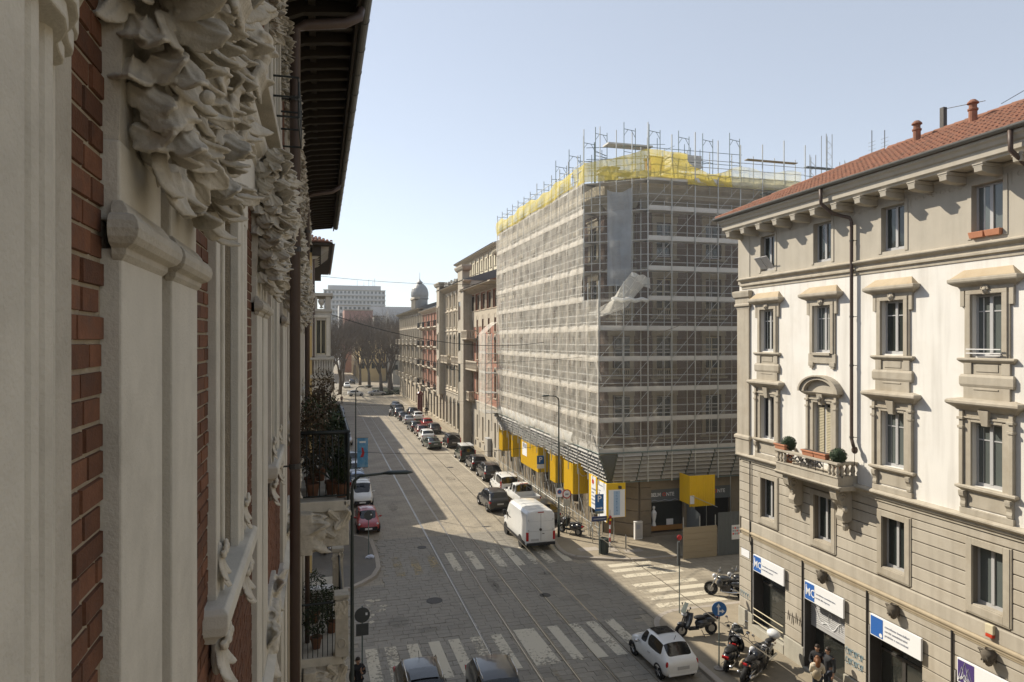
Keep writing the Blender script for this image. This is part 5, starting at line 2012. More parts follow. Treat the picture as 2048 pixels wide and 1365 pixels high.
# mansard roof in grey metal with skylight
mb = MB()
mb.add([(19.3, 73.4, 23.6), (19.3, 44.6, 23.6), (21.2, 42.8, 23.6), (36, 42.8, 23.6), (22, 72, 26.0), (22, 46.4, 26.0), (23.0, 45.4, 26.0), (36, 45.4, 26.0), (36, 72, 26.6)],
       [(0, 1, 5, 4), (1, 2, 6, 5), (2, 3, 7, 6), (4, 5, 6, 7, 8)])
rf = mb.build('roof', M_slate, sb)
for (x, y, w_, d_, h_, m_) in ((24.4, 47.6, 1.5, 1.0, 2.0, M_terracotta), (26.0, 48.2, 1.0, 1.0, 2.3, M_shutter), (21.6, 50.0, 1.2, 1.4, 1.6, M_slate), (23.2, 53, 1.6, 1.0, 1.5, M_terracotta)):
    mb = MB()
    mb.box(x, y, 25.6, x + w_, y + d_, 25.6 + h_)
    mb.box(x - .1, y - .1, 25.6 + h_, x + w_ + .1, y + d_ + .1, 25.6 + h_ + .12)
    mb.build('chimney', m_, rf, bevel=0.02)

# rusticated corner pier at street level
for k, z in enumerate((0.12, 1.0, 1.9, 2.7, 3.5)):
    for (T, a, b) in ((FL, 28.05, 29.28), (FC, 0.02, 2.52), (FR, 0.02, .85)):
        mb = MB()
        off = .0 if k % 2 else .05
        mb.box(a, -.12 - off * .4, z + .012, b, -.03, z + (.88, .9, .8, .8, .72)[k] - .012)
        xf(mb, T).build('rustic_block', M_rustic, sb, bevel=0.03)
# corner shop: sign board, display window
shop = MB()
c0 = cR[0]
shop.box(c0 - 1.45, .0, 2.42, c0 + 1.45, .05, 3.3)
so_ = xf(shop, FR).build('shop_fascia', M_hoard, sb)
mb = MB(); mb.box(c0 - 1.4, .12, .75, c0 + 1.4, .14, 2.42)
xf(mb, FR).build('shop_window', M_shopglass, so_)
mb = MB(); mb.box(c0 - 1.4, .02, .45, c0 + 1.4, .11, .78)
xf(mb, FR).build('display_shelf', mat('orange_wood', (0.34, 0.17, 0.05), 0.6, 0.15, 3, 0.1, 20), so_)
mb = MB()
mb.lathe([(.16, 0), (.1, .3), (.16, .62), (.2, .9), (.1, 1.05), (.05, 1.1), (.09, 1.2), (.1, 1.3), (0, 1.36)], 8, (c0 - .75, .1, .8))
xf(mb, FR).build('mannequin', M_signw, so_)
mb = MB(); mb.box(c0 + .2, .05, .8, c0 + .7, .1, 1.2); xf(mb, FR).build('display_box', M_signw, so_)
mb = MB(); mb.box(c0 + 2.3, .0, 2.42, c0 + 5.2, .05, 3.4)
so2 = xf(mb, FR).build('shop_fascia', M_hoard, sb)
M_redletter = mat('red_letter', (0.72, 0.07, 0.03), 0.5, 0.05, 3, 0)
for (cx, o) in ((c0 - .1, so_), (c0 + 3.9, so2)):
    w = FR @ Vector((cx, -.01, 2.92))
    x = w.x - .95
    for k, (t, m_, dx) in enumerate((('BELM', M_signw, 0), ('O', M_redletter, .89), ('NTE', M_signw, 1.18))):
        lettering(t, .36, m_, o, (x + dx, w.y, w.z), (R(90), 0, 0), 'LEFT', 0.004, .92)
mb = MB()
mb.tube([(21.8 + .25 * t, 42.44, 2.54 + .05 * math.sin(t * 2)) for t in range(9)], .025, 5)
mb.build('swoosh', M_letter, so_)
mb = MB(); mb.box(20.3, 42.58, 3.95, 20.9, 42.62, 4.25)
mb.build('street_plate', M_signw, sb)

# ---------------------------------------------------------------- scaffold
sc = thing('scaffolding', 'tall tube scaffold with white nets and yellow top netting around the corner building', 'scaffold', (0, 0, 0))
XO, XI, YO, YI = 17.3, 18.35, 41.0, 42.05
LV = [6.25 + 2 * k for k in range(10)]
srng = random.Random(19)
left_y = [YO + k * 1.88 for k in range(15)]             # 41 .. 67.3
right_x = [XO + k * 1.75 for k in range(10)]            # 17.3 .. 33
LOWCH = 16.2                                            # above this level the corner is chamfered
def post(x, y, z0, z1, r=.034, m=M_galv):
    mb = MB()
    mb.bar((x, y, z0), (x, y, z1), r, 6)
    return mb.build('post', m, sc)
for k, y in enumerate(left_y):
    if y > 43.2:
        post(XO, y, 4.2, 26.3 + srng.uniform(-.1, .3))
        post(XI, y, 0.12, 25.6)
    else:
        post(XO, y, 4.2, LOWCH + 1.2)
for k, x in enumerate(right_x):
    if x > 20.6:
        post(x, YO, 4.2, 27.2 + srng.uniform(-.3, .9), .042)
        post(x, YI, 4.1, 26.6)
    elif k > 0:
        post(x, YO, 4.2, LOWCH + 1.2, .042)
chs = [(17.3, 43.6), (18.2, 42.93), (19.1, 42.26), (19.95, 41.63), (20.8, 41.0)]
for (x, y) in chs:
    post(x, y, 14.2, 27.6 + srng.uniform(-.3, .6))
def rail(a, b, r=.022, name='guard_rail', m=M_galv):
    mb = MB()
    mb.bar(a, b, r, 5)
    return mb.build(name, m, sc)
for j, z in enumerate(LV):
    ya = YO if z < LOWCH else 43.6
    xa = XO if z < LOWCH else 20.8
    for dz in ((.5, 1.0) if z < 24 else (.5, 1.0, 1.5)):
        rail((XO, ya, z + dz), (XO, 67.4, z + dz))
        rail((xa, YO, z + dz), (33.0, YO, z + dz))
        if z > LOWCH:
            rail((17.3, 43.6, z + dz), (20.8, 41.0, z + dz))
    # decks with toe board, one per bay
    ys = [y for y in left_y if y >= ya - .01]
    if z > LOWCH:
        ys = [43.6] + [y for y in left_y if y > 44.0]
    for a, b in zip(ys, ys[1:]):
        mb = MB()
        mb.box(XO + .04, a + .02, z - .05, XI - .03, b - .02, z)
        mb.box(XO + .03, a + .02, z, XO + .055, b - .02, z + .3)
        mb.build('deck', M_deck, sc)
    xs = [x for x in right_x if x >= xa - .01]
    if z > LOWCH:
        xs = [20.8] + [x for x in right_x if x > 21.2]
    for a, b in zip(xs, xs[1:]):
        mb = MB()
        mb.box(a + .02, YO + .04, z - .05, b - .02, YI - .03, z)
        mb.box(a + .02, YO + .03, z, b - .02, YO + .055, z + .26)
        mb.build('deck', M_deck, sc)
    if z > LOWCH - 2:
        mb = MB()
        mb.add([(17.35, 43.62, z), (20.8, 41.06, z), (21.3, 41.9, z), (18.2, 44.2, z), (17.35, 43.62, z - .05), (20.8, 41.06, z - .05), (21.3, 41.9, z - .05), (18.2, 44.2, z - .05)],
               [(0, 1, 2, 3), (7, 6, 5, 4), (0, 4, 5, 1)])
        mb.build('deck', M_deck, sc)
    # braces
    if z < 24:
        for q, (a, b) in enumerate(zip(ys, ys[1:])):
            rail((XO, b if (q + j) % 2 else b, z + .1), (XO, a, z + 1.95), .018, 'brace')
        for q, (a, b) in enumerate(zip(xs, xs[1:])):
            if (q + j) % 3 != 1:
                rail((a, YO, z + .1), (b, YO, z + 1.95), .018, 'brace')
# frames standing above the top deck
for (x, y, h) in ((17.3, 49.4, 27.3), (17.6, 47.3, 27.6), (17.9, 45.2, 28.0), (18.4, 44.2, 28.4), (20.0, 43.0, 28.5), (22.0, 43.2, 28.6), (24.4, 43.4, 28.4), (26.2, 43.2, 28.3), (27.6, 42.0, 28.1)):
    mb = MB()
    mb.bar((x, y, 24.25), (x, y, h), .026, 6)
    mb.bar((x + 1.0, y + .3, 24.25), (x + 1.0, y + .3, h - .25), .026, 6)
    mb.bar((x, y, h - .45), (x + 1.0, y + .3, h - .45), .022, 5)
    mb.bar((x, y, h - .9), (x + .35, y + .1, h - .45), .018, 5)
    mb.bar((x + 1.0, y + .3, h - .9), (x + .65, y + .2, h - .45), .018, 5)
    mb.bar((x, y, h - 2.0), (x + 1.0, y + .3, h - 2.0), .018, 5)
    mb.build('top_frame', M_galv_d, sc)
for k in range(16):
    x, y = 18.6 + srng.uniform(0, 9.5), 43.6 + srng.uniform(0, 3.5)
    h = 27.0 + srng.uniform(0, 1.5)
    mb = MB()
    mb.bar((x, y, 24.3), (x, y, h), .024, 5)
    mb.bar((x, y, h - srng.uniform(.4, 1.2)), (x + srng.uniform(.8, 1.8), y + .2, h - srng.uniform(.3, 1.4)), .018, 4)
    mb.build('top_frame', M_galv_d, sc)
for z in (25.2, 26.0, 26.8):
    rail((17.6, 43.9, z), (21.0, 42.6, z), .02, 'guard_rail', M_galv_d)
    rail((21.0, 42.6, z), (29.0, 42.6, z), .02, 'guard_rail', M_galv_d)
for y in left_y[2:]:
    mb = MB()
    mb.bar((XO, y, 26.1), (XI, y, 26.1), .02, 5)
    mb.bar((XI, y, 25.2), (XI, y, 26.6), .024, 5)
    mb.build('top_frame', M_galv_d, sc)
# planks, stacked panels and a work platform on the roof
for (a, b, m_) in (((19.2, 43.8, 27.2), (22.6, 44.8, 27.32), M_deck), ((23.9, 43.6, 25.9), (26.4, 44.6, 26.8), M_deck), ((23.2, 43.4, 25.2), (27.2, 44.8, 25.32), M_deck), ((19.0, 44.4, 25.4), (21.5, 45.6, 25.55), M_deck),
                   ((28.5, 41.2, 26.1), (32.6, 41.6, 26.16), M_ply), ((33.4, 41.2, 25.9), (37.0, 41.6, 25.98), M_slate)):
    mb = MB()
    n = max(1, int((b[2] - a[2]) / .16))
    for k in range(n):
        h0 = a[2] + (b[2] - a[2]) * k / n
        mb.box(a[0] + .05 * (k % 2), a[1], h0 + .012, b[0] - .04 * (k % 3), b[1], h0 + (b[2] - a[2]) / n)
    mb.build('stacked_boards' if n > 1 else 'work_platform', m_, sc)
for (x, zb, zt) in ((33.6, 24, 26.8), (35.0, 24, 28.4), (36.6, 24, 26.6)):
    mb = MB()
    for dx in (0, .5):
        mb.bar((x + dx, 41.2, zb), (x + dx, 41.2, zt), .03, 5)
        mb.bar((x + dx, 41.7, zb), (x + dx, 41.7, zt), .03, 5)
    z = zb
    while z < zt - .4:
        mb.bar((x, 41.2, z), (x + .5, 41.2, z + .4), .015, 4)
        mb.bar((x + .5, 41.2, z + .4), (x, 41.2, z + .8 if z + .8 < zt else zt), .015, 4)
        z += .8
    mb.build('mast', M_galv, sc)
mb = MB()
for z in (24.0, 24.6, 25.2, 25.8):
    mb.bar((33, 41.0, z), (40, 41.0, z), .022, 5)
mb.box(30, 41.05, 23.86, 40, 41.9, 23.95)
mb.build('work_platform', M_galv_d, sc)

def net_sheet(name, m, fn, nu, nv, lu, lv, parent=None, smooth=True):
    mb = MB()
    mb.grid(fn, nu, nv)
    o = mb.build(name, m, parent or sc, smooth=smooth)
    uvl = o.data.uv_layers.new(name='UVMap')
    idx = [0] * len(o.data.loops)
    o.data.loops.foreach_get('vertex_index', idx)
    uv = []
    for i in idx:
        a, b = divmod(i, nv + 1)
        uv += [a / nu * lu, b / nv * lv]
    uvl.data.foreach_set('uv', uv)
    return o
def wave(s_, z, k):
    p = (s_ % 1.88) / 1.88
    return .05 * math.sin(PI * p) * (1 + .6 * math.sin(z * 1.3 + k)) + .02 * math.sin(s_ * 3.1 + z * 1.1) + .016 * math.sin(s_ * 7.3 + z * 3.7)
# left face, lit by the sun
for j in range(9):
    z0, z1 = LV[j], LV[j + 1]
    ya = YO if z0 < LOWCH - .1 else 43.6
    yb = 67.4
    net_sheet('net', M_net, lambda u, v, z0=z0, z1=z1, ya=ya, yb=yb, j=j: (XO - .05 - wave(ya + (yb - ya) * u - YO, z0 + (z1 - z0) * v, j), ya + (yb - ya) * u, z0 + (z1 - z0) * v + .02 * math.sin(u * 60 + j)), 112, 10, yb - ya, z1 - z0)
    if j > 0:
        net_sheet('net_overlap', M_net_over, lambda u, v, z0=z0, ya=ya, yb=yb, j=j: (XO - .085 - wave(ya + (yb - ya) * u - YO, z0, j), ya + (yb - ya) * u, z0 - .12 + (.36 + .1 * math.sin(u * 40 + j) + .06 * math.sin(u * 91)) * v), 112, 2, yb - ya, .4)
for y in left_y:                                        # seams where two widths of net are laced together at a post
    za = LV[0] if y < 43.5 else LV[0]
    zb = LOWCH if y < 43.5 else LV[9]
    net_sheet('net_seam', M_net_over, lambda u, v, y=y, za=za, zb=zb: (XO - .11 - wave(y - YO, za + (zb - za) * v, 2), y - .07 + .14 * u + .03 * math.sin(v * 23), za + (zb - za) * v), 2, 40, .14, zb - za)
# the foot of the net sags over the canopy in heavy folds
net_sheet('net_skirt', M_net_white, lambda u, v: (XO - .08 - .16 * math.sin(v * PI * .85) * (.7 + .3 * math.sin(u * 61 + v * 2)) - .06 * math.sin(u * 97 + v * 5) + .25 * v * v, 45.5 + 21.5 * u, 7.0 - (1.1 + .25 * math.sin(u * 13)) * v + .07 * math.sin(u * 83) * v), 200, 10, 22, 1.2)
# right face, in the shade
for j in range(9):
    z0, z1 = LV[j], LV[j + 1]
    xa = XO if z0 < LOWCH - .1 else 20.8
    xb = 33.0
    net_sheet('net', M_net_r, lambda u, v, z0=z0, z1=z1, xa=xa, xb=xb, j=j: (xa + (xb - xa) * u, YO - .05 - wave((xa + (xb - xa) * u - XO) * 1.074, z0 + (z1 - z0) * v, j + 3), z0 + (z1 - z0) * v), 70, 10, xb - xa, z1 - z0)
for j in range(5, 9):
    z0, z1 = LV[j], LV[j + 1]
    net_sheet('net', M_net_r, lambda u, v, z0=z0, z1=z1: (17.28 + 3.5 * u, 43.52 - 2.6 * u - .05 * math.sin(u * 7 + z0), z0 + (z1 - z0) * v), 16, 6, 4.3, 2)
# bluish net hung across the chamfered corner, partly open beside it
def cham(t):
    return (17.3 + 3.5 * t, 43.6 - 2.6 * t)
net_sheet('hanging_net', M_net_blue, lambda u, v: (cham(.36 + .38 * u)[0] - .05 * math.sin(u * 9), cham(.36 + .38 * u)[1] - .1 - .04 * math.sin(u * 11 + v * 3), 17.2 + 6.5 * v - .25 * math.sin(PI * u) * (v > .95)), 24, 12, 1.6, 6.5)
# white tarp slung from a pole down to the lower scaffold
def tarp(u, v):
    a = Vector((17.15, 42.4, 15.4)).lerp(Vector((19.6, 41.1, 18.0)), u)
    b = Vector((17.9, 42.6, 15.1)).lerp(Vector((20.9, 40.95, 17.7)), u)
    p = a.lerp(b, v)
    p.z -= .7 * math.sin(PI * u) * (.7 + .3 * v) + .07 * math.sin(v * 11 + u * 3) + .05 * math.sin(u * 14 - v * 6)
    p.y += .08 * math.sin(u * 9 + v * 7)
    return p
net_sheet('tarp', M_net_tarp, tarp, 36, 20, 3.5, 1.2)
net_sheet('tarp', M_net_white, lambda u, v: (19.6 + 1.6 * u, 41.05 - .1 * v + .5 * u, 18.0 - .35 * u - (.25 + .5 * u) * v + .08 * math.sin(u * 8)), 12, 4, 1.6, .7)
net_sheet('bundled_net', M_net_white, lambda u, v: (18.2 + 2.6 * u, 41.0 + .12 * math.cos(v * 6.28), 16.2 + .14 * math.sin(v * 6.28) + .05 * math.sin(u * 17)), 24, 8, 2.6, .8)
net_sheet('bundled_net', M_net_white, lambda u, v: (17.2 + .9 * u, 41.6 + .9 * u + .15 * math.cos(v * 6.28), 12.4 - 1.5 * u + .12 * math.sin(v * 6.28)), 12, 8, 1.6, .8)
# yellow nets round the top deck
def ytop(s_):
    return 25.5 + .2 * math.sin(s_ * .7) + .1 * math.sin(s_ * 1.9 + 1)
net_sheet('yellow_net', M_net_yellow, lambda u, v: (XO - .08 - .12 * math.sin(v * PI) * (1 + .6 * math.sin(u * 23)) - .05 * math.sin(u * 55 + v * 4), 45.5 + 21.9 * u, 24.3 + (ytop(u * 22) - 24.3 - .1) * v + .1 * math.sin(u * 17 + v * 3)), 90, 8, 22, 1.5)
net_sheet('yellow_net', M_net_yellow, lambda u, v: (17.25 + 3.5 * u - .1 * math.sin(v * PI), 43.5 - 2.6 * u - .08 * math.sin(u * 19 + v * 3), 24.3 + (1.35 + .55 * u * u) * v), 30, 8, 4.3, 1.5)
net_sheet('yellow_net', M_net_yellow, lambda u, v: (17.28 - .06 * math.sin(v * 3 + u * 5), 43.5 + 2.0 * u, 24.3 + 1.3 * v), 10, 6, 2, 1.3)
net_sheet('yellow_net', M_net_yellow, lambda u, v: (20.8 + 2.9 * u, YO - .08 - .06 * math.sin(u * 13 + v * 4), 24.35 + (1.85 - .15 * u) * v), 20, 8, 2.9, 1.7)
net_sheet('yellow_net', M_net_yellow, lambda u, v: (23.7 + 3.4 * u, YO - .05 - .1 * math.sin(u * 15 + v * 3), 24.0 + (1.55 - .7 * math.sin(PI * u * .9)) * v), 24, 8, 3.4, 1.4)
net_sheet('yellow_net', netmat('pale_yellow_net', (0.85, 0.80, 0.50), 0.45, None, 1.9, 0.2), lambda u, v: (27.1 + 5.6 * u, YO - .05 - .05 * math.sin(u * 25), 24.0 + (1.35 + .15 * math.sin(u * 9)) * v), 30, 6, 5.6, 1.4)
net_sheet('yellow_net', M_net_yellow, lambda u, v: (34.2 + 4 * u, YO - .05 - .05 * math.sin(u * 25), 24.0 + (1.3 + .1 * math.sin(u * 9)) * v), 20, 6, 4, 1.4)
# stair tower on the far end of the street side
for z in LV[:4]:
    mb = MB()
    mb.box(15.95, 66.9, z - .05, 17.3, 69.8, z)
    mb.box(15.95, 66.9, z, 15.98, 69.8, z + .2)
    mb.build('deck', M_deck, sc)
for (x, y) in ((15.95, 66.9), (15.95, 69.8), (17.3, 69.8), (16.6, 66.9)):
    post(x, y, 4.4, 14.3)
for z in LV[:4]:
    for dz in (.5, 1.0):
        rail((15.95, 66.9, z + dz), (17.3, 66.9, z + dz), .02)
    rail((15.95, 69.6, z), (17.2, 67.1, z + 1.95), .03, 'stair_flight', M_deck)
for j in range(4):
    z0 = LV[j]
    net_sheet('net', M_net_over if j == 3 else M_net, lambda u, v, z0=z0: (15.9 - .05 * math.sin(u * 12), 66.9 + 2.9 * u, z0 + 2.0 * v), 12, 6, 2.9, 2)
    net_sheet('net', M_net, lambda u, v, z0=z0: (15.9 + 1.4 * u, 69.85, z0 + 2.0 * v), 6, 4, 1.4, 2)
net_sheet('net', M_net_over, lambda u, v: (15.9 + 1.35 * v, 66.9 + 2.9 * u, 14.25 + 1.2 * v + .1 * math.sin(v * PI)), 12, 8, 2.9, 1.8)
# inclined canopy of overlapping boards: left side and right side
ysl = [40.9 + k * 1.9 for k in range(16)]
for k, (a, b) in enumerate(zip(ysl, ysl[1:])):
    for r_ in range(7):
        t0 = r_ / 7
        s0 = 1.0 * t0 if k == 0 else 0
        xt, zt_ = 17.25 + 1.1 * t0 + .12, 6.15 - 2.05 * t0         # louvre: head tucked in, foot pushed out
        xb_, zb_ = 17.25 + 1.1 * t0 + .01, zt_ - .2
        mb = MB()
        mb.add([(xt, a + .04 + s0, zt_), (xt, b - .04, zt_), (xb_, b - .04, zb_), (xb_, a + .04 + s0, zb_),
                (xt + .02, a + .04 + s0, zt_), (xt + .02, b - .04, zt_), (xb_ + .02, b - .04, zb_), (xb_ + .02, a + .04 + s0, zb_)],
               [(0, 1, 2, 3), (7, 6, 5, 4), (0, 4, 5, 1), (2, 6, 7, 3), (1, 5, 6, 2), (3, 7, 4, 0)])
        mb.build('canopy_board', M_slat, sc)
    mb = MB()
    mb.bar((17.3, a, 6.1), (18.4, a + (1.0 if k == 0 else 0), 4.06), .035, 6)
    mb.build('canopy_arm', M_galv_d, sc)
xsr = [18.6 + k * 1.8 for k in range(9)]
for k, (a, b) in enumerate(zip(xsr, xsr[1:])):
    for r_ in range(7):
        t0 = r_ / 7
        yt, zt_ = 40.95 + 1.0 * t0 + .12, 6.15 - 2.05 * t0
        yb_, zb_ = 40.95 + 1.0 * t0 + .01, zt_ - .21
        mb = MB()
        mb.add([(a + .04, yt, zt_), (b - .04, yt, zt_), (b - .04, yb_, zb_), (a + .04, yb_, zb_),
                (a + .04, yt + .02, zt_), (b - .04, yt + .02, zt_), (b - .04, yb_ + .02, zb_), (a + .04, yb_ + .02, zb_)],
               [(3, 2, 1, 0), (4, 5, 6, 7), (1, 5, 4, 0), (3, 7, 6, 2), (2, 6, 5, 1), (0, 4, 7, 3)])
        mb.build('canopy_board', M_slat, sc)
    mb = MB()
    mb.bar((a, 40.95, 6.1), (a, 41.95, 4.06), .035, 6)
    mb.build('canopy_arm', M_galv_d, sc)
mb = MB()
mb.add([(17.32, 40.98, 6.1), (18.55, 40.98, 6.1), (18.55, 41.95, 4.1), (18.35, 41.9, 4.1)], [(0, 1, 2, 3)])
mb.build('canopy_corner', M_hoard, sc)
mb = MB()
mb.tube([(18.4, 69.3, 4.06), (18.4, 41.9, 4.06), (33.0, 41.9, 4.06)], .05, 6)
mb.tube([(17.28, 69.3, 6.2), (17.28, 40.95, 6.2), (33.0, 40.95, 6.2)], .05, 6)
mb.build('canopy_beam', M_galv_d, sc)
# legs of the passage under the scaffold, with diagonal struts
for k, y in enumerate([41.9 + q * 1.9 for q in range(15)]):
    mb = MB()
    mb.bar((17.75, y, .12), (17.75, y, 4.4), .03, 6)
    mb.bar((18.75, y, .12), (18.75, y, 4.4), .03, 6)
    mb.bar((17.75, y, .4), (17.75, y + 1.9, 2.6), .02, 5)
    mb.bar((17.75, y, 1.1), (17.75, y + 1.9, 1.1), .02, 5)
    mb.bar((17.75, y, 2.1), (18.75, y, 2.1), .02, 5)
    if k % 2:
        mb.bar((17.75, y, 2.6), (17.75, y + 1.9, .4), .02, 5)
    mb.build('passage_leg', M_galv, sc)
for x in (25.7, 27.6):
    mb = MB()
    mb.bar((x, 41.9, .12), (x, 41.9, 4.1), .03, 6)
    mb.build('passage_leg', M_galv, sc)

# ---------------------------------------------------------------- yellow hanging hoardings
def corrugated(mb, a, b, z0, z1, n=None):
    a, b = Vector(a), Vector(b)
    L_ = (b - a).length
    n = n or max(3, int(L_ / .16))
    dv = (b - a) / L_
    nv = Vector((-dv.y, dv.x))
    pts = []
    for k in range(n):
        for (t, w) in ((0, 0), (.45, 0), (.5, .02), (.95, .02)):
            pts.append(a + dv * (L_ * (k + t) / n) + nv * w)
    pts.append(b)
    vs_ = [(p.x, p.y, z0) for p in pts] + [(p.x, p.y, z1) for p in pts]
    m_ = len(pts)
    mb.add(vs_, [(i, i + 1, m_ + i + 1, m_ + i) for i in range(m_ - 1)])
YP = [(67.4, 66.0, 4.55, 2.5, .95), (62.7, 62.3, 4.55, 2.5, 1.1), (59.5, 54.4, 4.6, 2.5, 1.15), (51.3, 50.0, 4.6, 2.5, 1.1), (48.1, 46.2, 4.65, 2.45, 1.2)]
ylab = ['farthest yellow panel hanging under the canopy', 'thin yellow panel next to the farthest one under the canopy', 'wide yellow panel with a white notice under the canopy', 'narrow yellow panel right of the blue parking sign', 'yellow panel with a drooping white cable beside the poster boards']
for k, (y0, y1, zt, zb, dp) in enumerate(YP):
    p = thing('hanging_panel', ylab[k], 'hoarding', (17.5, y1, 0), 0, 'yellow panels under the scaffold canopy')
    mb = MB()
    corrugated(mb, (0, 0), (0, y0 - y1), zb, zt)
    mb.build('front_sheet', M_yellow, p)
    mb = MB()
    corrugated(mb, (dp, 0), (0.02, 0), zb, zt)
    mb.build('side_sheet', M_yellow, p)
    mb = MB()
    mb.bar((.02, .02, zb), (.02, .02, zt + .2), .03, 5)
    mb.bar((.04, y0 - y1, zb), (.04, y0 - y1, zt + .3), .03, 5)
    mb.bar((.05, 0, zb + .05), (.05, y0 - y1, zb + .05), .03, 5)
    mb.build('panel_frame', M_yellow, p)
    if k == 2:
        mb = MB()
        mb.box(-.03, 3.2, 3.3, -.02, 4.6, 4.45)
        mb.build('notice', M_signw, p)
        mb = MB()
        mb.box(-.036, 3.4, 4.0, -.03, 4.4, 4.35)
        mb.build('notice_picture', M_letter, p)
    if k == 4:
        mb = MB()
        mb.tube([(.3 + .7 * t, -.05, 4.3 - .5 * t - .45 * math.sin(PI * t) * .6) for t in [q / 10 for q in range(11)]], .015, 5)
        mb.build('cable', M_signw, p)
def poster(name, label, x, y, w_, zb, zt, face, mats, grp='notice boards at the scaffold corner'):
    """upright board; face 'x' looks towards -X, 'y' looks towards -Y"""
    p = thing(name, label, 'notice board', (x, y, 0), R(-90) if face == 'x' else 0, grp)
    mb = MB()
    mb.box(0, 0, zb, w_, .05, zt)
    mb.build('board', mats[0], p)
    return p
p = poster('notice_board', 'tall white and yellow notice with column of text, left of the two at the corner', 17.55, 43.3, 1.35, 2.3, 4.5, 'x', (M_yellow,))
mb = MB(); mb.box(.42, -.012, 2.3, 1.2, -.002, 4.45); mb.build('sheet', M_signw, p)
mb = MB()
mb.lathe([(0, 0), (.16, 0), (.16, .01), (0, .01)], 12, (.75, -.03, 4.1), axis='y'); mb.build('red_emblem', M_redletter, p)
for k, t in enumerate(('ATTENZIONE', 'LAVORI', 'IN CORSO', 'PASSAGGIO', 'PEDONALE')):
    lettering(t, .16, M_letter, p, (.5, -.016, 3.6 - k * .24), (R(90), 0, 0), 'LEFT', 0, .75)
p = poster('notice_board', 'large white notice sheet at the scaffold corner', 17.55, 41.8, 1.5, 1.9, 4.4, 'x', (M_yellow,))
mb = MB(); mb.box(.08, -.012, 1.92, 1.42, -.002, 4.35); mb.build('sheet', M_signw, p)
for k in range(6):
    lettering(('comune di milano', 'permesso', 'opere di restauro', 'direzione lavori', 'impresa', 'sicurezza')[k], .12, M_letter, p, (.2, -.016, 4.1 - k * .34), (R(90), 0, 0), 'LEFT', 0, .8)
p = poster('notice_board', 'white board with pale blue stripe and vertical lettering under a yellow strip', 17.6, 40.3, 1.25, 2.2, 4.4, 'y', (M_yellow,))
mb = MB(); mb.box(.08, -.012, 2.22, 1.2, -.002, 3.98); mb.build('sheet', M_signw, p)
M_paleblue = mat('pale_blue_print', (0.36, 0.5, 0.68), 0.5, 0.05, 2, 0)
mb = MB(); mb.box(.42, -.02, 2.35, .86, -.013, 3.9); mb.build('blue_stripe', M_paleblue, p)
for k, ch in enumerate('SCORTENI'):
    lettering(ch, .17, M_bluesign, p, (.64, -.024, 3.78 - k * .19), (R(90), 0, 0), 'CENTER')
mb = MB(); mb.box(.75, -.2, 4.05, .9, 0, 4.22); mb.build('floodlight', M_iron, p)
# yellow box over the shop front
p = thing('hanging_panel', 'yellow boxed panel hanging in front of the corner shop', 'hoarding', (23.4, 40.2, 0), 0, 'yellow panels under the scaffold canopy')
mb = MB(); corrugated(mb, (0, 0), (1.9, 0), 2.55, 4.6); mb.build('front_sheet', M_yellow, p)
mb = MB(); corrugated(mb, (0, 1.3), (0, .02), 2.7, 4.6); mb.build('side_sheet', M_yellow, p)
mb = MB(); mb.box(.02, -.06, 2.75, .32, -.03, 3.3); mb.build('notice', M_signw, p)
mb = MB(); mb.bar((.12, -.08, 3.3), (1.9, -.3, 2.5), .02); mb.build('strut', M_galv, p)
# plywood fence and grey site fence at the kerb
p = thing('plywood_fence', 'waist high fence of pale plywood boards in front of the corner shop', 'fence', (21.54, 37.75, 0))
for k in range(5):
    mb = MB()
    mb.box(0, 0, .02 + k * .39, 2.36, .04, .4 + k * .39)
    mb.build('board', M_ply, p)
for x in (.05, 1.2, 2.3):
    mb = MB(); mb.bar((x, .08, 0), (x, .08, 2.6), .03); mb.build('post', M_galv, p)
p = thing('site_fence', 'dark grey sheet metal site fence with a white notice', 'fence', (23.95, 37.7, 0))
for k in range(5):
    mb = MB()
    corrugated(mb, (k * 1.5, 0), (k * 1.5 + 1.48, 0), .05, 2.75, 8)
    mb.build('sheet', M_hoard, p)
mb = MB(); mb.box(.95, -.05, 1.0, 1.6, -.03, 1.9); nt_ = mb.build('notice', M_signw, p)
for r_ in range(3):
    for c_ in range(4):
        mb = MB(); mb.box(1.0 + c_ * .14, -.056, 1.3 + r_ * .18, 1.1 + c_ * .14, -.05, 1.42 + r_ * .18); mb.build('symbol', M_letter if (r_ + c_) % 3 else M_redletter, nt_)
p = thing('site_fence', 'grey metal site fence running back from the plywood boards beside the shop', 'fence', (23.0, 38.2, 0))
mb = MB(); corrugated(mb, (0, 0), (0.9, 3.2), .1, 2.6, 16); mb.build('sheet', M_hoard, p)
# grey cabinet on the pavement
p = thing('utility_cabinet', 'narrow pale grey utility cabinet against the stone corner of the shop', 'cabinet', (20.35, 42.0, .125), 0)
mb = MB(); mb.box(0, 0, 0, .55, .22, 1.15); mb.box(-.02, -.02, 1.15, .57, .24, 1.2); mb.build('casing', M_framew, p, bevel=.01)
mb = MB(); mb.box(.05, -.012, .1, .5, -.002, 1.1); mb.build('door', M_frame, p)
mb = MB(); mb.box(.1, -.018, .7, .35, -.012, 1.0); mb.build('sticker', M_letter, p)
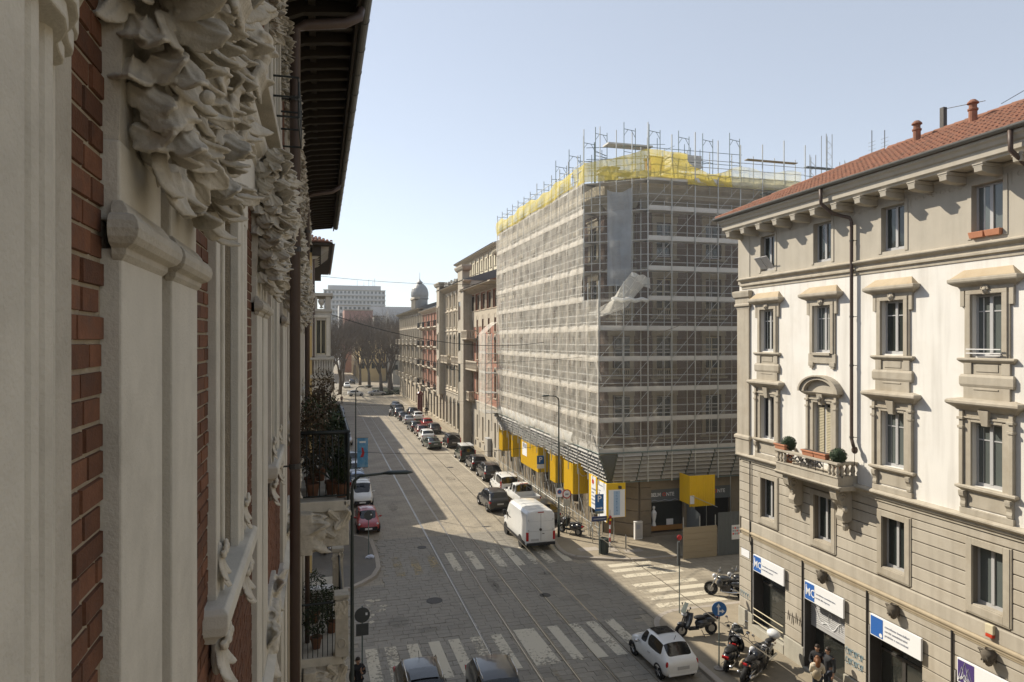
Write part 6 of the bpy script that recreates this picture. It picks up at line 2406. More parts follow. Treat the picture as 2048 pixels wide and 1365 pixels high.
# ================================================================ HOUSE ACROSS THE SIDE STREET (left)
M_ochrewall = mat('ochre_wall', (0.50, 0.36, 0.16), 0.9, 0.12, 1.5, 0.2, 40, streak=0.15)
M_greystone = mat('pale_grey_stone', (0.45, 0.42, 0.36), 0.9, 0.12, 2, 0.3, 40, streak=0.2, dirt=(0.3, 0.27, 0.22), dscale=1.0, damt=0.4)
bh = thing('bay_house', 'house across the side street with corner bay, balustrade and red tiled hip roof', 'building', (-0.5, 41.0, 0), R(90))
LH = 17.0
mb = MB()
ops = [(c - .55, c + .55, a, b) for c in (4.6, 8.2, 11.8, 15.4) for (a, b) in ((1.0, 3.8), (6.3, 8.9), (10.6, 13.2), (14.8, 17.0))]
wall_cells(mb, 0, LH, 0, 18.6, ops, 0, .3)
mb.build('wall', M_greystone, bh)
mb = MB()
mb.add([(0, 0, 0), (0, 11, 0), (0, 11, 18.6), (0, 0, 18.6)], [(0, 1, 2, 3)])
mb.add([(LH, 0, 0), (LH, 11, 0), (LH, 11, 18.6), (LH, 0, 18.6)], [(3, 2, 1, 0)])
mb.build('side_wall', M_ochrewall, bh)
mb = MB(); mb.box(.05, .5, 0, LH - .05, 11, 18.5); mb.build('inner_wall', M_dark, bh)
for (a, b, c, d) in ops:
    o = casement(bh, (a + b) / 2, c, d, .2, M_frame, M_pane, True, .55)
    mb = MB()
    mb.box(a - .2, -.07, c - .1, a, 0, d + .2)
    mb.box(b, -.07, c - .1, b + .2, 0, d + .2)
    mb.box(a, -.07, d, b, 0, d + .2)
    hood(mb, a - .2, b + .2, [(.05, c - .25), (.14, c - .16), (.14, c - .1)])
    sub(o, mb, 'surround', M_greystone, .01)
# corner bay: face towards us is the -u side
bay = MB()
bw0, bw1, bd0 = .1, 3.0, 1.05
wall_cells(bay, -bd0, .3, 5.0, 15.2, [(-.78, -.22, 12.72, 14.7), (-.78, -.22, 8.2, 10.6)], 0, .25)
T = Matrix.Translation((bw0, 0, 0)) @ Matrix.Rotation(R(90), 4, 'Z') @ Matrix.Scale(-1, 4, (0, 1, 0))
xf(bay, T)
bay.add([(bw0, -bd0, 5), (bw1, -bd0, 5), (bw1, -bd0, 15.2), (bw0, -bd0, 15.2)], [(0, 1, 2, 3)])
bay.add([(bw1, -bd0, 5), (bw1, 0, 5), (bw1, 0, 15.2), (bw1, -bd0, 15.2)], [(0, 1, 2, 3)])
bay.box(bw0, -bd0, 4.7, bw1, 0, 5.0)
by_ = bay.build('corner_bay', M_greystone, bh)
for (z0, z1) in ((12.72, 14.7), (8.2, 10.6)):
    mb = MB(); mb.box(bw0 + .16, -.78, z0, bw0 + .18, -.22, z1); mb.build('pane', M_pane, by_)
    mb = MB()
    for y in (-.78, -.52, -.26):
        mb.box(bw0 + .1, y, z0, bw0 + .16, y + .05, z1)
    mb.box(bw0 + .1, -.78, z0, bw0 + .16, -.22, z0 + .07)
    mb.build('window_frame', M_shutter, by_)
    mb = MB()
    for (a, b) in ((-1.0, -.8), (-.2, .0)):
        mb.box(bw0 - .07, a, z0 - .1, bw0, b, z1 + .15)
    mb.box(bw0 - .1, -1.02, z1 + .15, bw0, .02, z1 + .3)
    mb.build('surround', M_lime, by_, bevel=.01)
mb = MB()
mb.box(bw0 - .08, -bd0 - .08, 15.2, bw1 + .08, 0, 15.36)
mb.box(bw0 - .12, -bd0 - .12, 16.1, bw1 + .12, 0, 16.28)
for (x, y) in ((bw0, -bd0), (bw0, -.3), (bw1 - .25, -bd0)):
    mb.box(x, y, 15.36, x + .25, y + .3, 16.1)
mb.build('parapet', M_greystone, by_, bevel=.01)
mb = MB()
mb.lathe([(.05, 0), (.12, .05), (.05, .12), (.16, .3), (.2, .45), (.14, .5), (.18, .55)], 8, (bw0 + .12, -.52, 15.4))
mb.build('urn', M_greystone, by_, smooth=True)
mb = MB()
mb.box(bw0 - .2, -bd0 - .2, 11.35, bw1, .1, 11.55)
mb.box(bw0 - .2, -bd0 - .2, 12.42, bw1, -bd0, 12.55)
mb.box(bw0 - .2, -bd0, 12.42, bw0 + .0, .1, 12.55)
for k in range(8):
    mb.lathe([(.04, 0), (.065, .05), (.04, .12), (.075, .35), (.04, .7), (.065, .8), (.06, .87)], 6, (bw0 - .1, -bd0 - .08 + k * .14, 11.55))
for k in range(16):
    mb.lathe([(.04, 0), (.065, .05), (.04, .12), (.075, .35), (.04, .7), (.065, .8), (.06, .87)], 6, (bw0 + .1 + k * .16, -bd0 - .1, 11.55))
mb.build('balustrade', M_greystone, by_)
# eaves and hip roof
mb = MB()
mb.box(-1.0, -1.1, 18.98, LH + .6, 6, 19.06)
mb.box(-.3, -.5, 18.4, LH, 0, 18.98)
mb.build('eaves', M_wood_dark, bh)
for k in range(5):
    mb = MB()
    mb.prism([(-.95, 18.97), (-.9, 18.8), (-.3, 18.3), (0, 18.2), (0, 18.97)], -.02 + k * 1.2, .16 + k * 1.2, 'x')
    mb.build('eaves_bracket', M_greystone, bh)
mb = MB()
mb.add([(-1.1, -1.15, 19.08), (LH + .7, -1.15, 19.08), (LH + .7, 12, 19.08), (-1.1, 12, 19.08), (5.4, 5.4, 21.6), (LH - 5, 5.4, 21.6)],
       [(0, 1, 5, 4), (1, 2, 5), (2, 3, 4, 5), (3, 0, 4), (3, 2, 1, 0)])
rf = mb.build('roof', M_tile, bh)
tb = MB()
trg = random.Random(4)
sl = (21.6 - 19.08) / 6.5
for k in range(30):                                       # tiles of the hip that faces us
    y = -1.15 + .1 + k * .21
    x = -1.1
    top = min(6.5, (y + 1.15))
    s_ = 0
    while s_ < top:
        s2 = min(s_ + .36, top + .05)
        pts = []
        for (q_, r_) in ((s_, .095), (s2, .075)):
            for q in range(5):
                a = PI * q / 4
                pts.append((-1.12 + q_, y - r_ * math.cos(a) + trg.uniform(-.006, .006), 19.09 + q_ * sl + r_ * math.sin(a) + (.03 if q_ == s_ else 0)))
        tb.add(pts, [(q, q + 1, q + 6, q + 5) for q in range(4)] + [(0, 1, 2, 3, 4)])
        s_ += .36
t_ = tb.build('roof_tiles', M_tile, rf)
t_['kind'] = 'stuff'
mb = MB()
sec = [(-1.2 + .08 * math.cos(PI + PI * q / 6), 19.06 + .08 * math.sin(PI + PI * q / 6)) for q in range(7)]
mb.prism(sec + [(p[0], p[1] + .01) for p in sec[::-1]], -1.15, LH + .7, 'x')
mb.build('gutter', M_gutter, bh)
mb = MB()
mb.tube([(.05, -.1, 18.4), (.05, -.1, 11.6)], .06, 8)
mb.build('drain_pipe', M_pipe, bh)

# ================================================================ ROW HOUSES
M_cream = mat('cream_stone', (0.46, 0.40, 0.31), 0.9, 0.2, 2, 0.2, 40, streak=0.15)
M_palestone = mat('pale_stone', (0.60, 0.54, 0.43), 0.9, 0.12, 2, 0.2, 40, streak=0.12)
M_redwall = mat('red_render', (0.30, 0.085, 0.045), 0.9, 0.12, 2, 0.2, 40, streak=0.1)
M_brickwall = mat('orange_brickwork', (0.33, 0.16, 0.11), 0.9, 0.14, 2, 0.25, 60, streak=0.1)
M_lead = mat('lead_dome', (0.30, 0.30, 0.29), 0.5, 0.12, 3, 0.1, 20, metal=0.3)
def row_house(name, label, org, ang, L, H_, bays, floors, wall, trim, base_h=0, base=None, cornice=True, roofm=None, depth=10, pitch=.4, over=.6, trimw=.16, pane=None, grp=None, strips=True):
    """org: left end of the front seen from the street, ang: direction of the front; floors: (z0, z1, kind, halfwidth)"""
    t = thing(name, label, 'building', (org[0], org[1], 0), ang, grp)
    bw_ = L / bays
    cs = [bw_ * (k + .5) for k in range(bays)]
    ops = [(c - hw, c + hw, z0, z1) for c in cs for (z0, z1, kd, hw) in floors]
    mb = MB()
    wall_cells(mb, 0, L, base_h, H_, [o for o in ops if o[2] >= base_h], 0, .3)
    mb.build('wall', wall, t)
    if base_h:
        mb = MB()
        wall_cells(mb, 0, L, 0, base_h, [o for o in ops if o[2] < base_h], -.06, .36)
        hood(mb, 0.1, L - .1, [(.06, base_h - .02), (.16, base_h + .05), (.16, base_h + .15), (.03, base_h + .2)])
        mb.build('ground_floor_wall', base or trim, t)
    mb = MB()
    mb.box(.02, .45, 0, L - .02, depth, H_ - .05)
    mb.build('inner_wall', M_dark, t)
    mb = MB()
    mb.add([(0, 0, 0), (0, depth, 0), (0, depth, H_), (0, 0, H_)], [(0, 1, 2, 3)])
    mb.add([(L, 0, 0), (L, depth, 0), (L, depth, H_), (L, 0, H_)], [(3, 2, 1, 0)])
    mb.build('side_wall', wall, t)
    for (z0, z1, kd, hw) in floors:
        for c in cs:
            mb = MB()
            y = .2
            for (a, b, p_, q_) in ((c - hw, c - hw + .07, z0, z1), (c + hw - .07, c + hw, z0, z1), (c - .035, c + .035, z0 + .07, z1 - .07)):
                mb.box(a, y, p_, b, y + .05, q_)
            mb.box(c - hw + .07, y, z0, c + hw - .07, y + .05, z0 + .07)
            mb.box(c - hw + .07, y, z1 - .07, c + hw - .07, y + .05, z1)
            o = mb.build('window', M_shutter if kd == 'loggia' else M_frame, t)
            mb = MB(); mb.box(c - hw + .07, y + .02, z0 + .07, c + hw - .07, y + .03, z1 - .07)
            mb.build('pane', pane or M_pane, o)
            mb = MB()
            tw = trimw
            yb = -.06 if z0 < base_h else 0
            if kd != 'plain':
                mb.box(c - hw - tw, yb - .07, z0 - .05, c - hw, yb, z1 + (.0 if kd == 'arch' else tw))
                mb.box(c + hw, yb - .07, z0 - .05, c + hw + tw, yb, z1 + (.0 if kd == 'arch' else tw))
            if kd == 'arch':
                n = 8
                pts = []
                for (r_, yy) in ((hw, yb - .08), (hw + tw, yb - .08), (hw + tw, yb), ):
                    pts += [(c + r_ * math.cos(PI * q / n), yy, z1 + r_ * 1.15 * math.sin(PI * q / n)) for q in range(n + 1)]
                mb.add(pts, [(q + 1, q, n + 1 + q, n + 2 + q) for q in range(n)] + [(n + 2 + q, n + 1 + q, 2 * n + 2 + q, 2 * n + 3 + q) for q in range(n)])
            elif kd == 'hood':
                hood(mb, c - hw - tw, c + hw + tw, [(.07, z1 + tw), (.2, z1 + tw + .12), (.2, z1 + tw + .18), (.03, z1 + tw + .22)])
            elif kd == 'rect':
                mb.box(c - hw - tw, yb - .08, z1, c + hw + tw, yb, z1 + tw)
            hood(mb, c - hw - .1, c + hw + .1, [(.04, z0 - .2), (.12, z0 - .12), (.12, z0 - .05)], yb)
            mb.build('surround', trim, o)
            if kd == 'arch':
                mb = MB()
                n = 8
                mb.add([(c + hw * math.cos(PI * q / n), yb - .012, z1 + hw * 1.15 * math.sin(PI * q / n)) for q in range(n + 1)], [tuple(range(n + 1))])
                mb.build('arch_pane', M_pane, o)
    if strips:
        for k in range(bays + 1):
            x = min(max(bw_ * k, .2), L - .2)
            mb = MB()
            mb.box(x - .17, -.14, base_h + .21, x + .17, 0, H_ - .72)
            mb.box(x - .23, -.2, H_ - 1.4, x + .23, 0, H_ - .9)
            mb.build('pilaster_strip', trim, t)
        for (z0, z1, kd, hw) in floors[1:]:
            mb = MB()
            hood(mb, .2, L - .2, [(.03, z0 - .75), (.16, z0 - .62), (.16, z0 - .52), (.03, z0 - .47)])
            mb.build('string_course', trim, t)
    if cornice:
        mb = MB()
        hood(mb, .2, L - .2, [(.04, H_ - .7), (.12, H_ - .6), (.12, H_ - .45), (over * .7, H_ - .2), (over, H_ - .1), (over, H_ + .02)])
        mb.build('cornice', trim, t)
        k = 0
        while .5 + k * 1.1 < L - .3:
            mb = MB()
            mb.prism([(-over * .65, H_ - .2), (-over * .5, H_ - .5), (0, H_ - .7), (0, H_ - .2)], .5 + k * 1.1 - .1, .5 + k * 1.1 + .1, 'x')
            mb.build('corbel', trim, t)
            k += 1
    if roofm:
        mb = MB()
        zr = H_ + .04
        mb.add([(-.1, -over - .1, zr), (L + .1, -over - .1, zr), (L + .1, depth / 2, zr + depth / 2 * pitch), (-.1, depth / 2, zr + depth / 2 * pitch), (-.1, depth, zr), (L + .1, depth, zr)],
               [(0, 1, 2, 3), (3, 2, 5, 4), (0, 3, 4), (1, 5, 2)])
        mb.build('roof', roofm, t)
    t['bays'] = 0
    del t['bays']
    return t, cs
def row_balcony(t, c, w, z, d, trim, iron=False, name='balcony'):
    mb = MB()
    mb.box(c - w, -d, z - .18, c + w, 0, z)
    for s_ in (-1, 1):
        mb.prism([(-d * .8, z - .18), (0, z - .18), (0, z - .7)], c + s_ * w * .7 - .1, c + s_ * w * .7 + .1, 'x')
    o = mb.build(name, trim, t)
    mb = MB()
    if iron:
        mb.tube([(c - w + .05, 0, z + .95), (c - w + .05, -d + .05, z + .95), (c + w - .05, -d + .05, z + .95), (c + w - .05, 0, z + .95)], .03, 5)
        n = int(w * 2 / .16)
        for k in range(n + 1):
            mb.bar((c - w + .05 + (2 * w - .1) * k / n, -d + .05, z), (c - w + .05 + (2 * w - .1) * k / n, -d + .05, z + .95), .014, 4)
        for k in range(6):
            mb.bar((c + w - .05, -d + .05 + (d - .1) * k / 6, z), (c + w - .05, -d + .05 + (d - .1) * k / 6, z + .95), .014, 4)
    else:
        mb.box(c - w, -d, z + .85, c + w, -d + .16, z + 1.0)
        mb.box(c - w, -d + .16, z + .85, c - w + .16, 0, z + 1.0)
        mb.box(c + w - .16, -d + .16, z + .85, c + w, 0, z + 1.0)
        n = int(w * 2 / .3)
        for k in range(n + 1):
            x = c - w + .08 + (2 * w - .16) * k / n
            mb.lathe([(.06, 0), (.09, .2), (.05, .5), (.07, .85)], 6, (x, -d + .08, z))
        for k in range(1, 4):
            mb.lathe([(.06, 0), (.09, .2), (.05, .5), (.07, .85)], 6, (c + w - .08, -d + .08 + (d - .1) * k / 4, z))
    mb.build('railing', M_rail_iron if iron else trim, o)
    return o
A_R = R(-90)
XF = 19.1
# gothic brick house next to the scaffold
gb, cs = row_house('gothic_brick_house', 'red brick gothic house with cream band and arched windows beside the scaffold', (XF, 89.0), A_R, 15.4, 20.2, 5,
    [(1.3, 4.2, 'plain', .35), (7.0, 9.8, 'arch', .5), (11.2, 13.6, 'arch', .5), (14.6, 16.2, 'arch', .42), (17.4, 19.4, 'loggia', 1.2)], M_brickwall, M_cream, 5.8, M_beige2, roofm=M_tile, over=1.4, strips=False)
mb = MB(); mb.box(.01, -.05, 15.2, 15.39, -.002, 17.2)
wb = MB(); wall_cells(wb, .01, 15.39, 15.3, 17.25, [(c - .42, c + .42, 14.6, 16.2) for c in cs], -.05, .05)
wb.build('cream_band', M_cream, gb)
row_balcony(gb, cs[1] + .4, 3.2, 10.0, 1.0, M_cream)
row_balcony(gb, cs[0] + 1.0, 1.8, 13.9, 1.4, M_cream)
row_balcony(gb, cs[0] + .4, 1.4, 6.0, .9, M_cream)
for k in range(6):
    mb = MB(); mb.box(1.0 + k * 2.5, -.1, .3, 1.5 + k * 2.5, -.04, .9); mb.build('cellar_vent', M_iron, gb)
mb = MB(); mb.box(-.5, -1.2, 0, 1.4, 0, 20.6); mb.build('stone_bay', M_beige, gb, bevel=.03)
# pale gothic palace
pg_, cs = row_house('pale_gothic_palace', 'pale stone gothic palace with pointed arcade and stone towers', (XF, 110.3), A_R, 21.3, 21.6, 7,
    [(.8, 4.2, 'arch', .75), (6.6, 9.2, 'arch', .85), (11.2, 13.8, 'arch', .65), (15.6, 17.6, 'hood', .6), (18.6, 20.4, 'rect', .6)], M_palestone, M_cream, 5.6, M_beige, roofm=M_slate, over=1.0)
for (a, b, h) in ((.0, 2.6, 22.8), (18.0, 21.0, 23.6)):
    mb = MB()
    mb.box(a, -1.0, 5.0, b, -.02, h - .7)
    hood(mb, a + .1, b - .1, [(.95, h - .7), (1.15, h - .5), (1.3, h - .2), (1.3, h)], 0)
    o = mb.build('tower_bay', M_beige, pg_, bevel=.03)
    for z in (8.0, 12.2, 16.4):
        mb = MB(); mb.box(a + .7, -1.03, z, b - .7, -1.0, z + 2.4); mb.build('pane', M_pane, o)
        mb = MB()
        mb.box(a + .45, -1.1, z - .1, a + .7, -1.0, z + 2.5); mb.box(b - .7, -1.1, z - .1, b - .45, -1.0, z + 2.5); mb.box(a + .45, -1.1, z + 2.4, b - .45, -1.0, z + 2.7)
        mb.build('surround', M_cream, o)
for k in (1, 2, 4, 5):
    row_balcony(pg_, cs[k], 1.3, 10.3, .9, M_cream)
rg_ = random.Random(9)
mb = MB()
for k in range(40):
    mb.ball((2.6 + k * .38, -.3 + rg_.uniform(-.2, .2), 21.8 + rg_.uniform(0, .7)), rg_.uniform(.15, .32), None, None, 6, 5)
mb.build('roof_sculpture', M_greystone, pg_)
# red striped house
rr, cs = row_house('red_striped_house', 'house with red piers and white balcony bands', (XF, 133.0), A_R, 22.7, 19.2, 7,
    [(.6, 4.2, 'plain', .9), (5.6, 8.2, 'hood', .75), (9.2, 11.8, 'hood', .75), (12.8, 15.4, 'hood', .75), (16.2, 18.4, 'hood', .7)], M_redwall, M_palestone, 4.8, M_cream, roofm=M_slate, over=.8, strips=False)
for z in (5.4, 9.0, 12.6, 16.0):
    for c in (cs[0], cs[2], cs[4], cs[6]):
        row_balcony(rr, c, 1.55, z, 1.1, M_palestone, True)
# far beige house with dome
dh, cs = row_house('domed_house', 'far beige house with a grey dome and stacked balconies', (XF, 172.7), A_R, 39.7, 19.9, 11,
    [(.6, 4.2, 'plain', .9), (5.6, 8.4, 'hood', .8), (9.4, 12.2, 'hood', .8), (13.2, 15.8, 'hood', .8), (16.8, 18.8, 'rect', .75)], M_cream, M_beige, 4.8, M_cream, roofm=M_slate, over=1.1)
for z in (5.3, 9.1, 12.9):
    for c in (cs[0], cs[2], cs[4], cs[6], cs[8], cs[10]):
        row_balcony(dh, c, 1.5, z, 1.2, M_beige)
mb = MB()
mb.lathe([(1.75, 19.5), (1.75, 22.6), (1.95, 22.75), (1.95, 22.9), (1.85, 23.0), (1.95, 23.6), (1.92, 24.2), (1.7, 25.0), (1.3, 25.6), (.8, 26.0), (.55, 26.1), (.55, 26.25), (.8, 26.3), (.45, 26.6), (.15, 26.9), (.05, 27.2), (.03, 28.6), (0, 28.6)], 20, (22.7, 1.8, 0))
mb.build('dome', M_lead, dh, smooth=False)
mb = MB()
for k in range(8):
    mb.lathe([(.16, 19.9), (.14, 22.0), (.2, 22.2)], 6, (25.6 + k * .8, -.3, 0))
mb.box(25.2, -.6, 22.2, 32, .6, 22.6)
mb.build('roof_loggia', M_beige, dh)
# set-back cream top floor rising behind the gothic palace
sbk, cs = row_house('setback_house', 'cream house with a row of small windows rising behind the gothic roofs', (24.0, 122.0), A_R, 29.0, 27.3, 10,
    [(24.4, 26.0, 'plain', .45), (20, 22, 'plain', .45)], mat('pale_yellow_wall', (0.62, 0.56, 0.42), 0.9, 0.06, 2, 0.1, 30), M_cream, roofm=M_slate, over=.8)
mb = MB(); mb.box(18, 3, 28, 18.8, 3.8, 30.2); mb.box(22, 3, 28, 23.2, 3.8, 30.4); mb.build('chimney', M_greystone, sbk)

# left row beyond the bay house and the tall house before the square
A_L = R(90)
ll, cs = row_house('low_house', 'lower cream house beyond the bay house on the left side', (-.4, 62.0), A_L, 36.0, 11.2, 10,
    [(.6, 4.0, 'plain', .8), (5.4, 7.6, 'rect', .5), (8.6, 10.4, 'rect', .5)], M_cream, M_beige, 4.6, M_greystone, roofm=M_tile, over=.6)
ll, cs = row_house('low_house', 'lower ochre house farther along the left side', (-.4, 98.0), A_L, 36.0, 12.0, 10,
    [(.6, 4.0, 'plain', .8), (5.4, 7.8, 'rect', .5), (8.8, 11.0, 'rect', .5)], M_ochrewall, M_beige, 4.6, M_greystone, roofm=M_tile, over=.7)
ll, cs = row_house('tall_house', 'tall grey house before the square on the left side', (-.4, 145.0), A_L, 18.0, 19.0, 5,
    [(.6, 4.0, 'plain', .8), (5.4, 7.8, 'rect', .5), (9.0, 11.4, 'rect', .5), (12.6, 15.0, 'rect', .5), (16, 18, 'rect', .5)], M_greystone, M_beige, 4.6, M_greystone, roofm=M_tile, over=.7)
# unseen street houses added behind the camera to cut low sky fill
for (nm, lb, org, an, L_, H_, bays) in (('added_street_house', 'unseen grey stone house added along the street behind the viewpoint, right side', (XF - .35, 9.2), A_R, 62.0, 20.0, 17), ('added_street_house', 'unseen cream house added along the street behind the viewpoint, left side', (-.55, -66.0), A_L, 61.8, 19.0, 17)):
    row_house(nm, lb, org, an, L_, H_, bays, [(.6, 4.0, 'plain', .8), (6, 8.4, 'rect', .5), (10, 12.4, 'rect', .5), (14, 16.4, 'rect', .5)], M_greystone if an == A_R else M_cream, M_beige, 5.0, M_greystone, roofm=M_tile, over=.8, strips=False)
row_house('added_cross_house', 'unseen house added across the street behind the viewpoint to block low sky', (30.0, -90.0), R(180), 60.0, 22.0, 14, [(.6, 4.0, 'plain', .8), (6, 8.4, 'rect', .5), (10, 12.4, 'rect', .5), (14, 16.4, 'rect', .5)], M_cream, M_beige, 5.0, M_greystone, roofm=M_tile, over=.8, strips=False)
# houses down the side street
row_house('side_street_house', 'grey house down the right side street next to the white corner house', (78.0, 28.2), R(180), 47.0, 18.0, 12, [(.6, 4.0, 'plain', .8), (6, 8.4, 'rect', .5), (10, 12.4, 'rect', .5), (14, 16.4, 'rect', .5)], M_greystone, M_beige, 5.0, M_greystone, roofm=M_tile, over=.8, strips=False)
row_house('side_street_house', 'cream house down the left side street behind the bay house', (-60.0, 41.6), 0, 48.0, 18.0, 12, [(.6, 4.0, 'plain', .8), (6, 8.4, 'rect', .5), (10, 12.4, 'rect', .5), (14, 16.4, 'rect', .5)], M_cream, M_beige, 5.0, M_greystone, roofm=M_tile, over=.8, strips=False)
# ---- far side of the square
def far_block(name, label, x0, x1, y, depth, H_, wall, rows, cols, z0=1.5, hw=.6, hh=1.5, pitchm=None, m_=None):
    t = thing(name, label, 'building', (x0, y, 0))
    w = x1 - x0
    ops = []
    dz = (H_ - z0) / rows
    for r_ in range(rows):
        for c in range(cols):
            cx = w * (c + .5) / cols
            ops.append((cx - hw, cx + hw, z0 + r_ * dz + .8, z0 + r_ * dz + .8 + hh))
    mb = MB()
    wall_cells(mb, 0, w, 0, H_, ops, 0, .25)
    mb.add([(0, 0, 0), (0, depth, 0), (0, depth, H_), (0, 0, H_)], [(0, 1, 2, 3)])
    mb.add([(w, 0, 0), (w, depth, 0), (w, depth, H_), (w, 0, H_)], [(3, 2, 1, 0)])
    mb.add([(0, 0, H_), (w, 0, H_), (w, depth, H_), (0, depth, H_)], [(0, 1, 2, 3)])
    mb.build('wall', wall, t)
    mb = MB()
    for (a, b, c, d) in ops:
        mb.box(a, .2, c, b, .24, d)
    o = mb.build('windows', m_ or M_pane, t)
    o['kind'] = 'stuff'
    mb = MB()
    hood(mb, .2, w - .2, [(.1, H_ - .5), (.5, H_ - .15), (.5, H_ + .05)])
    mb.build('cornice', M_greystone, t)
    if pitchm:
        mb = MB()
        mb.add([(-.5, -.6, H_ + .06), (w + .5, -.6, H_ + .06), (w + .5, depth / 2, H_ + depth * .2), (-.5, depth / 2, H_ + depth * .2), (-.5, depth, H_), (w + .5, depth, H_)], [(0, 1, 2, 3), (3, 2, 5, 4), (0, 3, 4), (1, 5, 2)])
        mb.build('roof', pitchm, t)
    return t
M_farwhite = mat('far_white_wall', (0.50, 0.49, 0.47), 0.9, 0.05, 1, 0)
M_farbrick = mat('far_brick_wall', (0.33, 0.19, 0.15), 0.9, 0.1, 1, 0)
M_yellowwall = mat('yellow_ochre_wall', (0.60, 0.46, 0.25), 0.9, 0.08, 1, 0)
t = far_block('ochre_house', 'tall narrow ochre house at the end of the street behind bare trees', 12.6, 21.0, 232, 30, 16.4, M_yellowwall, 4, 5, 3.5, .55, 1.9, None)
# its long side along the onward street
ops = [(2 + k * 3.2 - .5, 2 + k * 3.2 + .5, z, z + 1.9) for k in range(9) for z in (5, 8.4, 11.6, 14.4)]
t2, cs = row_house('ochre_side_house', 'yellow house front along the street beyond the square', (12.4, 292.0), A_R, 29.0, 16.2, 8, [(4.6, 6.8, 'rect', .5), (8, 10.2, 'rect', .5), (11.4, 13.4, 'rect', .5)], M_yellowwall, M_cream, 0, roofm=M_slate, over=.6)
far_block('brick_block', 'plain red brick block rising behind the ochre house', 9.6, 21.5, 300, 25, 27.0, M_farbrick, 1, 1, 20, .3, .6)
t = far_block('white_apartment_block', 'long white apartment block on the skyline with flat roof', 1.5, 38.0, 425, 18, 44.5, M_farwhite, 14, 16, 2, .6, 1.5, None, M_pane2)
mb = MB(); mb.box(2.5, 2, 44.5, 34, 16, 47.3); mb.build('penthouse', M_farwhite, t)
mb = MB()
for r_ in range(13):
    mb.box(-.4, -1.2, 4.6 + r_ * 3.04, 36.9, 0, 4.9 + r_ * 3.04)
o = mb.build('balcony_slabs', M_farwhite, t); o['kind'] = 'stuff'
mb = MB()
for (x, h) in ((20, 3.5), (24, 2.4), (27, 4.5), (29.5, 3.2), (30.6, 5)):
    mb.bar((x, 6, 47), (x, 6, 47.3 + h), .12, 4)
mb.build('aerials', M_gutter, t)
far_block('stepped_white_block', 'white stepped block in front of the long apartment block', 8.5, 24.0, 350, 20, 31.5, M_farwhite, 9, 7, 3, .6, 1.4)
far_block('grey_block', 'grey block right of the brick block above the bare trees', 24.0, 48.0, 330, 25, 25.5, M_greystone, 7, 9, 3, .6, 1.4, M_slate)
far_block('grey_block', 'low grey house closing the right side of the square', 30.0, 70.0, 205, 25, 17.0, M_greystone, 4, 12, 3.5, .6, 1.8, M_tile)
far_block('brown_block', 'brown house far down on the left side of the onward street', -22.0, -2.0, 240, 60, 16.0, M_beige2, 4, 6, 3.5, .55, 1.8, M_tile)
far_block('grey_block', 'dark grey house right behind the trees of the square', 21.5, 30, 215, 25, 19.0, M_greystone, 4, 4, 3.5, .6, 1.8, M_slate)

# ---------------------------------------------------------------- bare trees
M_bark = mat('grey_bark', (0.13, 0.105, 0.08), 0.95, 0.25, 3, 0.3, 20)
def bare_tree(seed, h):
    rg = random.Random(seed)
    trunk, tw = MB(), MB()
    def grow(p, d, L, r, lv):
        n = 3
        pts = [p]
        q = p.copy()
        dd = d.copy()
        for k in range(n):
            dd = (dd + Vector((rg.uniform(-.12, .12), rg.uniform(-.12, .12), rg.uniform(-.02, .1)))).normalized()
            q = q + dd * (L / n)
            pts.append(q.copy())
        rs = [r * (1 - .14 * k) for k in range(n + 1)]
        (trunk if lv < 2 else tw).tube(pts, rs, 7 if lv == 0 else (5 if lv < 3 else 3))
        if lv >= 5:
            return
        m_ = (5, 4, 4, 3, 3)[lv]
        for k in range(m_):
            a = 2 * PI * (k + rg.random() * .6) / m_
            sp = rg.uniform(.35, .75) if lv else rg.uniform(.3, .55)
            t1 = dd.orthogonal().normalized()
            t2 = dd.cross(t1)
            nd = (dd * math.cos(sp) + (t1 * math.cos(a) + t2 * math.sin(a)) * math.sin(sp)).normalized()
            nd.z += .12
            nd.normalize()
            st = pts[-1] if k < 2 else pts[-2].lerp(pts[-1], rg.random())
            grow(st, nd, L * rg.uniform(.7, .9), r * .58 * rg.uniform(.8, 1.1), lv + 1)
    grow(Vector((0, 0, 0)), Vector((0, 0, 1)), h * .30, h * .024, 0)
    return trunk.mesh('trunk', True), tw.mesh('crown', False)
tvar = [bare_tree(s_, 18.5) for s_ in (3, 8, 15)]
TR = [(15.6, 186, 0, 1.0), (18.8, 190, 1, 1.0), (13.4, 200, 2, .95), (17.0, 176, 2, .85), (4.6, 178, 1, .95), (3.2, 196, 0, 1.0), (6.2, 210, 2, .9), (2.0, 168, 2, .8), (22.5, 186, 0, 1.0), (11.5, 214, 1, .9)]
tl = ['bare grey tree, tallest of the clump at the end of the right row', 'bare tree right of the clump, against the domed house', 'bare tree with low limbs in front of the ochre house', 'smaller bare tree at the near edge of the square',
      'bare tree at the left edge of the square', 'bare tree partly hidden behind the corner bay', 'bare tree left of the onward street', 'small bare tree beside the corner bay balcony', 'bare tree mostly hidden by the domed house', 'bare tree far back right of the onward street']
for k, (x, y, v, s_) in enumerate(TR):
    t = thing('bare_tree', tl[k], 'tree', (x, y, 0), k * 1.3, 'bare trees on the square')
    o = link('trunk', tvar[v][0], M_bark, t)
    o2 = link('crown', tvar[v][1], M_bark, t)
    t.scale = (s_ * 1.2, s_ * 1.2, s_ * 1.12)
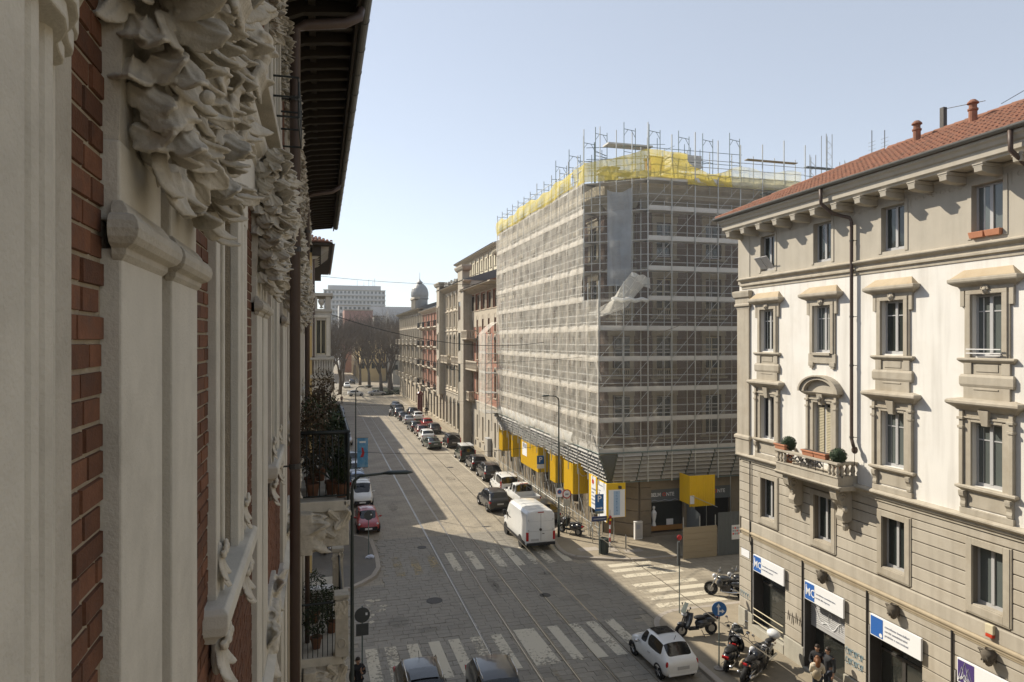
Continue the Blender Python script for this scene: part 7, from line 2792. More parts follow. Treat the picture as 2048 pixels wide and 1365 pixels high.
# planted bed of the square
mb = MB()
mb.add([(13, 172, .02), (26, 172, .02), (26, 200, .02), (14, 200, .02)], [(0, 1, 2, 3)])
sq = structure(mb.build('planted_bed', mat('earth_and_ivy', (0.06, 0.065, 0.035), 0.95, 0.4, 1.5, 0.4, 8)))
hb = MB()
foliage(hb, (18.5, 173.5, .5), (5.5, 1.0, .6), 2600, .14, frng)
h_ = thing('low_hedge', 'low evergreen hedge at the near edge of the square', 'hedge', (0, 0, 0))
hb.build('foliage', M_plant, h_)
# ================================================================ VEHICLES
def paint(name, col, rough=0.28, metal=0.0):
    return mat(name, col, rough, 0.06, 2, 0.0, metal=metal, coat=0.6, spec=0.5, dirt=[c * .85 + .008 for c in col], dscale=2.5, damt=0.4)
P_white = paint('white_car_paint', (0.72, 0.73, 0.72))
P_black = paint('black_car_paint', (0.016, 0.017, 0.02))
P_dark = paint('anthracite_car_paint', (0.05, 0.053, 0.058), metal=0.3)
P_silver = paint('silver_car_paint', (0.36, 0.37, 0.38), metal=0.5)
P_red = paint('red_car_paint', (0.34, 0.02, 0.02))
P_blue = paint('blue_car_paint', (0.03, 0.08, 0.2), metal=0.2)
P_green = paint('dark_green_car_paint', (0.03, 0.045, 0.035))
P_darkred = paint('maroon_car_paint', (0.12, 0.02, 0.018))
M_carglass = glass('car_glass', (0.012, 0.014, 0.016), 0.04, 0.7)
M_tyre = mat('tyre_rubber', (0.022, 0.022, 0.022), 0.85, 0.2, 8, 0.1, 60)
M_rim = mat('alloy_rim', (0.4, 0.4, 0.4), 0.35, 0.1, 8, 0, metal=0.7)
M_black = mat('black_plastic', (0.02, 0.02, 0.021), 0.6, 0.15, 6, 0.1, 60)
M_tail = mat('tail_lamp', (0.38, 0.015, 0.015), 0.2, 0.1, 8, 0)
M_head = mat('head_lamp', (0.55, 0.56, 0.58), 0.1, 0.1, 8, 0)
M_chrome = mat('chrome', (0.6, 0.6, 0.6), 0.12, 0.05, 8, 0, metal=0.95)

def car_shell(st, cowl, rfront, rrear, deck, side_glass, sub=2):
    """st: stations rear to front (xb, xr, w, wb, wr, zlow, zbelt, zroof).  Returns list of meshes by region."""
    K = 10
    verts, faces, mi = [], [], []
    for (xb, xr, w, wb, wr, zl, zb, zr) in st:
        half = [(0, zl, xb), (.8 * w, zl, xb), (.97 * w, zl + .1, xb), (w, zl + .38 * (zb - zl), xb), (w * .985, zb - .1, xb), (wb, zb, xb),
                ((wb + wr) / 2 + .02 * min(1, (zr - zb) * 2), (zb + zr) / 2, (xb + xr) / 2), (wr, zr - .05 * min(1, (zr - zb) * 3), xr), (wr * .62, zr + .005, xr), (0, zr + .02, xr)]
        ring = [(x, y, z) for (y, z, x) in half] + [(x, -y, z) for (y, z, x) in half[-2:0:-1]]
        verts += ring
    N = 2 * K - 2
    n = len(st)
    for i in range(n - 1):
        for k in range(N):
            k2 = (k + 1) % N
            faces.append((i * N + k, (i + 1) * N + k, (i + 1) * N + k2, i * N + k2))
            kk = k if k < K - 1 else N - 1 - k                  # mirrored row index
            m_ = 0
            if kk in (5, 6) and side_glass[0] <= i < side_glass[1] and i not in side_glass[2]:
                m_ = 1 if k < K - 1 else 2
            if kk in (7, 8) and i == rfront:
                m_ = 3
            if kk in (7, 8) and i == rrear:
                m_ = 4
            mi.append(m_)
    faces.append(tuple(range(N - 1, -1, -1)))
    faces.append(tuple((n - 1) * N + k for k in range(N)))
    mi += [0, 0]
    me = bpy.data.meshes.new('shell')
    me.from_pydata(verts, [], faces)
    for k in range(5):
        me.materials.append(P_white)
    me.polygons.foreach_set('material_index', mi)
    bm = bmesh.new()
    bm.from_mesh(me)
    cl = bm.edges.layers.float.new('crease_edge')
    for e in bm.edges:
        ms = set(f.material_index for f in e.link_faces)
        if len(ms) > 1:
            e[cl] = 0.75
    bm.normal_update()
    bmesh.ops.recalc_face_normals(bm, faces=bm.faces)
    bm.to_mesh(me)
    bm.free()
    o = bpy.data.objects.new('shell', me)
    sm = o.modifiers.new('s', 'SUBSURF')
    sm.levels = sub
    sm.render_levels = sub
    me2 = evaluated(o)
    bpy.data.objects.remove(o)
    out = []
    vs_ = [v.co.copy() for v in me2.vertices]
    for k in range(5):
        fs = [tuple(p.vertices) for p in me2.polygons if p.material_index == k]
        used = sorted(set(i for f in fs for i in f))
        mp = {v: i for i, v in enumerate(used)}
        m_ = bpy.data.meshes.new('car_part')
        m_.from_pydata([vs_[i] for i in used], [], [tuple(mp[i] for i in f) for f in fs])
        m_.polygons.foreach_set('use_smooth', [True] * len(m_.polygons))
        out.append(m_)
    return out

def S(xb, w, zl, zb, zr=None, xr=None, wb=None, wr=None):
    zr = zb + .05 if zr is None else zr
    return (xb, xb if xr is None else xr, w, (wb if wb is not None else w * .92), (wr if wr is not None else w * .7), zl, zb, zr)

def car_type(kind):
    if kind == 'mini':
        L, w, H_, wr_ = 3.35, .79, 1.45, .29
        st = [S(-1.66, .62, .42, .72), S(-1.6, .72, .3, .82, .9), S(-1.45, .775, .22, .93, .99, -1.42, .68, .56), S(-1.15, .79, .2, .95, 1.36, -1.0, .70, .52), S(-.55, .79, .2, .94, 1.44, -.5, .71, .54), S(.0, .79, .2, .93, 1.45, .0, .71, .54), S(.08, .79, .2, .93, 1.45, .07, .71, .54), S(.62, .79, .2, .91, 1.40, .42, .70, .50),
              S(1.0, .785, .2, .88, .93, .98, .71, .52), S(1.35, .74, .22, .80), S(1.58, .64, .28, .66), S(1.66, .5, .36, .52)]
        sg, wb_, rf, rr = (3, 7, (5,)), 2.2, 7, 2
    elif kind == 'suv':
        L, w, H_, wr_ = 4.2, .91, 1.6, .35
        st = [S(-2.1, .74, .5, .85), S(-2.05, .85, .34, .98, 1.05), S(-1.92, .9, .26, 1.06, 1.14, -1.86, .84, .72), S(-1.55, .91, .24, 1.08, 1.52, -1.42, .84, .68), S(-.85, .91, .24, 1.06, 1.6, -.8, .84, .69), S(-.1, .91, .24, 1.04, 1.61, -.08, .84, .69), S(.0, .91, .24, 1.04, 1.61, .0, .84, .69), S(.85, .91, .24, 1.02, 1.54, .48, .84, .66),
              S(1.15, .9, .24, 1.0, 1.05, 1.12, .82, .62), S(1.7, .88, .26, .92), S(1.98, .78, .34, .8), S(2.1, .62, .44, .64)]
        sg, wb_, rf, rr = (3, 7, (5,)), 2.6, 7, 2
    elif kind == 'sedan':
        L, w, H_, wr_ = 4.5, .89, 1.42, .32
        st = [S(-2.25, .7, .46, .78), S(-2.2, .82, .3, .92), S(-1.95, .88, .22, .96, 1.01), S(-1.62, .89, .2, .96, 1.02, -1.6, .8, .66), S(-1.1, .89, .2, .94, 1.34, -.85, .8, .62), S(-.3, .89, .2, .92, 1.42, -.25, .8, .62), S(-.2, .89, .2, .92, 1.42, -.15, .8, .62), S(.6, .89, .2, .9, 1.36, .25, .8, .6),
              S(1.05, .89, .2, .88, .93, 1.02, .78, .56), S(1.7, .86, .22, .8), S(2.1, .76, .3, .68), S(2.25, .58, .4, .54)]
        sg, wb_, rf, rr = (4, 7, (5,)), 2.65, 7, 3
    elif kind == 'hatch':
        L, w, H_, wr_ = 3.95, .86, 1.5, .31
        st = [S(-1.97, .7, .46, .8), S(-1.92, .8, .32, .92, 1.0), S(-1.8, .85, .24, 1.0, 1.06, -1.74, .78, .68), S(-1.42, .86, .22, 1.0, 1.44, -1.3, .78, .64), S(-.7, .86, .22, .98, 1.5, -.65, .79, .64), S(-.05, .86, .22, .96, 1.5, -.03, .79, .64), S(.05, .86, .22, .96, 1.5, .05, .79, .64), S(.72, .86, .22, .94, 1.44, .4, .78, .61),
              S(1.1, .855, .22, .92, .97, 1.08, .77, .58), S(1.6, .82, .24, .82), S(1.86, .72, .32, .7), S(1.97, .56, .42, .56)]
        sg, wb_, rf, rr = (3, 7, (5,)), 2.45, 7, 2
    else:                                                        # 'box' small van
        L, w, H_, wr_ = 4.1, .87, 1.8, .31
        st = [S(-2.05, .82, .42, 1.0, 1.05, -2.04, .78, .7), S(-2.02, .86, .28, 1.06, 1.12, -2.0, .8, .74), S(-1.98, .87, .24, 1.08, 1.7, -1.86, .8, .72), S(-1.2, .87, .22, 1.06, 1.79, -1.15, .81, .73), S(-.3, .87, .22, 1.04, 1.8, -.28, .81, .73), S(-.18, .87, .22, 1.04, 1.8, -.16, .81, .73), S(.72, .87, .22, 1.02, 1.72, .42, .8, .7),
              S(1.2, .865, .22, 1.0, 1.05, 1.18, .78, .62), S(1.62, .84, .24, .9), S(1.92, .74, .32, .76), S(2.05, .56, .42, .58)]
        sg, wb_, rf, rr = (2, 6, (4,)), 2.65, 6, 1
    return dict(L=L, w=w, H=H_, wr=wr_, wb=wb_, shells=car_shell(st, 0, rf, rr, 0, sg), kind=kind)
CT = {k: car_type(k) for k in ('mini', 'suv', 'sedan', 'hatch', 'box')}
tyre_me = {}
def wheel_meshes(r):
    key = round(r, 2)
    if key not in tyre_me:
        a = MB().lathe([(r * .62, -.1), (r * .9, -.1), (r, -.06), (r, .06), (r * .9, .1), (r * .62, .1)], 18, axis='y').mesh('tyre', True)
        b = MB()
        b.lathe([(0, -.08), (r * .62, -.085), (r * .64, -.06), (r * .64, .06), (r * .62, .085), (0, .08)], 18, axis='y')
        for k in range(5):
            an = k * 2 * PI / 5
            for s_ in (-1, 1):
                b.tube([(0, s_ * .09, 0), (r * .56 * math.cos(an), s_ * .095, r * .56 * math.sin(an))], .03, 5)
        tyre_me[key] = (a, b.mesh('rim'))
    return tyre_me[key]
def wheels(t, pts, r):
    ty, rm = wheel_meshes(r)
    for (x, y) in pts:
        o = link('wheel', ty, M_tyre, t, (x, y, r))
        link('rim', rm, M_rim, o)
plate_rg = random.Random(2)
def car(kind, label, x, y, heading, pm, cat='car', grp=None, rails=False, sunroof=False, detail=True, scale=1.0, antenna=False):
    """heading: angle of the car's nose from +X"""
    c = CT[kind]
    t = thing('parked_car' if cat == 'car' else 'small_van', label, cat, (x, y, 0), heading, grp)
    t.scale = (scale, scale, scale)
    names = ('body', 'side_window', 'side_window', 'windscreen', 'rear_window')
    for k in range(5):
        link(names[k], c['shells'][k], pm if k == 0 else M_carglass, t)
    L, w, r = c['L'], c['w'], c['wr']
    h = c['wb'] / 2
    off = .06
    wheels(t, [(h + off, w - .11), (h + off, -w + .11), (-h + off, w - .11), (-h + off, -w + .11)], r)
    for (a, b) in ((h + off, 1), (h + off, -1), (-h + off, 1), (-h + off, -1)):
        mb = MB()
        n = 12
        rr = r + .055
        pts = []
        for q in range(n + 1):
            an = PI * q / n
            pts += [(a + rr * math.cos(an), b * (w + .006), r + rr * math.sin(an)), (a + (rr - .07) * math.cos(an), b * (w + .012), r + (rr - .07) * math.sin(an)), (a + (rr - .07) * math.cos(an), b * (w - .2), r + (rr - .07) * math.sin(an))]
        mb.add(pts, [(q * 3, q * 3 + 3, q * 3 + 4, q * 3 + 1) for q in range(n)] + [(q * 3 + 1, q * 3 + 4, q * 3 + 5, q * 3 + 2) for q in range(n)])
        mb.lathe([(0, 0), (rr - .02, 0), (rr - .02, .004), (0, .004)], 14, (a, b * (w - .06), r), axis='y')
        mb.build('wheel_arch', M_black, t)
    if not detail:
        return t
    zb = .62 if kind == 'mini' else .74
    for s_ in (-1, 1):
        mb = MB()
        if kind == 'box':
            mb.box(-L / 2 - .0, s_ * (w - .13), .75, -L / 2 + .12, s_ * (w + .005), 1.35)
        elif kind == 'mini':
            mb.ball((-L / 2 + .13, s_ * (w - .13), .74), .07, .07, .14, 8, 6)
        else:
            mb.box(-L / 2 + .03, s_ * (w - .33), zb + .05, -L / 2 + .28, s_ * (w - .02), zb + .2)
        mb.build('tail_light', M_tail, t, bevel=.03)
        mb = MB()
        mb.ball((L / 2 - .3, s_ * (w - .22), zb - .02 if kind != 'mini' else .66), .17, .11, .09 if kind != 'mini' else .11, 8, 6)
        mb.build('headlight', M_head, t, smooth=True)
        mb = MB()
        mb.ball((.62 if kind != 'mini' else .55, s_ * (w + .1), zb + .28), .07, .11, .075, 8, 6)
        mb.bar((.6, s_ * (w - .08), zb + .22), (.6, s_ * (w + .06), zb + .25), .025)
        mb.build('mirror', pm if kind != 'mini' else M_chrome, t, smooth=True)
        for xx in ((-.55, .35) if kind not in ('mini',) else (-.28,)):
            mb = MB()
            mb.box(xx - .1, s_ * (w - .01), zb + .12, xx + .1, s_ * (w + .018), zb + .15)
            mb.build('door_handle', M_chrome if kind == 'mini' else M_black, t)
    mb = MB(); mb.box(-L / 2 - .005, -.26, zb - .06, -L / 2 + .05, .26, zb + .06); mb.build('number_plate', M_frame, t)
    mb = MB(); mb.box(L / 2 - .06, -.26, .38, L / 2 + .012, .26, .5); mb.build('number_plate', M_signw, t)
    mb = MB(); mb.box(-L / 2 + .03, -w + .16, .3, -L / 2 + .2, w - .16, .42); mb.build('rear_bumper', M_black if kind != 'mini' else pm, t, bevel=.04)
    mb = MB(); mb.box(L / 2 - .2, -w + .22, .3, L / 2 + .0, w - .22, .58); mb.build('grille', M_black, t, bevel=.04)
    mb = MB(); mb.bar((-L * .28, 0, c['H'] - .02), (-L * .32, 0, c['H'] + .2), .01, 4); mb.build('antenna', M_black, t)
    if rails:
        for s_ in (-1, 1):
            mb = MB()
            mb.tube([(-1.2, s_ * (w - .28), c['H'] - .05), (-1.1, s_ * (w - .26), c['H'] + .04), (.3, s_ * (w - .26), c['H'] + .05), (.42, s_ * (w - .28), c['H'] - .04)], .022, 6)
            mb.build('roof_rail', M_chrome, t, smooth=True)
    if sunroof:
        mb = MB()
        W_ = w - .38
        mb.grid(lambda u, v: (-.35 + .72 * u, -W_ + 2 * W_ * v, c['H'] + .026 - .02 * (2 * v - 1) ** 2 - .03 * u * u), 6, 6)
        mb.build('sunroof', M_carglass, t, smooth=True)
    return t

UP, DN = R(90), R(-90)
car('mini', 'small white hatchback with dark sunroof by the kerb near the crossing', 13.72, 25.75, R(91.5), P_white, sunroof=True, scale=1.0)
car('hatch', 'black hatchback with glass roof at the bottom edge, left of the pair', 3.55, 24.5, DN, P_black, rails=True, sunroof=True, scale=1.05)
car('suv', 'dark silver car with bright roof rails at the bottom edge, right of the pair', 6.15, 23.9, R(-93), P_dark, rails=True)
GR = 'cars parked along the right side'
car('suv', 'glossy black coupe-like suv double parked behind the white van', 13.45, 53.75, R(92), P_black, rails=True)
car('box', 'white high roofed car parked beside the black double parked suv', 15.75, 59.1, R(91), P_white, 'van', rails=True)
car('suv', 'dark grey car hidden behind the white van by the kerb', 16.1, 49.2, UP, P_dark, scale=.95)
car('suv', 'black estate with red tail lights, nearest of the dark pair by the parking strip', 15.9, 65.4, UP, P_black, grp=GR, rails=True)
car('hatch', 'black hatchback with red tail lights, farther of the dark pair by the parking strip', 15.85, 70.8, UP, P_black, grp=GR)
car('sedan', 'dark green saloon double parked across from the black van', 13.5, 86.1, R(95), P_green, grp=GR)
car('box', 'black van parked by the kerb near the gothic house', 16.1, 86.4, UP, P_black, 'van', grp=GR)
car('suv', 'white suv parked just beyond the dark green saloon', 13.75, 92.4, UP, P_white, grp=GR)
car('suv', 'maroon and black suv beyond the white suv', 13.9, 98.0, UP, P_darkred, grp=GR)
car('hatch', 'dark hatchback in the outer lane beyond the maroon suv', 13.6, 103.2, R(94), P_dark, grp=GR)
car('hatch', 'dark car parked at the kerb level with the maroon suv', 16.0, 100.0, UP, P_dark, grp=GR)
car('hatch', 'red car parked at the kerb farther up the right side', 15.9, 106.5, UP, P_red, grp=GR)
car('sedan', 'silver white saloon far up the right side', 13.85, 112.6, UP, P_silver, grp=GR)
car('hatch', 'dark car just beyond the silver white saloon', 13.5, 117.6, UP, P_dark, grp=GR)
car('hatch', 'white hatchback at the kerb far up the right side', 15.9, 117.0, UP, P_white, grp=GR)
car('suv', 'black suv next to the parked motorbike far up the right side', 13.45, 123.4, UP, P_black, grp=GR)
for k, (x, y, kd, pm, lb) in enumerate(((15.9, 123.5, 'suv', P_dark, 'dark suv at the kerb beside the far black suv'), (14.2, 131.0, 'suv', P_dark, 'dark grey suv, second last of the right row'), (14.5, 139.0, 'sedan', P_silver, 'grey saloon, last of the right row'))):
    car(kd, lb, x, y, UP, pm, grp=GR, detail=k < 1)
GL = 'cars parked along the left side'
car('hatch', 'small red car facing us at the left kerb', 3.2, 50.3, DN, P_red, grp=GL, scale=.95)
car('hatch', 'blue car behind the white van at the left kerb', 3.2, 63.9, DN, P_blue, grp=GL)
car('hatch', 'silver car two behind the white van at the left kerb', 3.2, 69.5, DN, P_silver, grp=GL)
car('suv', 'dark car three behind the white van at the left kerb', 3.2, 75.2, DN, P_dark, grp=GL)
car('hatch', 'grey car far up the left kerb beyond the banner', 3.1, 92.0, DN, P_silver, grp=GL, detail=False)
car('hatch', 'blue car far up the left kerb before the square', 3.3, 128.0, DN, P_blue, grp=GL, detail=False)
GS = 'cars on the square'
car('hatch', 'pale car crossing the square, leftmost of the row', 8.2, 172.0, R(5), P_white, grp=GS, detail=False)
car('sedan', 'silver car crossing the square, middle of the row', 13.4, 172.5, R(3), P_silver, grp=GS, detail=False)
car('suv', 'white car waiting at the far side of the square', 7.2, 203.0, DN, P_white, grp=GS, detail=False)
car('suv', 'dark car beyond the square on the onward street', 9.4, 221.0, UP, P_dark, grp=GS, detail=False)
# white van with front towards us, left kerb
t = car('box', 'white small van with roof bars facing us at the left kerb', 3.25, 58.4, DN, P_white, 'van', grp=GL)
mb = MB()
for x in (-1.3, -.5, .2):
    mb.bar((x, -.72, 1.86), (x, .72, 1.86), .022)
mb.build('roof_bars', M_galv, t)
# dark van with white roof
t = car('box', 'dark van with white roof and rear spare wheel in the right parking strip', 15.75, 76.4, UP, P_green, 'van', grp=GR)
mb = MB()
mb.box(-1.85, -.74, 1.78, .45, .74, 1.87)
mb.build('white_roof', P_white, t, bevel=.05)

# ---- large white panel van
def panel_van(label, x, y, heading, pm):
    t = thing('panel_van', label, 'van', (x, y, 0), heading)
    L, w, H_ = 5.6, .99, 2.62
    prof = [(-2.8, .5, H_ - .12), (-2.78, .45, H_ - .02), (-2.6, .4, H_), (.6, .4, H_), (1.0, .4, H_ - .05), (1.2, .4, H_ - .25), (2.0, .4, 1.28), (2.15, .42, 1.18), (2.6, .45, .98), (2.76, .5, .8), (2.8, .55, .66)]
    mb = MB()
    rows = []
    for (xx, zl, zt) in prof:
        ww = w if xx < 2.2 else w - (xx - 2.2) * .45
        tw = ww - .13 - .06 * (zt > 1.5)
        if xx < -2.77:
            ww, tw = w - .03, w - .2
        half = [(0, zl), (ww - .06, zl), (ww, zl + .1), (ww + .005, min(.95, zt - .1)), (ww - .04, zt - .22), (tw, zt - .05), (tw * .7, zt), (0, zt + .02)]
        rows.append([(xx, a, b) for (a, b) in half] + [(xx, -a, b) for (a, b) in half[-2:0:-1]])
    N = len(rows[0])
    mb.add([p for r_ in rows for p in r_], [(i * N + k, (i + 1) * N + k, (i + 1) * N + (k + 1) % N, i * N + (k + 1) % N) for i in range(len(rows) - 1) for k in range(N)] + [tuple(range(N - 1, -1, -1)), tuple((len(rows) - 1) * N + k for k in range(N))])
    o = mb.build('body', pm, t, bevel=.03, fix=True)
    o.data.polygons.foreach_set('use_smooth', [True] * len(o.data.polygons))
    es = o.modifiers.new('split', 'EDGE_SPLIT')
    es.split_angle = R(35)
    mb = MB(); mb.add([(1.26, -.72, 2.36), (1.26, .72, 2.36), (2.02, .82, 1.34), (2.02, -.82, 1.34)], [(0, 1, 2, 3)]); mb.build('windscreen', M_carglass, t)
    for s_ in (-1, 1):
        mb = MB(); mb.add([(.55, s_ * (w - .005), 1.4), (1.75, s_ * (w - .0), 1.35), (1.3, s_ * (w - .09), 2.1), (.6, s_ * (w - .075), 2.12)], [(0, 1, 2, 3) if s_ < 0 else (3, 2, 1, 0)]); mb.build('side_window', M_carglass, t)
        mb = MB(); mb.box(1.55, s_ * (w + .02), 1.4, 1.7, s_ * (w + .24), 1.75); mb.build('mirror', M_black, t, bevel=.03)
        mb = MB(); mb.box(-2.815, s_ * (w - .17), .72, -2.70, s_ * (w - .005), 1.28); mb.build('tail_light', M_tail, t, bevel=.02)
        mb = MB(); mb.box(-2.5, s_ * (w - .02), .46, 1.4, s_ * (w + .025), .62); mb.build('side_trim', M_black, t, bevel=.02)
        mb = MB(); mb.ball((2.62, s_ * .72, .95), .16, .14, .14, 8, 6); mb.build('headlight', M_head, t)
        for zz in (1.35, 2.0):
            mb = MB(); mb.box(-2.83, s_ * (w - .16) - .02, zz, -2.79, s_ * (w - .16) + .02, zz + .1); mb.build('door_hinge', M_frame, t)
        mb = MB(); mb.box(-2.7, s_ * (w - .045) - .004, 1.18, -.1, s_ * (w - .045) + .004, 1.2); mb.build('panel_seam', M_frame, t)
    mb = MB(); mb.box(-2.81, -.006, .7, -2.798, .006, 2.42); mb.build('door_seam', M_iron, t)
    mb = MB(); mb.box(-2.812, -.86, 1.32, -2.80, .86, 1.335); mb.box(-2.812, -.84, 1.95, -2.80, .84, 1.96); mb.build('door_crease', M_frame, t)
    mb = MB(); mb.lathe([(0, 0), (.09, 0), (.09, .02), (0, .02)], 14, (-2.83, .02, 1.42), axis='x'); mb.build('badge', M_iron, t)
    mb = MB(); mb.box(-2.82, -.24, 1.13, -2.80, -.1, 1.17); mb.build('maker_name', M_iron, t)
    mb = MB(); mb.box(-2.83, .15, .72, -2.80, .67, .84); mb.build('number_plate', M_frame, t)
    mb = MB(); mb.box(-2.9, -.96, .42, -2.76, .96, .6); mb.build('rear_bumper', M_black, t, bevel=.03)
    mb = MB(); mb.box(-2.83, -.2, 2.5, -2.78, .2, 2.55); mb.build('brake_light', M_tail, t)
    for k in range(4):
        mb = MB(); mb.box(-2.3 + k * .78, -.7, H_ + .015, -2.26 + k * .78, .7, H_ + .03); mb.build('roof_rib', pm, t)
    wheels(t, [(1.75, w - .12), (1.75, -w + .12), (-1.55, w - .12), (-1.55, -w + .12)], .36)
    for (a, b) in ((1.75, 1), (1.75, -1), (-1.55, 1), (-1.55, -1)):
        mb = MB(); mb.lathe([(0, 0), (.44, 0), (.44, .01), (0, .01)], 16, (a, b * (w + .012) - .005, .42), axis='y'); mb.build('wheel_arch', M_black, t)
    return t
v = panel_van('tall white panel van with closed rear doors stopped at the crossing', 13.5, 44.45, R(91.5), P_white)
# ---- white pickup truck
t = thing('pickup_truck', 'white double cab pickup truck with empty bed beside the white van', 'pickup', (16.1, 54.6, 0), R(91))
me = CT['suv']['shells']
shells = car_shell([S(-.75, .86, .4, .95, .98), S(-.72, .9, .34, 1.02, 1.08, -.7, .84, .74), S(-.66, .91, .32, 1.04, 1.66, -.56, .84, .7), S(.0, .91, .32, 1.04, 1.72, .0, .84, .7), S(.08, .91, .32, 1.04, 1.72, .08, .84, .7), S(.85, .91, .32, 1.02, 1.66, .55, .84, .68),
                    S(1.3, .9, .32, 1.02, 1.07, 1.28, .82, .64), S(1.95, .88, .36, .98), S(2.25, .78, .4, .85), S(2.35, .62, .46, .7)], 0, 5, 1, 0, (2, 5, (3,)))
for k, nm in enumerate(('body', 'side_window', 'side_window', 'windscreen', 'rear_window')):
    link(nm, shells[k], P_white if k == 0 else M_carglass, t)
mb = MB()
mb.box(-2.4, -.88, .5, -.7, -.8, 1.05); mb.box(-2.4, .8, .5, -.7, .88, 1.05); mb.box(-2.4, -.8, .5, -2.34, .8, 1.05)
mb.build('bed', P_white, t, bevel=.02)
mb = MB(); mb.box(-2.34, -.8, .5, -.72, .8, .58); mb.build('bed_floor', M_black, t)
mb = MB(); mb.box(-2.5, -.85, .38, -2.38, .85, .52); mb.build('rear_bumper', M_iron, t, bevel=.02)
mb = MB()
mb.tube([(-.68, -.7, 1.05), (-.66, -.66, 1.7), (-.66, .66, 1.7), (-.68, .7, 1.05)], .025, 6)
for y in (-.25, .25):
    mb.bar((-.67, y, 1.05), (-.66, y, 1.7), .018)
mb.build('cab_guard', M_galv, t)
for s_ in (-1, 1):
    mb = MB(); mb.box(-2.42, s_ * .8, .75, -2.38, s_ * .89, 1.0); mb.build('tail_light', M_tail, t)
    mb = MB(); mb.ball((.95, s_ * 1.0, 1.12), .07, .12, .1, 8, 6); mb.build('mirror', M_black, t)
mb = MB(); mb.box(-.67, -.35, 1.69, -.6, .35, 1.76); mb.build('brake_light', M_tail, t)
wheels(t, [(1.5, .8), (1.5, -.8), (-1.45, .8), (-1.45, -.8)], .37)

# ================================================================ MOTORBIKES AND SCOOTERS
def bike_wheel(t, x, r, w_=.06):
    a = MB()
    n = 22
    a.lathe([(r - .11, -w_ * .5), (r - .04, -w_), (r - .005, -w_ * .5), (r, 0), (r - .005, w_ * .5), (r - .04, w_), (r - .11, w_ * .5)], n, (x, 0, r), axis='y')
    o = a.build('wheel', M_tyre, t, smooth=True)
    b = MB()
    for k in range(5):
        an = k * 2 * PI / 5
        b.tube([(x, 0, r), (x + (r - .1) * math.cos(an), 0, r + (r - .1) * math.sin(an))], .014, 5)
    b.lathe([(r - .12, -.03), (r - .1, -.03), (r - .1, .03), (r - .12, .03)], n, (x, 0, r), axis='y')
    b.lathe([(0, -.05), (.05, -.05), (.05, .05), (0, .05)], 10, (x, 0, r), axis='y')
    b.lathe([(.08, .05), (.14, .05), (.14, .056), (.08, .056)], 14, (x, 0, r), axis='y')
    b.build('rim', M_rim, o)
def scooter(label, x, y, heading, body, screen=True, topbox=None, z=.125, lean=6):
    t = thing('scooter', label, 'scooter', (x, y, z), heading, 'motorbikes and scooters on the pavement')
    t.rotation_euler = (R(lean), 0, heading)
    t.scale = (1.14, 1.14, 1.1)
    bike_wheel(t, .66, .26)
    bike_wheel(t, -.62, .26, .07)
    mb = MB()
    mb.tube([(.66, .07, .26), (.6, .07, .55), (.46, .03, .95)], .025, 6)
    mb.tube([(.66, -.07, .26), (.6, -.07, .55), (.46, -.03, .95)], .025, 6)
    mb.build('fork', M_iron, t)
    mb = MB()
    def shell(u, v):                                             # leg shield
        yy = (v - .5) * 2
        return (.52 - .22 * u + .12 * (1 - yy * yy) - .1, yy * (.2 + .08 * math.sin(u * PI)), .38 + .58 * u)
    mb.grid(shell, 8, 8)
    o = mb.build('front_shield', body, t, smooth=True)
    so = o.modifiers.new('s', 'SOLIDIFY'); so.thickness = .05
    mb = MB(); mb.ball((.64, 0, .52), .2, .1, .09, 10, 6); mb.build('front_mudguard', body, t, smooth=True)
    mb = MB(); mb.ball((.5, 0, .9), .12, .14, .1, 10, 7); mb.build('headlight', M_head, t, smooth=True)
    mb = MB()
    mb.box(-.05, -.16, .26, .4, .16, .34)
    mb.build('floor_board', M_black, t, bevel=.04)
    mb = MB()
    for (cx, cz, a, b, c) in ((-.3, .5, .38, .2, .2), (-.62, .62, .32, .17, .16), (-.15, .42, .2, .17, .16)):
        mb.ball((cx, 0, cz), a, b, c, 12, 8)
    mb.build('rear_body', body, t, smooth=True)
    mb = MB()
    mb.ball((-.18, 0, .72), .3, .16, .085, 12, 7)
    mb.ball((-.58, 0, .80), .28, .15, .08, 12, 7)
    mb.build('seat', M_black, t, smooth=True)
    mb = MB(); mb.box(-.98, -.12, .6, -.9, .12, .7); mb.build('tail_light', M_tail, t, bevel=.02)
    mb = MB()
    mb.tube([(.36, .36, 1.02), (.42, .2, 1.0), (.46, 0, .96), (.42, -.2, 1.0), (.36, -.36, 1.02)], .018, 6)
    mb.build('handlebar', M_black, t)
    for s_ in (-1, 1):
        mb = MB()
        mb.bar((.42, s_ * .22, 1.0), (.4, s_ * .34, 1.2), .01)
        mb.ball((.4, s_ * .36, 1.22), .02, .07, .05, 8, 6)
        mb.build('mirror', M_black, t)
    if screen:
        mb = MB(); mb.grid(lambda u, v: (.56 - .2 * u + .06 * (1 - (2 * v - 1) ** 2), (v - .5) * .42 * (1 - .3 * u), .98 + .38 * u), 6, 6); mb.build('windscreen', M_pane2, t, smooth=True)
    mb = MB(); mb.tube([(-.1, -.16, .22), (-.6, -.2, .28), (-.9, -.22, .36)], [.03, .05, .06], 8); mb.build('exhaust', M_chrome, t, smooth=True)
    mb = MB(); mb.bar((-.15, .1, .25), (-.2, .3, -.0), .014); mb.build('stand', M_iron, t)
    if topbox:
        mb = MB(); mb.ball((-.98, 0, 1.0), .22, .24, .17, 12, 8); mb.box(-1.0, -.1, .8, -.8, .1, .9); mb.build('top_box', topbox, t, smooth=True)
    return t
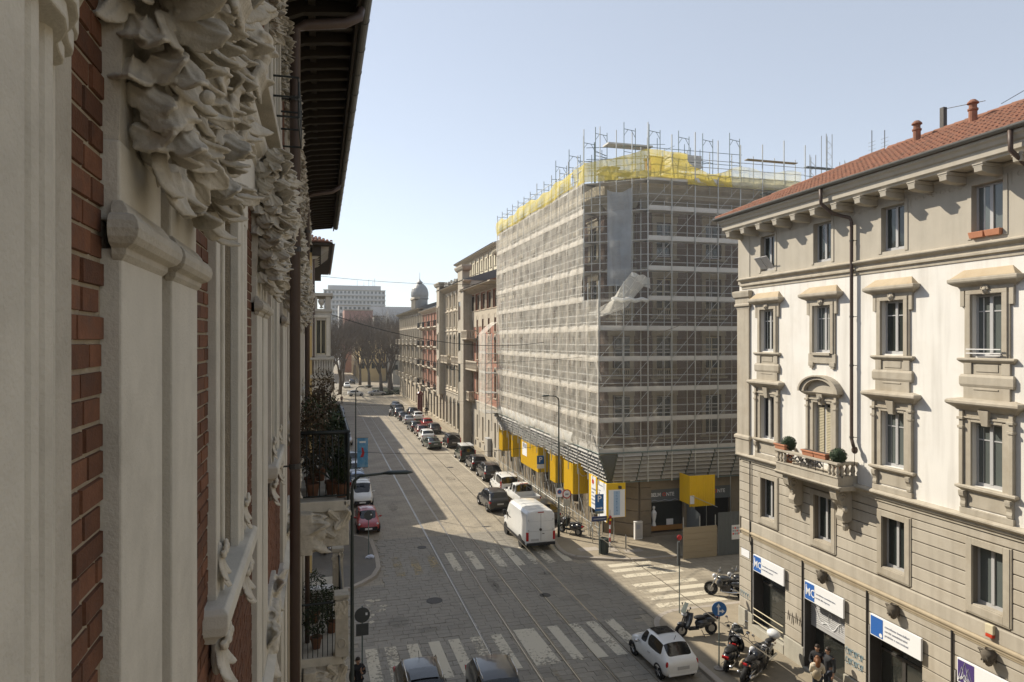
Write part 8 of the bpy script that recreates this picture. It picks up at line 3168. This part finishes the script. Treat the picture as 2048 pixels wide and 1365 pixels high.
def motorbike(label, x, y, heading, tank, topbox=None, z=.125, lean=8, bags=False):
    t = thing('motorbike', label, 'motorbike', (x, y, z), heading, 'motorbikes and scooters on the pavement')
    t.rotation_euler = (R(lean), 0, heading)
    t.scale = (1.14, 1.14, 1.1)
    bike_wheel(t, .72, .32)
    bike_wheel(t, -.7, .31, .08)
    mb = MB()
    for s_ in (-1, 1):
        mb.tube([(.72, s_ * .1, .32), (.6, s_ * .1, .62), (.44, s_ * .09, .98)], .028, 7)
        mb.tube([(-.7, s_ * .12, .31), (-.3, s_ * .12, .4), (-.05, s_ * .1, .45)], .03, 6)
        mb.tube([(-.62, s_ * .13, .4), (-.5, s_ * .13, .78)], .025, 6)
    mb.build('fork', M_chrome, t, smooth=True)
    mb = MB()
    mb.box(-.15, -.16, .25, .3, .16, .58)
    for k in range(4):
        mb.box(.0, -.19, .36 + k * .06, .3, .19, .385 + k * .06)
    mb.tube([(.4, 0, .95), (.1, 0, .72), (-.5, 0, .76)], .04, 6)
    mb.tube([(.38, 0, .8), (.2, 0, .3), (-.2, 0, .28), (-.3, 0, .6)], .03, 6)
    mb.build('engine', M_iron, t, bevel=.02)
    mb = MB(); mb.ball((.14, 0, .84), .32, .19, .16, 12, 8); mb.build('tank', tank, t, smooth=True)
    for s_ in (-1, 1):
        mb = MB(); mb.ball((-.45, s_ * .12, .66), .3, .06, .13, 10, 7); mb.build('side_panel', tank, t, smooth=True)
        mb = MB(); mb.ball((.3, s_ * .15, .62), .16, .05, .2, 10, 7); mb.build('radiator_shroud', tank, t, smooth=True)
    mb = MB(); mb.ball((-.28, 0, .83), .28, .14, .07, 12, 7); mb.ball((-.6, 0, .88), .22, .12, .07, 12, 7); mb.build('seat', M_black, t, smooth=True)
    mb = MB(); mb.grid(lambda u, v: (-.7 + .34 * math.cos(.6 + 1.5 * u), (v - .5) * .17, .31 + .38 * math.sin(.6 + 1.5 * u) + .05), 8, 4); mb.build('rear_mudguard', tank, t, smooth=True)
    mb = MB(); mb.grid(lambda u, v: (.72 + .36 * math.cos(.5 + 1.6 * u), (v - .5) * .14, .32 + .36 * math.sin(.5 + 1.6 * u)), 8, 4); mb.build('front_mudguard', tank, t, smooth=True)
    mb = MB(); mb.ball((.58, 0, .92), .1, .11, .11, 10, 7); mb.build('headlight', M_head, t, smooth=True)
    mb = MB(); mb.tube([(.26, .38, 1.06), (.4, .22, 1.08), (.43, 0, 1.02), (.4, -.22, 1.08), (.26, -.38, 1.06)], .016, 6); mb.build('handlebar', M_black, t)
    for s_ in (-1, 1):
        mb = MB(); mb.bar((.38, s_ * .26, 1.08), (.36, s_ * .34, 1.26), .009); mb.ball((.36, s_ * .36, 1.28), .02, .06, .045, 8, 6); mb.build('mirror', M_chrome, t)
        mb = MB(); mb.ball((-.82, s_ * .14, .78), .04, .03, .03, 7, 5); mb.build('indicator', M_terracotta, t)
    mb = MB(); mb.box(-.92, -.07, .76, -.84, .07, .84); mb.build('tail_light', M_tail, t, bevel=.02)
    for s_ in (-1, 1):
        mb = MB(); mb.tube([(.28, s_ * .12, .42), (.2, s_ * .16, .24), (-.3, s_ * .19, .26), (-.85, s_ * .22, .4)], [.025, .03, .045, .05], 8); mb.build('exhaust', M_chrome, t, smooth=True)
    mb = MB(); mb.bar((-.1, .1, .28), (-.15, .32, 0), .014); mb.build('stand', M_iron, t)
    if bags:
        mb = MB(); mb.ball((-.55, .22, .62), .24, .08, .15, 10, 7); mb.build('saddle_bag', M_ply, t, smooth=True)
    if topbox:
        mb = MB()
        mb.ball((-.9, 0, 1.06), .22, .25, .17, 14, 9)
        o = mb.build('top_box', topbox, t, smooth=True)
        mb = MB(); mb.box(-.95, -.1, .84, -.7, .1, .9); mb.build('carrier', M_iron, t)
    return t
scooter('dark scooter with windscreen by the kerb behind the white hatchback', 16.45, 27.6, R(176), P_dark, True)
motorbike('black motorbike beside the blue arrow sign, farther of the two', 16.85, 25.5, R(55), P_black, None)
motorbike('black motorbike with tan saddle bag, nearest at the picture edge', 16.6, 23.6, R(30), P_black, None, bags=True)
motorbike('black motorbike with rounded white top box near the shop pillar', 17.2, 24.2, R(206), P_black, P_white, lean=-8)
scooter('dark scooter squeezed between the motorbikes and the blue arrow sign', 16.35, 24.75, R(40), P_black, True)
scooter('black scooter standing on the corner pavement behind the lamp post', 16.6, 44.4, R(120), P_black, False)
motorbike('motorbike with chrome parts parked in the side street beside the white house', 20.6, 31.6, R(140), P_dark, None, z=0)
motorbike('dark motorbike parked close to the wall of the white house corner', 21.4, 31.5, R(130), P_black, None, z=.0)
motorbike('motorbike parked on the left pavement seen between the two balconies', .4, 45.2, R(80), P_black, None)
scooter('scooter parked on the left pavement beyond the motorbike', .5, 48.0, R(75), P_dark, True)
motorbike('motorbike standing in the road far up the right side', 12.0, 125.0, R(80), P_white, None, z=0)
# ================================================================ STREET FURNITURE
M_post = mat('dark_green_post', (0.045, 0.055, 0.05), 0.5, 0.15, 4, 0.05, 40, metal=0.2)
M_signback = mat('sign_back', (0.07, 0.075, 0.075), 0.6, 0.15, 5, 0.05, 30)
M_redsign = mat('traffic_red', (0.45, 0.03, 0.03), 0.4, 0.05, 3, 0)
def lamp_post(label, x, y, h, arm, ang, z=.12):
    t = thing('street_lamp', label, 'street lamp', (x, y, z), ang, 'street lamps')
    mb = MB()
    mb.tube([(0, 0, 0), (0, 0, 1.2), (0, 0, 1.22), (0, 0, h - .35), (.06, 0, h - .12), (.22, 0, h), (arm * .55, 0, h + .05)], [.09, .085, .065, .045, .042, .04, .035], 10)
    mb.build('pole', M_post, t, smooth=True)
    mb = MB()
    mb.tube([(arm * .5, 0, h + .05), (arm * .6, 0, h + .07), (arm * .9, 0, h + .05), (arm, 0, h + .03)], [.045, .12, .12, .03], 8)
    mb.v = [(p[0], p[1] * 1.3, h + .05 + (p[2] - h - .05) * .5) for p in mb.v]
    mb.build('lamp_head', M_post, t, smooth=True)
    return t
lamp_post('tall street lamp on the corner pavement beside the white van', 15.66, 44.1, 9.6, 1.25, R(180))
lamp_post('near street lamp rising past the balconies on the left with its head towards the road', .87, 20.3, 9.45, 1.75, R(0))
l3 = lamp_post('street lamp farther along the left kerb carrying a blue banner', 2.75, 57.6, 9.6, 1.4, R(0), .12)
lamp_post('street lamp at the kerb beside the black van', 17.4, 88.0, 9.6, 1.2, R(180))
# banner
M_banner = mat('blue_banner', (0.10, 0.30, 0.52), 0.6, 0.35, 1.6, 0, dirt=(0.45, 0.6, 0.7), dscale=1.5, damt=0.6)
b = thing('banner', 'tall blue advertising banner with red figure on the left lamp post', 'banner', (2.75, 57.5, 0))
mb = MB(); mb.box(.12, -.015, 3.1, .98, .015, 5.5); mb.build('cloth', M_banner, b)
mb = MB(); mb.bar((0, 0, 5.5), (1.0, 0, 5.5), .02); mb.bar((0, 0, 3.1), (1.0, 0, 3.1), .02); mb.build('bracket', M_post, b)
mb = MB()
mb.add([(.35, -.02, 3.9), (.62, -.02, 3.95), (.7, -.02, 4.3), (.6, -.02, 4.7), (.45, -.02, 4.75), (.5, -.02, 4.3)], [(0, 1, 2, 3, 4, 5)])
mb.build('printed_figure', M_redsign, b)
mb = MB(); mb.box(.3, -.022, 5.1, .8, -.016, 5.25); mb.build('printed_line', M_signw, b)

def sign_post(label, x, y, h, ang=0, z=.125, grp='traffic signs', r=.028):
    t = thing('sign_post', label, 'sign', (x, y, z), ang, grp)
    mb = MB(); mb.bar((0, 0, 0), (0, 0, h), r, 8); mb.build('pole', M_galv_d, t)
    return t
def disc(t, z, r, m, name='disc', y=-.04, m2=None):
    mb = MB(); mb.lathe([(0, 0), (r, 0), (r, .015), (0, .015)], 24, (0, y, z), axis='y'); o = mb.build(name, m, t)
    if m2:
        mb = MB(); mb.lathe([(0, 0), (r * .78, 0), (r * .78, .004), (0, .004)], 24, (0, y - .006, z), axis='y'); mb.build('disc_face', m2, o)
    return o
def plate(t, z0, z1, w_, m, y=-.045, name='plate', x=0):
    mb = MB(); mb.box(x - w_ / 2, y, z0, x + w_ / 2, y + .015, z1); return mb.build(name, m, t, bevel=.004)
# back of a round sign and square plate at the near crossing
t = sign_post('back of a round sign over a square plate at the near crossing', 1.56, 27.4, 3.1, 0, .0)
disc(t, 2.75, .3, M_signback); plate(t, 1.95, 2.42, .48, M_signback)
mb = MB(); mb.box(.12, -.055, 2.74, .2, -.045, 2.84); mb.build('sticker', M_signw, t)
t = sign_post('back of a round sign in front of the red car', 2.87, 43.6, 2.8)
disc(t, 2.45, .29, M_signback)
mb = MB(); mb.box(.12, -.055, 2.46, .2, -.045, 2.54); mb.build('sticker', M_signw, t)
# parking signs
t = sign_post('blue parking sign with small white plate in front of the yellow panel', 17.3, 53.2, 4.0)
plate(t, 3.3, 4.0, .62, M_bluesign); plate(t, 2.95, 3.27, .62, M_signw)
lettering('P', .6, M_signw, t, (0, -.05, 3.65), (R(90), 0, 0), 'CENTER', .01)
t = sign_post('blue parking sign with arrow above a street name arrow at the corner', 16.75, 39.65, 3.9)
plate(t, 2.75, 3.8, .58, M_bluesign); plate(t, 2.58, 2.74, .58, M_galv_d)
lettering('P', .55, M_signw, t, (0, -.05, 3.5), (R(90), 0, 0), 'CENTER', .01)
mb = MB(); mb.box(-.2, -.05, 2.9, .1, -.046, 2.96); mb.add([(.1, -.05, 2.84), (.24, -.05, 2.93), (.1, -.05, 3.02)], [(0, 1, 2)]); mb.build('arrow', M_signw, t)
mb = MB(); mb.box(-.5, -.06, 2.12, .5, -.02, 2.42); mb.build('name_plate', mat('navy_plate', (0.02, 0.035, 0.11), 0.4, 0.05, 3, 0), t)
mb = MB(); mb.box(-.4, -.066, 2.24, .4, -.06, 2.3); mb.build('name_line', M_letter, t)
# round prohibition sign
t = sign_post('round red bordered prohibition sign with grey plate by the kerb', 16.45, 44.7, 3.0)
disc(t, 2.75, .32, M_redsign, m2=M_signw); plate(t, 1.9, 2.35, .5, M_galv)
mb = MB(); mb.box(-.12, -.062, 2.66, .12, -.052, 2.78); mb.build('car_symbol', M_letter, t)
# no parking plate fixed on the lamp post
t = sign_post('small white plate with round no parking sign on the corner lamp post', 15.66, 43.99, 3.6, 0, .12, r=.02)
plate(t, 2.75, 3.35, .42, M_signw); disc(t, 3.1, .16, M_redsign, y=-.06, m2=M_bluesign)
# blue direction arrows
t = sign_post('round blue sign with white arrows ahead and right on a thin pole', 15.64, 24.55, 2.75)
mb = MB(); mb.lathe([(0, 0), (.3, 0), (.3, .02), (0, .02)], 28, (0, -.045, 2.45), axis='y'); o = mb.build('disc', M_bluesign, t)
mb = MB()
mb.box(-.06, -.05, 2.22, -.005, -.046, 2.55)
mb.add([(-.12, -.05, 2.53), (.055, -.05, 2.53), (-.032, -.05, 2.68)], [(0, 1, 2)])
mb.box(-.005, -.05, 2.34, .1, -.046, 2.395)
mb.add([(.1, -.05, 2.28), (.1, -.05, 2.455), (.22, -.05, 2.368)], [(0, 1, 2)])
mb.build('arrows', M_signw, o)
mb = MB(); mb.lathe([(.2, 0), (.22, .04), (.1, .06), (.05, .12)], 10, (0, 0, -.0)); mb.build('footing', M_kerb, t)
t.rotation_euler = (0, 0, R(-18))
# thin post with long narrow box and red lamp head at the side street crossing
t = sign_post('thin post with narrow dark box and red disc at the side street crossing', 16.98, 30.13, 3.7)
mb = MB(); mb.box(-.1, -.06, 2.35, .02, .06, 3.5); mb.build('signal_box', M_signback, t)
mb = MB(); mb.ball((.0, 0, 3.7), .14, .06, .14, 12, 8); mb.build('red_disc', M_redsign, t)
# litter bin
t = thing('litter_bin', 'dark cylindrical litter bin beside the parking sign pole', 'bin', (17.15, 39.85, .125))
mb = MB(); mb.lathe([(.26, 0), (.29, .1), (.29, .85), (.32, .88), (.32, .95), (.22, .97), (.2, .9), (0, .9)], 18); mb.build('drum', M_post, t)
for k in range(14):
    a = k * 2 * PI / 14
    mb = MB(); mb.bar((.295 * math.cos(a), .295 * math.sin(a), .1), (.295 * math.cos(a), .295 * math.sin(a), .85), .012, 4); mb.build('rib', M_post, t)
# red and white barrier post with lamp
t = thing('barrier_post', 'red and white striped scaffold post with red warning lamp at the corner', 'post', (17.77, 40.3, .125))
for k in range(6):
    mb = MB(); mb.bar((0, 0, .3 + k * .27), (0, 0, .57 + k * .27), .055, 8); mb.build('band', M_redsign if k % 2 else M_signw, t)
mb = MB(); mb.bar((0, 0, 0), (0, 0, 2.6), .028, 6); mb.build('tube', M_galv, t)
mb = MB(); mb.ball((0, -.08, 2.15), .09, .07, .1, 10, 7); mb.build('warning_lamp', M_redsign, t)
mb = MB(); mb.box(-.06, -.1, 1.92, .06, 0, 2.03); mb.build('lamp_battery', M_yellow, t)
# bent tube hoops on the pavement
for k, (x, y, w_) in enumerate(((18.83, 40.2, .5), (17.75, 43.5, .7), (17.4, 42.3, .6))):
    t = thing('bike_hoop', ('bent tube hoop standing farthest right on the corner pavement', 'tube hoop beside the scaffold legs', 'tube hoop between the bin and the scaffold legs')[k], 'bike stand', (x, y, .125), R(70), 'tube hoops on the corner pavement')
    mb = MB()
    mb.tube([(-w_ / 2, 0, 0), (-w_ / 2, 0, .8), (-w_ / 2 + .1, 0, .92), (w_ / 2 - .1, 0, .92), (w_ / 2, 0, .8), (w_ / 2, 0, 0)], .024, 7)
    mb.build('tube', M_galv, t, smooth=True)
# pedestrian guard rails along the kerb
for k in range(6):
    t = thing('guard_railing', ('guard railing panel nearest the corner lamp post', 'second guard railing panel from the corner', 'third guard railing panel from the corner', 'fourth guard railing panel from the corner', 'fifth guard railing panel from the corner', 'guard railing panel farthest from the corner')[k], 'railing', (17.35, 47.6 + k * 2.1, .125), 0, 'guard railings along the right kerb')
    for y in (0, 2.0):
        mb = MB(); mb.bar((0, y, 0), (0, y, 1.12), .03, 7); mb.build('post', M_galv, t)
    for z in (.45, 1.08):
        mb = MB(); mb.bar((0, 0, z), (0, 2.0, z), .024, 6); mb.build('rail', M_galv, t)
    for q in range(1, 12):
        mb = MB(); mb.bar((0, q * 2.0 / 12, .45), (0, q * 2.0 / 12, 1.08), .008, 4); mb.build('baluster', M_galv, t)
# grey pillar box and advertising column further up
t = thing('utility_cabinet', 'tall grey cabinet by the wall next to the brick gothic house', 'cabinet', (18.55, 76.8, .12))
mb = MB(); mb.box(0, 0, 0, .45, 1.4, 2.0); mb.box(-.03, -.03, 2.0, .48, 1.43, 2.08); mb.build('casing', M_frame, t, bevel=.02)
mb = MB(); mb.box(-.012, .1, .15, -.002, 1.3, 1.9); mb.build('door', M_greystone, t)
t = thing('advertising_pillar', 'maroon advertising pillar on the pavement far up the right side', 'pillar', (17.9, 128.0, .12))
mb = MB(); mb.lathe([(.5, 0), (.5, 3.2), (.6, 3.3), (.6, 3.6), (.3, 3.9), (0, 4.0)], 14); mb.build('drum', P_darkred, t)
# litter by the left kerb
t = thing('plastic_bag', 'crumpled pale plastic bag on the left corner pavement', 'litter', (2.9, 42.9, .125))
mb = MB(); mb.ball((0, 0, .08), .28, .2, .1, 9, 6)
mb.v = [(p[0] + .05 * math.sin(p[1] * 40), p[1] + .05 * math.sin(p[0] * 31), max(0, p[2] + .03 * math.sin(p[0] * 50 + p[1] * 37))) for p in mb.v]
mb.build('film', mat('blue_white_film', (0.55, 0.6, 0.72), 0.5, 0.1, 5, 0), t)

# ---------------------------------------------------------------- overhead wires
M_wire = mat('overhead_wire', (0.03, 0.03, 0.03), 0.6, 0.1, 5, 0)
M_wire_l = mat('copper_wire', (0.17, 0.15, 0.12), 0.4, 0.1, 5, 0, metal=0.6)
def wire(label, pts, r, m=M_wire, sag=0.0, n=24):
    a, b = Vector(pts[0]), Vector(pts[1])
    mb = MB()
    mb.tube([a.lerp(b, k / n) - Vector((0, 0, sag * 4 * (k / n) * (1 - k / n))) for k in range(n + 1)], r, 5)
    o = mb.build('overhead_wire', m)
    return tag(o, label, 'wire', 'overhead wires')
wire('tram contact wire over the left track', [(7.4, -20, 5.75), (7.4, 330, 5.75)], .012, M_wire_l, 0)
wire('tram contact wire over the right track', [(10.6, -20, 5.75), (10.6, 330, 5.75)], .012, M_wire_l, 0)
wire('high thin wire spanning the street across the sky', [(-.3, 62, 19.2), (19.0, 70, 19.6)], .018, M_wire, .35)
wire('thick dark cable sagging from the left bay towards the scaffold', [(.5, 42.0, 15.1), (17.2, 52, 13.4)], .022, M_wire, .9)
wire('cable rising from the scaffold corner towards the white house roof', [(17.2, 44.0, 12.3), (19.6, 28.6, 15.6)], .014, M_wire_l, .25)
wire('lower cable running across the scaffold nets', [(-.3, 70, 12.0), (17.2, 43.5, 12.4)], .012, M_wire, .6)
wire('span wire carrying the tram wires near the van', [(1.0, 46.5, 6.3), (15.6, 44.1, 6.5)], .012, M_wire, .45)
wire('span wire carrying the tram wires farther up the street', [(2.7, 80, 6.3), (19.0, 80, 6.6)], .012, M_wire, .45)
wire('span wire far up the street', [(2.7, 112, 6.3), (19.0, 112, 6.6)], .012, M_wire, .45)
wire('thin aerial cable rising over the tiled roof at the right', [(24.3, 19.5, 22.3), (26, 2, 27.5)], .012, M_wire, .1)

# ================================================================ PEOPLE
M_skin = mat('skin', (0.42, 0.25, 0.17), 0.6, 0.08, 8, 0)
M_hair_d = mat('dark_hair', (0.025, 0.017, 0.012), 0.6, 0.3, 30, 0.2, 60)
M_hair_a = mat('auburn_hair', (0.16, 0.065, 0.025), 0.55, 0.3, 30, 0.2, 60)
M_coat_b = mat('black_cloth', (0.018, 0.018, 0.02), 0.85, 0.25, 12, 0.3, 60)
M_coat_g = mat('charcoal_cloth', (0.035, 0.037, 0.042), 0.85, 0.25, 12, 0.3, 60)
M_coat_w = mat('cream_knit', (0.50, 0.45, 0.36), 0.9, 0.2, 14, 0.5, 60)
M_jean = mat('dark_jeans', (0.03, 0.035, 0.05), 0.85, 0.2, 14, 0.2, 60)
def skin_mesh(verts, edges, radii, root=0, sub=2):
    me = bpy.data.meshes.new('skin')
    me.from_pydata([tuple(v) for v in verts], edges, [])
    o = bpy.data.objects.new('skin', me)
    o.modifiers.new('k', 'SKIN')
    for i, r in enumerate(radii):
        me.skin_vertices[0].data[i].radius = (r, r) if not isinstance(r, tuple) else r
        me.skin_vertices[0].data[i].use_root = (i == root)
    sm = o.modifiers.new('s', 'SUBSURF')
    sm.levels = sub
    sm.render_levels = sub
    m2 = evaluated(o)
    bpy.data.objects.remove(o)
    m2.polygons.foreach_set('use_smooth', [True] * len(m2.polygons))
    return m2
def person(label, x, y, heading, h=1.75, coat=None, legs=None, hair=None, long_hair=False, arms='down', coat_len=.78, z=.125, stride=0.0, head_tilt=0.0, group=None, bag=None):
    """facing +x in its own frame"""
    t = thing('person', label, 'person', (x, y, z), heading, group)
    s_ = h / 1.75
    t.scale = (s_, s_, s_)
    V, E_, Rr = [], [], []
    def v(p, r):
        V.append(p); Rr.append(r); return len(V) - 1
    def chain(ix, pts):
        for (p, r) in pts:
            k = v(p, r); E_.append((ix, k)); ix = k
        return ix
    pel = v((0, 0, .98), (.15, .13))
    ch = chain(pel, [((.0, 0, 1.15), (.14, .12)), ((.01, 0, 1.33), (.17, .12)), ((.0, 0, 1.44), (.13, .09))])
    chest = ch
    nk = chain(chest, [((.015, 0, 1.51), .058), ((.03, 0, 1.56), .06), ((.045, 0, 1.63), (.078, .092)), ((.045, 0, 1.70), (.074, .086))])
    for sd in (-1, 1):
        hx = stride * sd
        chain(pel, [((.0, sd * .1, .92), .09), ((hx * .5 + .02, sd * .105, .5), .062), ((hx, sd * .11, .1), .042), ((hx + .13, sd * .12, .04), .038)])
        if arms == 'front':
            pts = [((0, sd * .19, 1.41), .058), ((.04, sd * .24, 1.14), .046), ((.24, sd * .12, 1.08), .038), ((.31, sd * .06, 1.12), .03)]
        elif arms == 'phone' and sd > 0:
            pts = [((0, sd * .19, 1.41), .058), ((.03, sd * .24, 1.14), .046), ((.24, sd * .1, 1.25), .038), ((.28, sd * .06, 1.34), .03)]
        else:
            pts = [((0, sd * .19, 1.41), .058), ((-.02, sd * .25, 1.14), .046), ((.03, sd * .26, .9), .037), ((.05, sd * .25, .82), .03)]
        chain(chest, pts)
    body = skin_mesh(V, E_, Rr, pel)
    link('body', body, M_skin, t)
    # hands: palm with five bent fingers and a thumb
    for sd in (-1, 1):
        if arms == 'front': base, d = Vector((.31, sd * .06, 1.12)), Vector((.9, -sd * .4, .1))
        elif arms == 'phone' and sd > 0: base, d = Vector((.28, sd * .06, 1.34)), Vector((.2, -.2, 1))
        else: base, d = Vector((.05, sd * .25, .82)), Vector((.15, 0, -1))
        d.normalize()
        sdv = Vector((1, 0, 0)) if abs(d.z) > .7 else Vector((0, 0, 1))
        sdv = (sdv - d * sdv.dot(d)).normalized()
        nrm = d.cross(sdv)
        mb = MB()
        mb.tube([base, base + d * .04, base + d * .085], [.026, .036, .03], 7)
        for f in range(4):
            o_ = sdv * (.027 - .018 * f)
            L_ = (.07, .078, .073, .058)[f]
            p0 = base + d * .08 + o_
            mb.tube([p0, p0 + d * L_ * .5 + nrm * .006, p0 + d * L_ * .8 + nrm * .022, p0 + d * L_ + nrm * .036], [.0095, .009, .0085, .007], 5)
        p0 = base + d * .03 + sdv * .03
        mb.tube([p0, p0 + sdv * .028 + d * .025, p0 + sdv * .03 + d * .06], [.012, .0105, .008], 5)
        mb.build('hand', M_skin, t, smooth=True)
    # head details
    mb = MB()
    mb.tube([(.125, 0, 1.665), (.15, 0, 1.635), (.13, 0, 1.62)], [.012, .018, .012], 6)
    for sd in (-1, 1):
        mb.ball((.045, sd * .082, 1.645), .02, .012, .03, 6, 5)
    mb.build('nose_and_ears', M_skin, t, smooth=True)
    mb = MB()
    for sd in (-1, 1):
        mb.ball((.122, sd * .032, 1.667), .01, .014, .008, 6, 5)
    mb.ball((.126, 0, 1.595), .008, .024, .006, 6, 5)
    mb.build('eyes_and_mouth', M_hair_d, t)
    mb = MB()
    mb.ball((.02, 0, 1.70), .092, .088, .086, 12, 9)
    mb.ball((-.005, 0, 1.65), .09, .092, .1, 12, 9)
    if long_hair:
        mb.tube([(-.02, 0, 1.68), (-.07, 0, 1.55), (-.1, 0, 1.42), (-.09, 0, 1.32)], [.085, .1, .09, .03], 9)
        for sd in (-1, 1):
            mb.tube([(.03, sd * .07, 1.68), (.02, sd * .09, 1.56), (.03, sd * .1, 1.42)], [.045, .045, .02], 7)
    mb.build('hair', hair or M_hair_d, t, smooth=True)
    # coat with sleeves
    V, E_, Rr = [], [], []
    p0 = v((0, 0, coat_len), (.19, .165))
    c1 = chain(p0, [((0, 0, .98), (.185, .155)), ((0, 0, 1.15), (.175, .145)), ((.01, 0, 1.33), (.2, .145)), ((.0, 0, 1.45), (.13, .1)), ((.01, 0, 1.53), (.075, .075))])
    for sd in (-1, 1):
        if arms == 'front':
            pts = [((0, sd * .19, 1.41), .082), ((.04, sd * .25, 1.14), .068), ((.22, sd * .13, 1.08), .056)]
        elif arms == 'phone' and sd > 0:
            pts = [((0, sd * .19, 1.41), .082), ((.03, sd * .25, 1.14), .068), ((.22, sd * .11, 1.24), .056)]
        else:
            pts = [((0, sd * .19, 1.41), .082), ((-.02, sd * .26, 1.14), .068), ((.03, sd * .265, .92), .056)]
        chain(c1 - 1, pts)
    link('coat', skin_mesh(V, E_, Rr, p0), coat, t)
    V, E_, Rr = [], [], []
    p0 = v((0, 0, .98), (.165, .14))
    for sd in (-1, 1):
        hx = stride * sd
        chain(p0, [((.0, sd * .1, .9), .105), ((hx * .5 + .02, sd * .105, .5), .078), ((hx, sd * .11, .1), .062)])
    link('trousers', skin_mesh(V, E_, Rr, p0), legs, t)
    for sd in (-1, 1):
        hx = stride * sd
        mb = MB(); mb.ball((hx + .06, sd * .115, .045), .14, .05, .05, 9, 6); mb.build('shoe', M_black, t, smooth=True)
    if bag:
        mb = MB(); mb.ball((-.2, .08, 1.12), .1, .16, .18, 10, 7); mb.build('shoulder_bag', bag, t, smooth=True)
    return t
person('man with short dark hair and black jacket facing the street by the shutter', 18.25, 21.95, R(215), 1.78, M_coat_b, M_jean, M_hair_d, arms='front', group='people talking by the shop')
person('woman with auburn hair, cream knitwear and tan shoulder bag by the shutter', 17.75, 21.35, R(60), 1.66, M_coat_w, M_jean, M_hair_a, True, 'front', bag=M_ply, group='people talking by the shop')
person('man in charcoal coat with dark hair standing right of the woman by the shop', 18.45, 21.6, R(185), 1.8, M_coat_g, M_jean, M_hair_d, arms='down', group='people talking by the shop')
person('person in black coat holding a phone at the near left kerb', 1.3, 25.7, R(-80), 1.74, M_coat_b, M_coat_b, M_hair_d, arms='phone')
person('person in dark coat walking on the road near the square', 4.3, 152.0, R(-90), 1.75, mat('maroon_cloth', (0.09, 0.02, 0.02), 0.9, 0.2, 9, 0), M_coat_b, M_hair_d, stride=.18, z=0)
person('person in black walking by the maroon advertising pillar', 18.2, 122.0, R(-90), 1.75, M_coat_b, M_coat_b, M_hair_d, stride=.18)
# ================================================================ AIR
hz = bpy.data.materials.new('summer_haze')
hz.use_nodes = True
nt = hz.node_tree
for n in list(nt.nodes):
    if n.type == 'BSDF_PRINCIPLED':
        nt.nodes.remove(n)
pv = nt.nodes.new('ShaderNodeVolumePrincipled')
pv.inputs['Color'].default_value = (0.86, 0.90, 0.95, 1)
pv.inputs['Density'].default_value = 0.0003
pv.inputs['Anisotropy'].default_value = 0.2
nt.links.new(pv.outputs[0], nt.nodes['Material Output'].inputs['Volume'])
mb = MB()
mb.box(-120, -60, -1.2, 160, 470, 60)
haze = mb.build('haze', hz)
haze['kind'] = 'stuff'
bpy.data.scenes.remove(TMP)
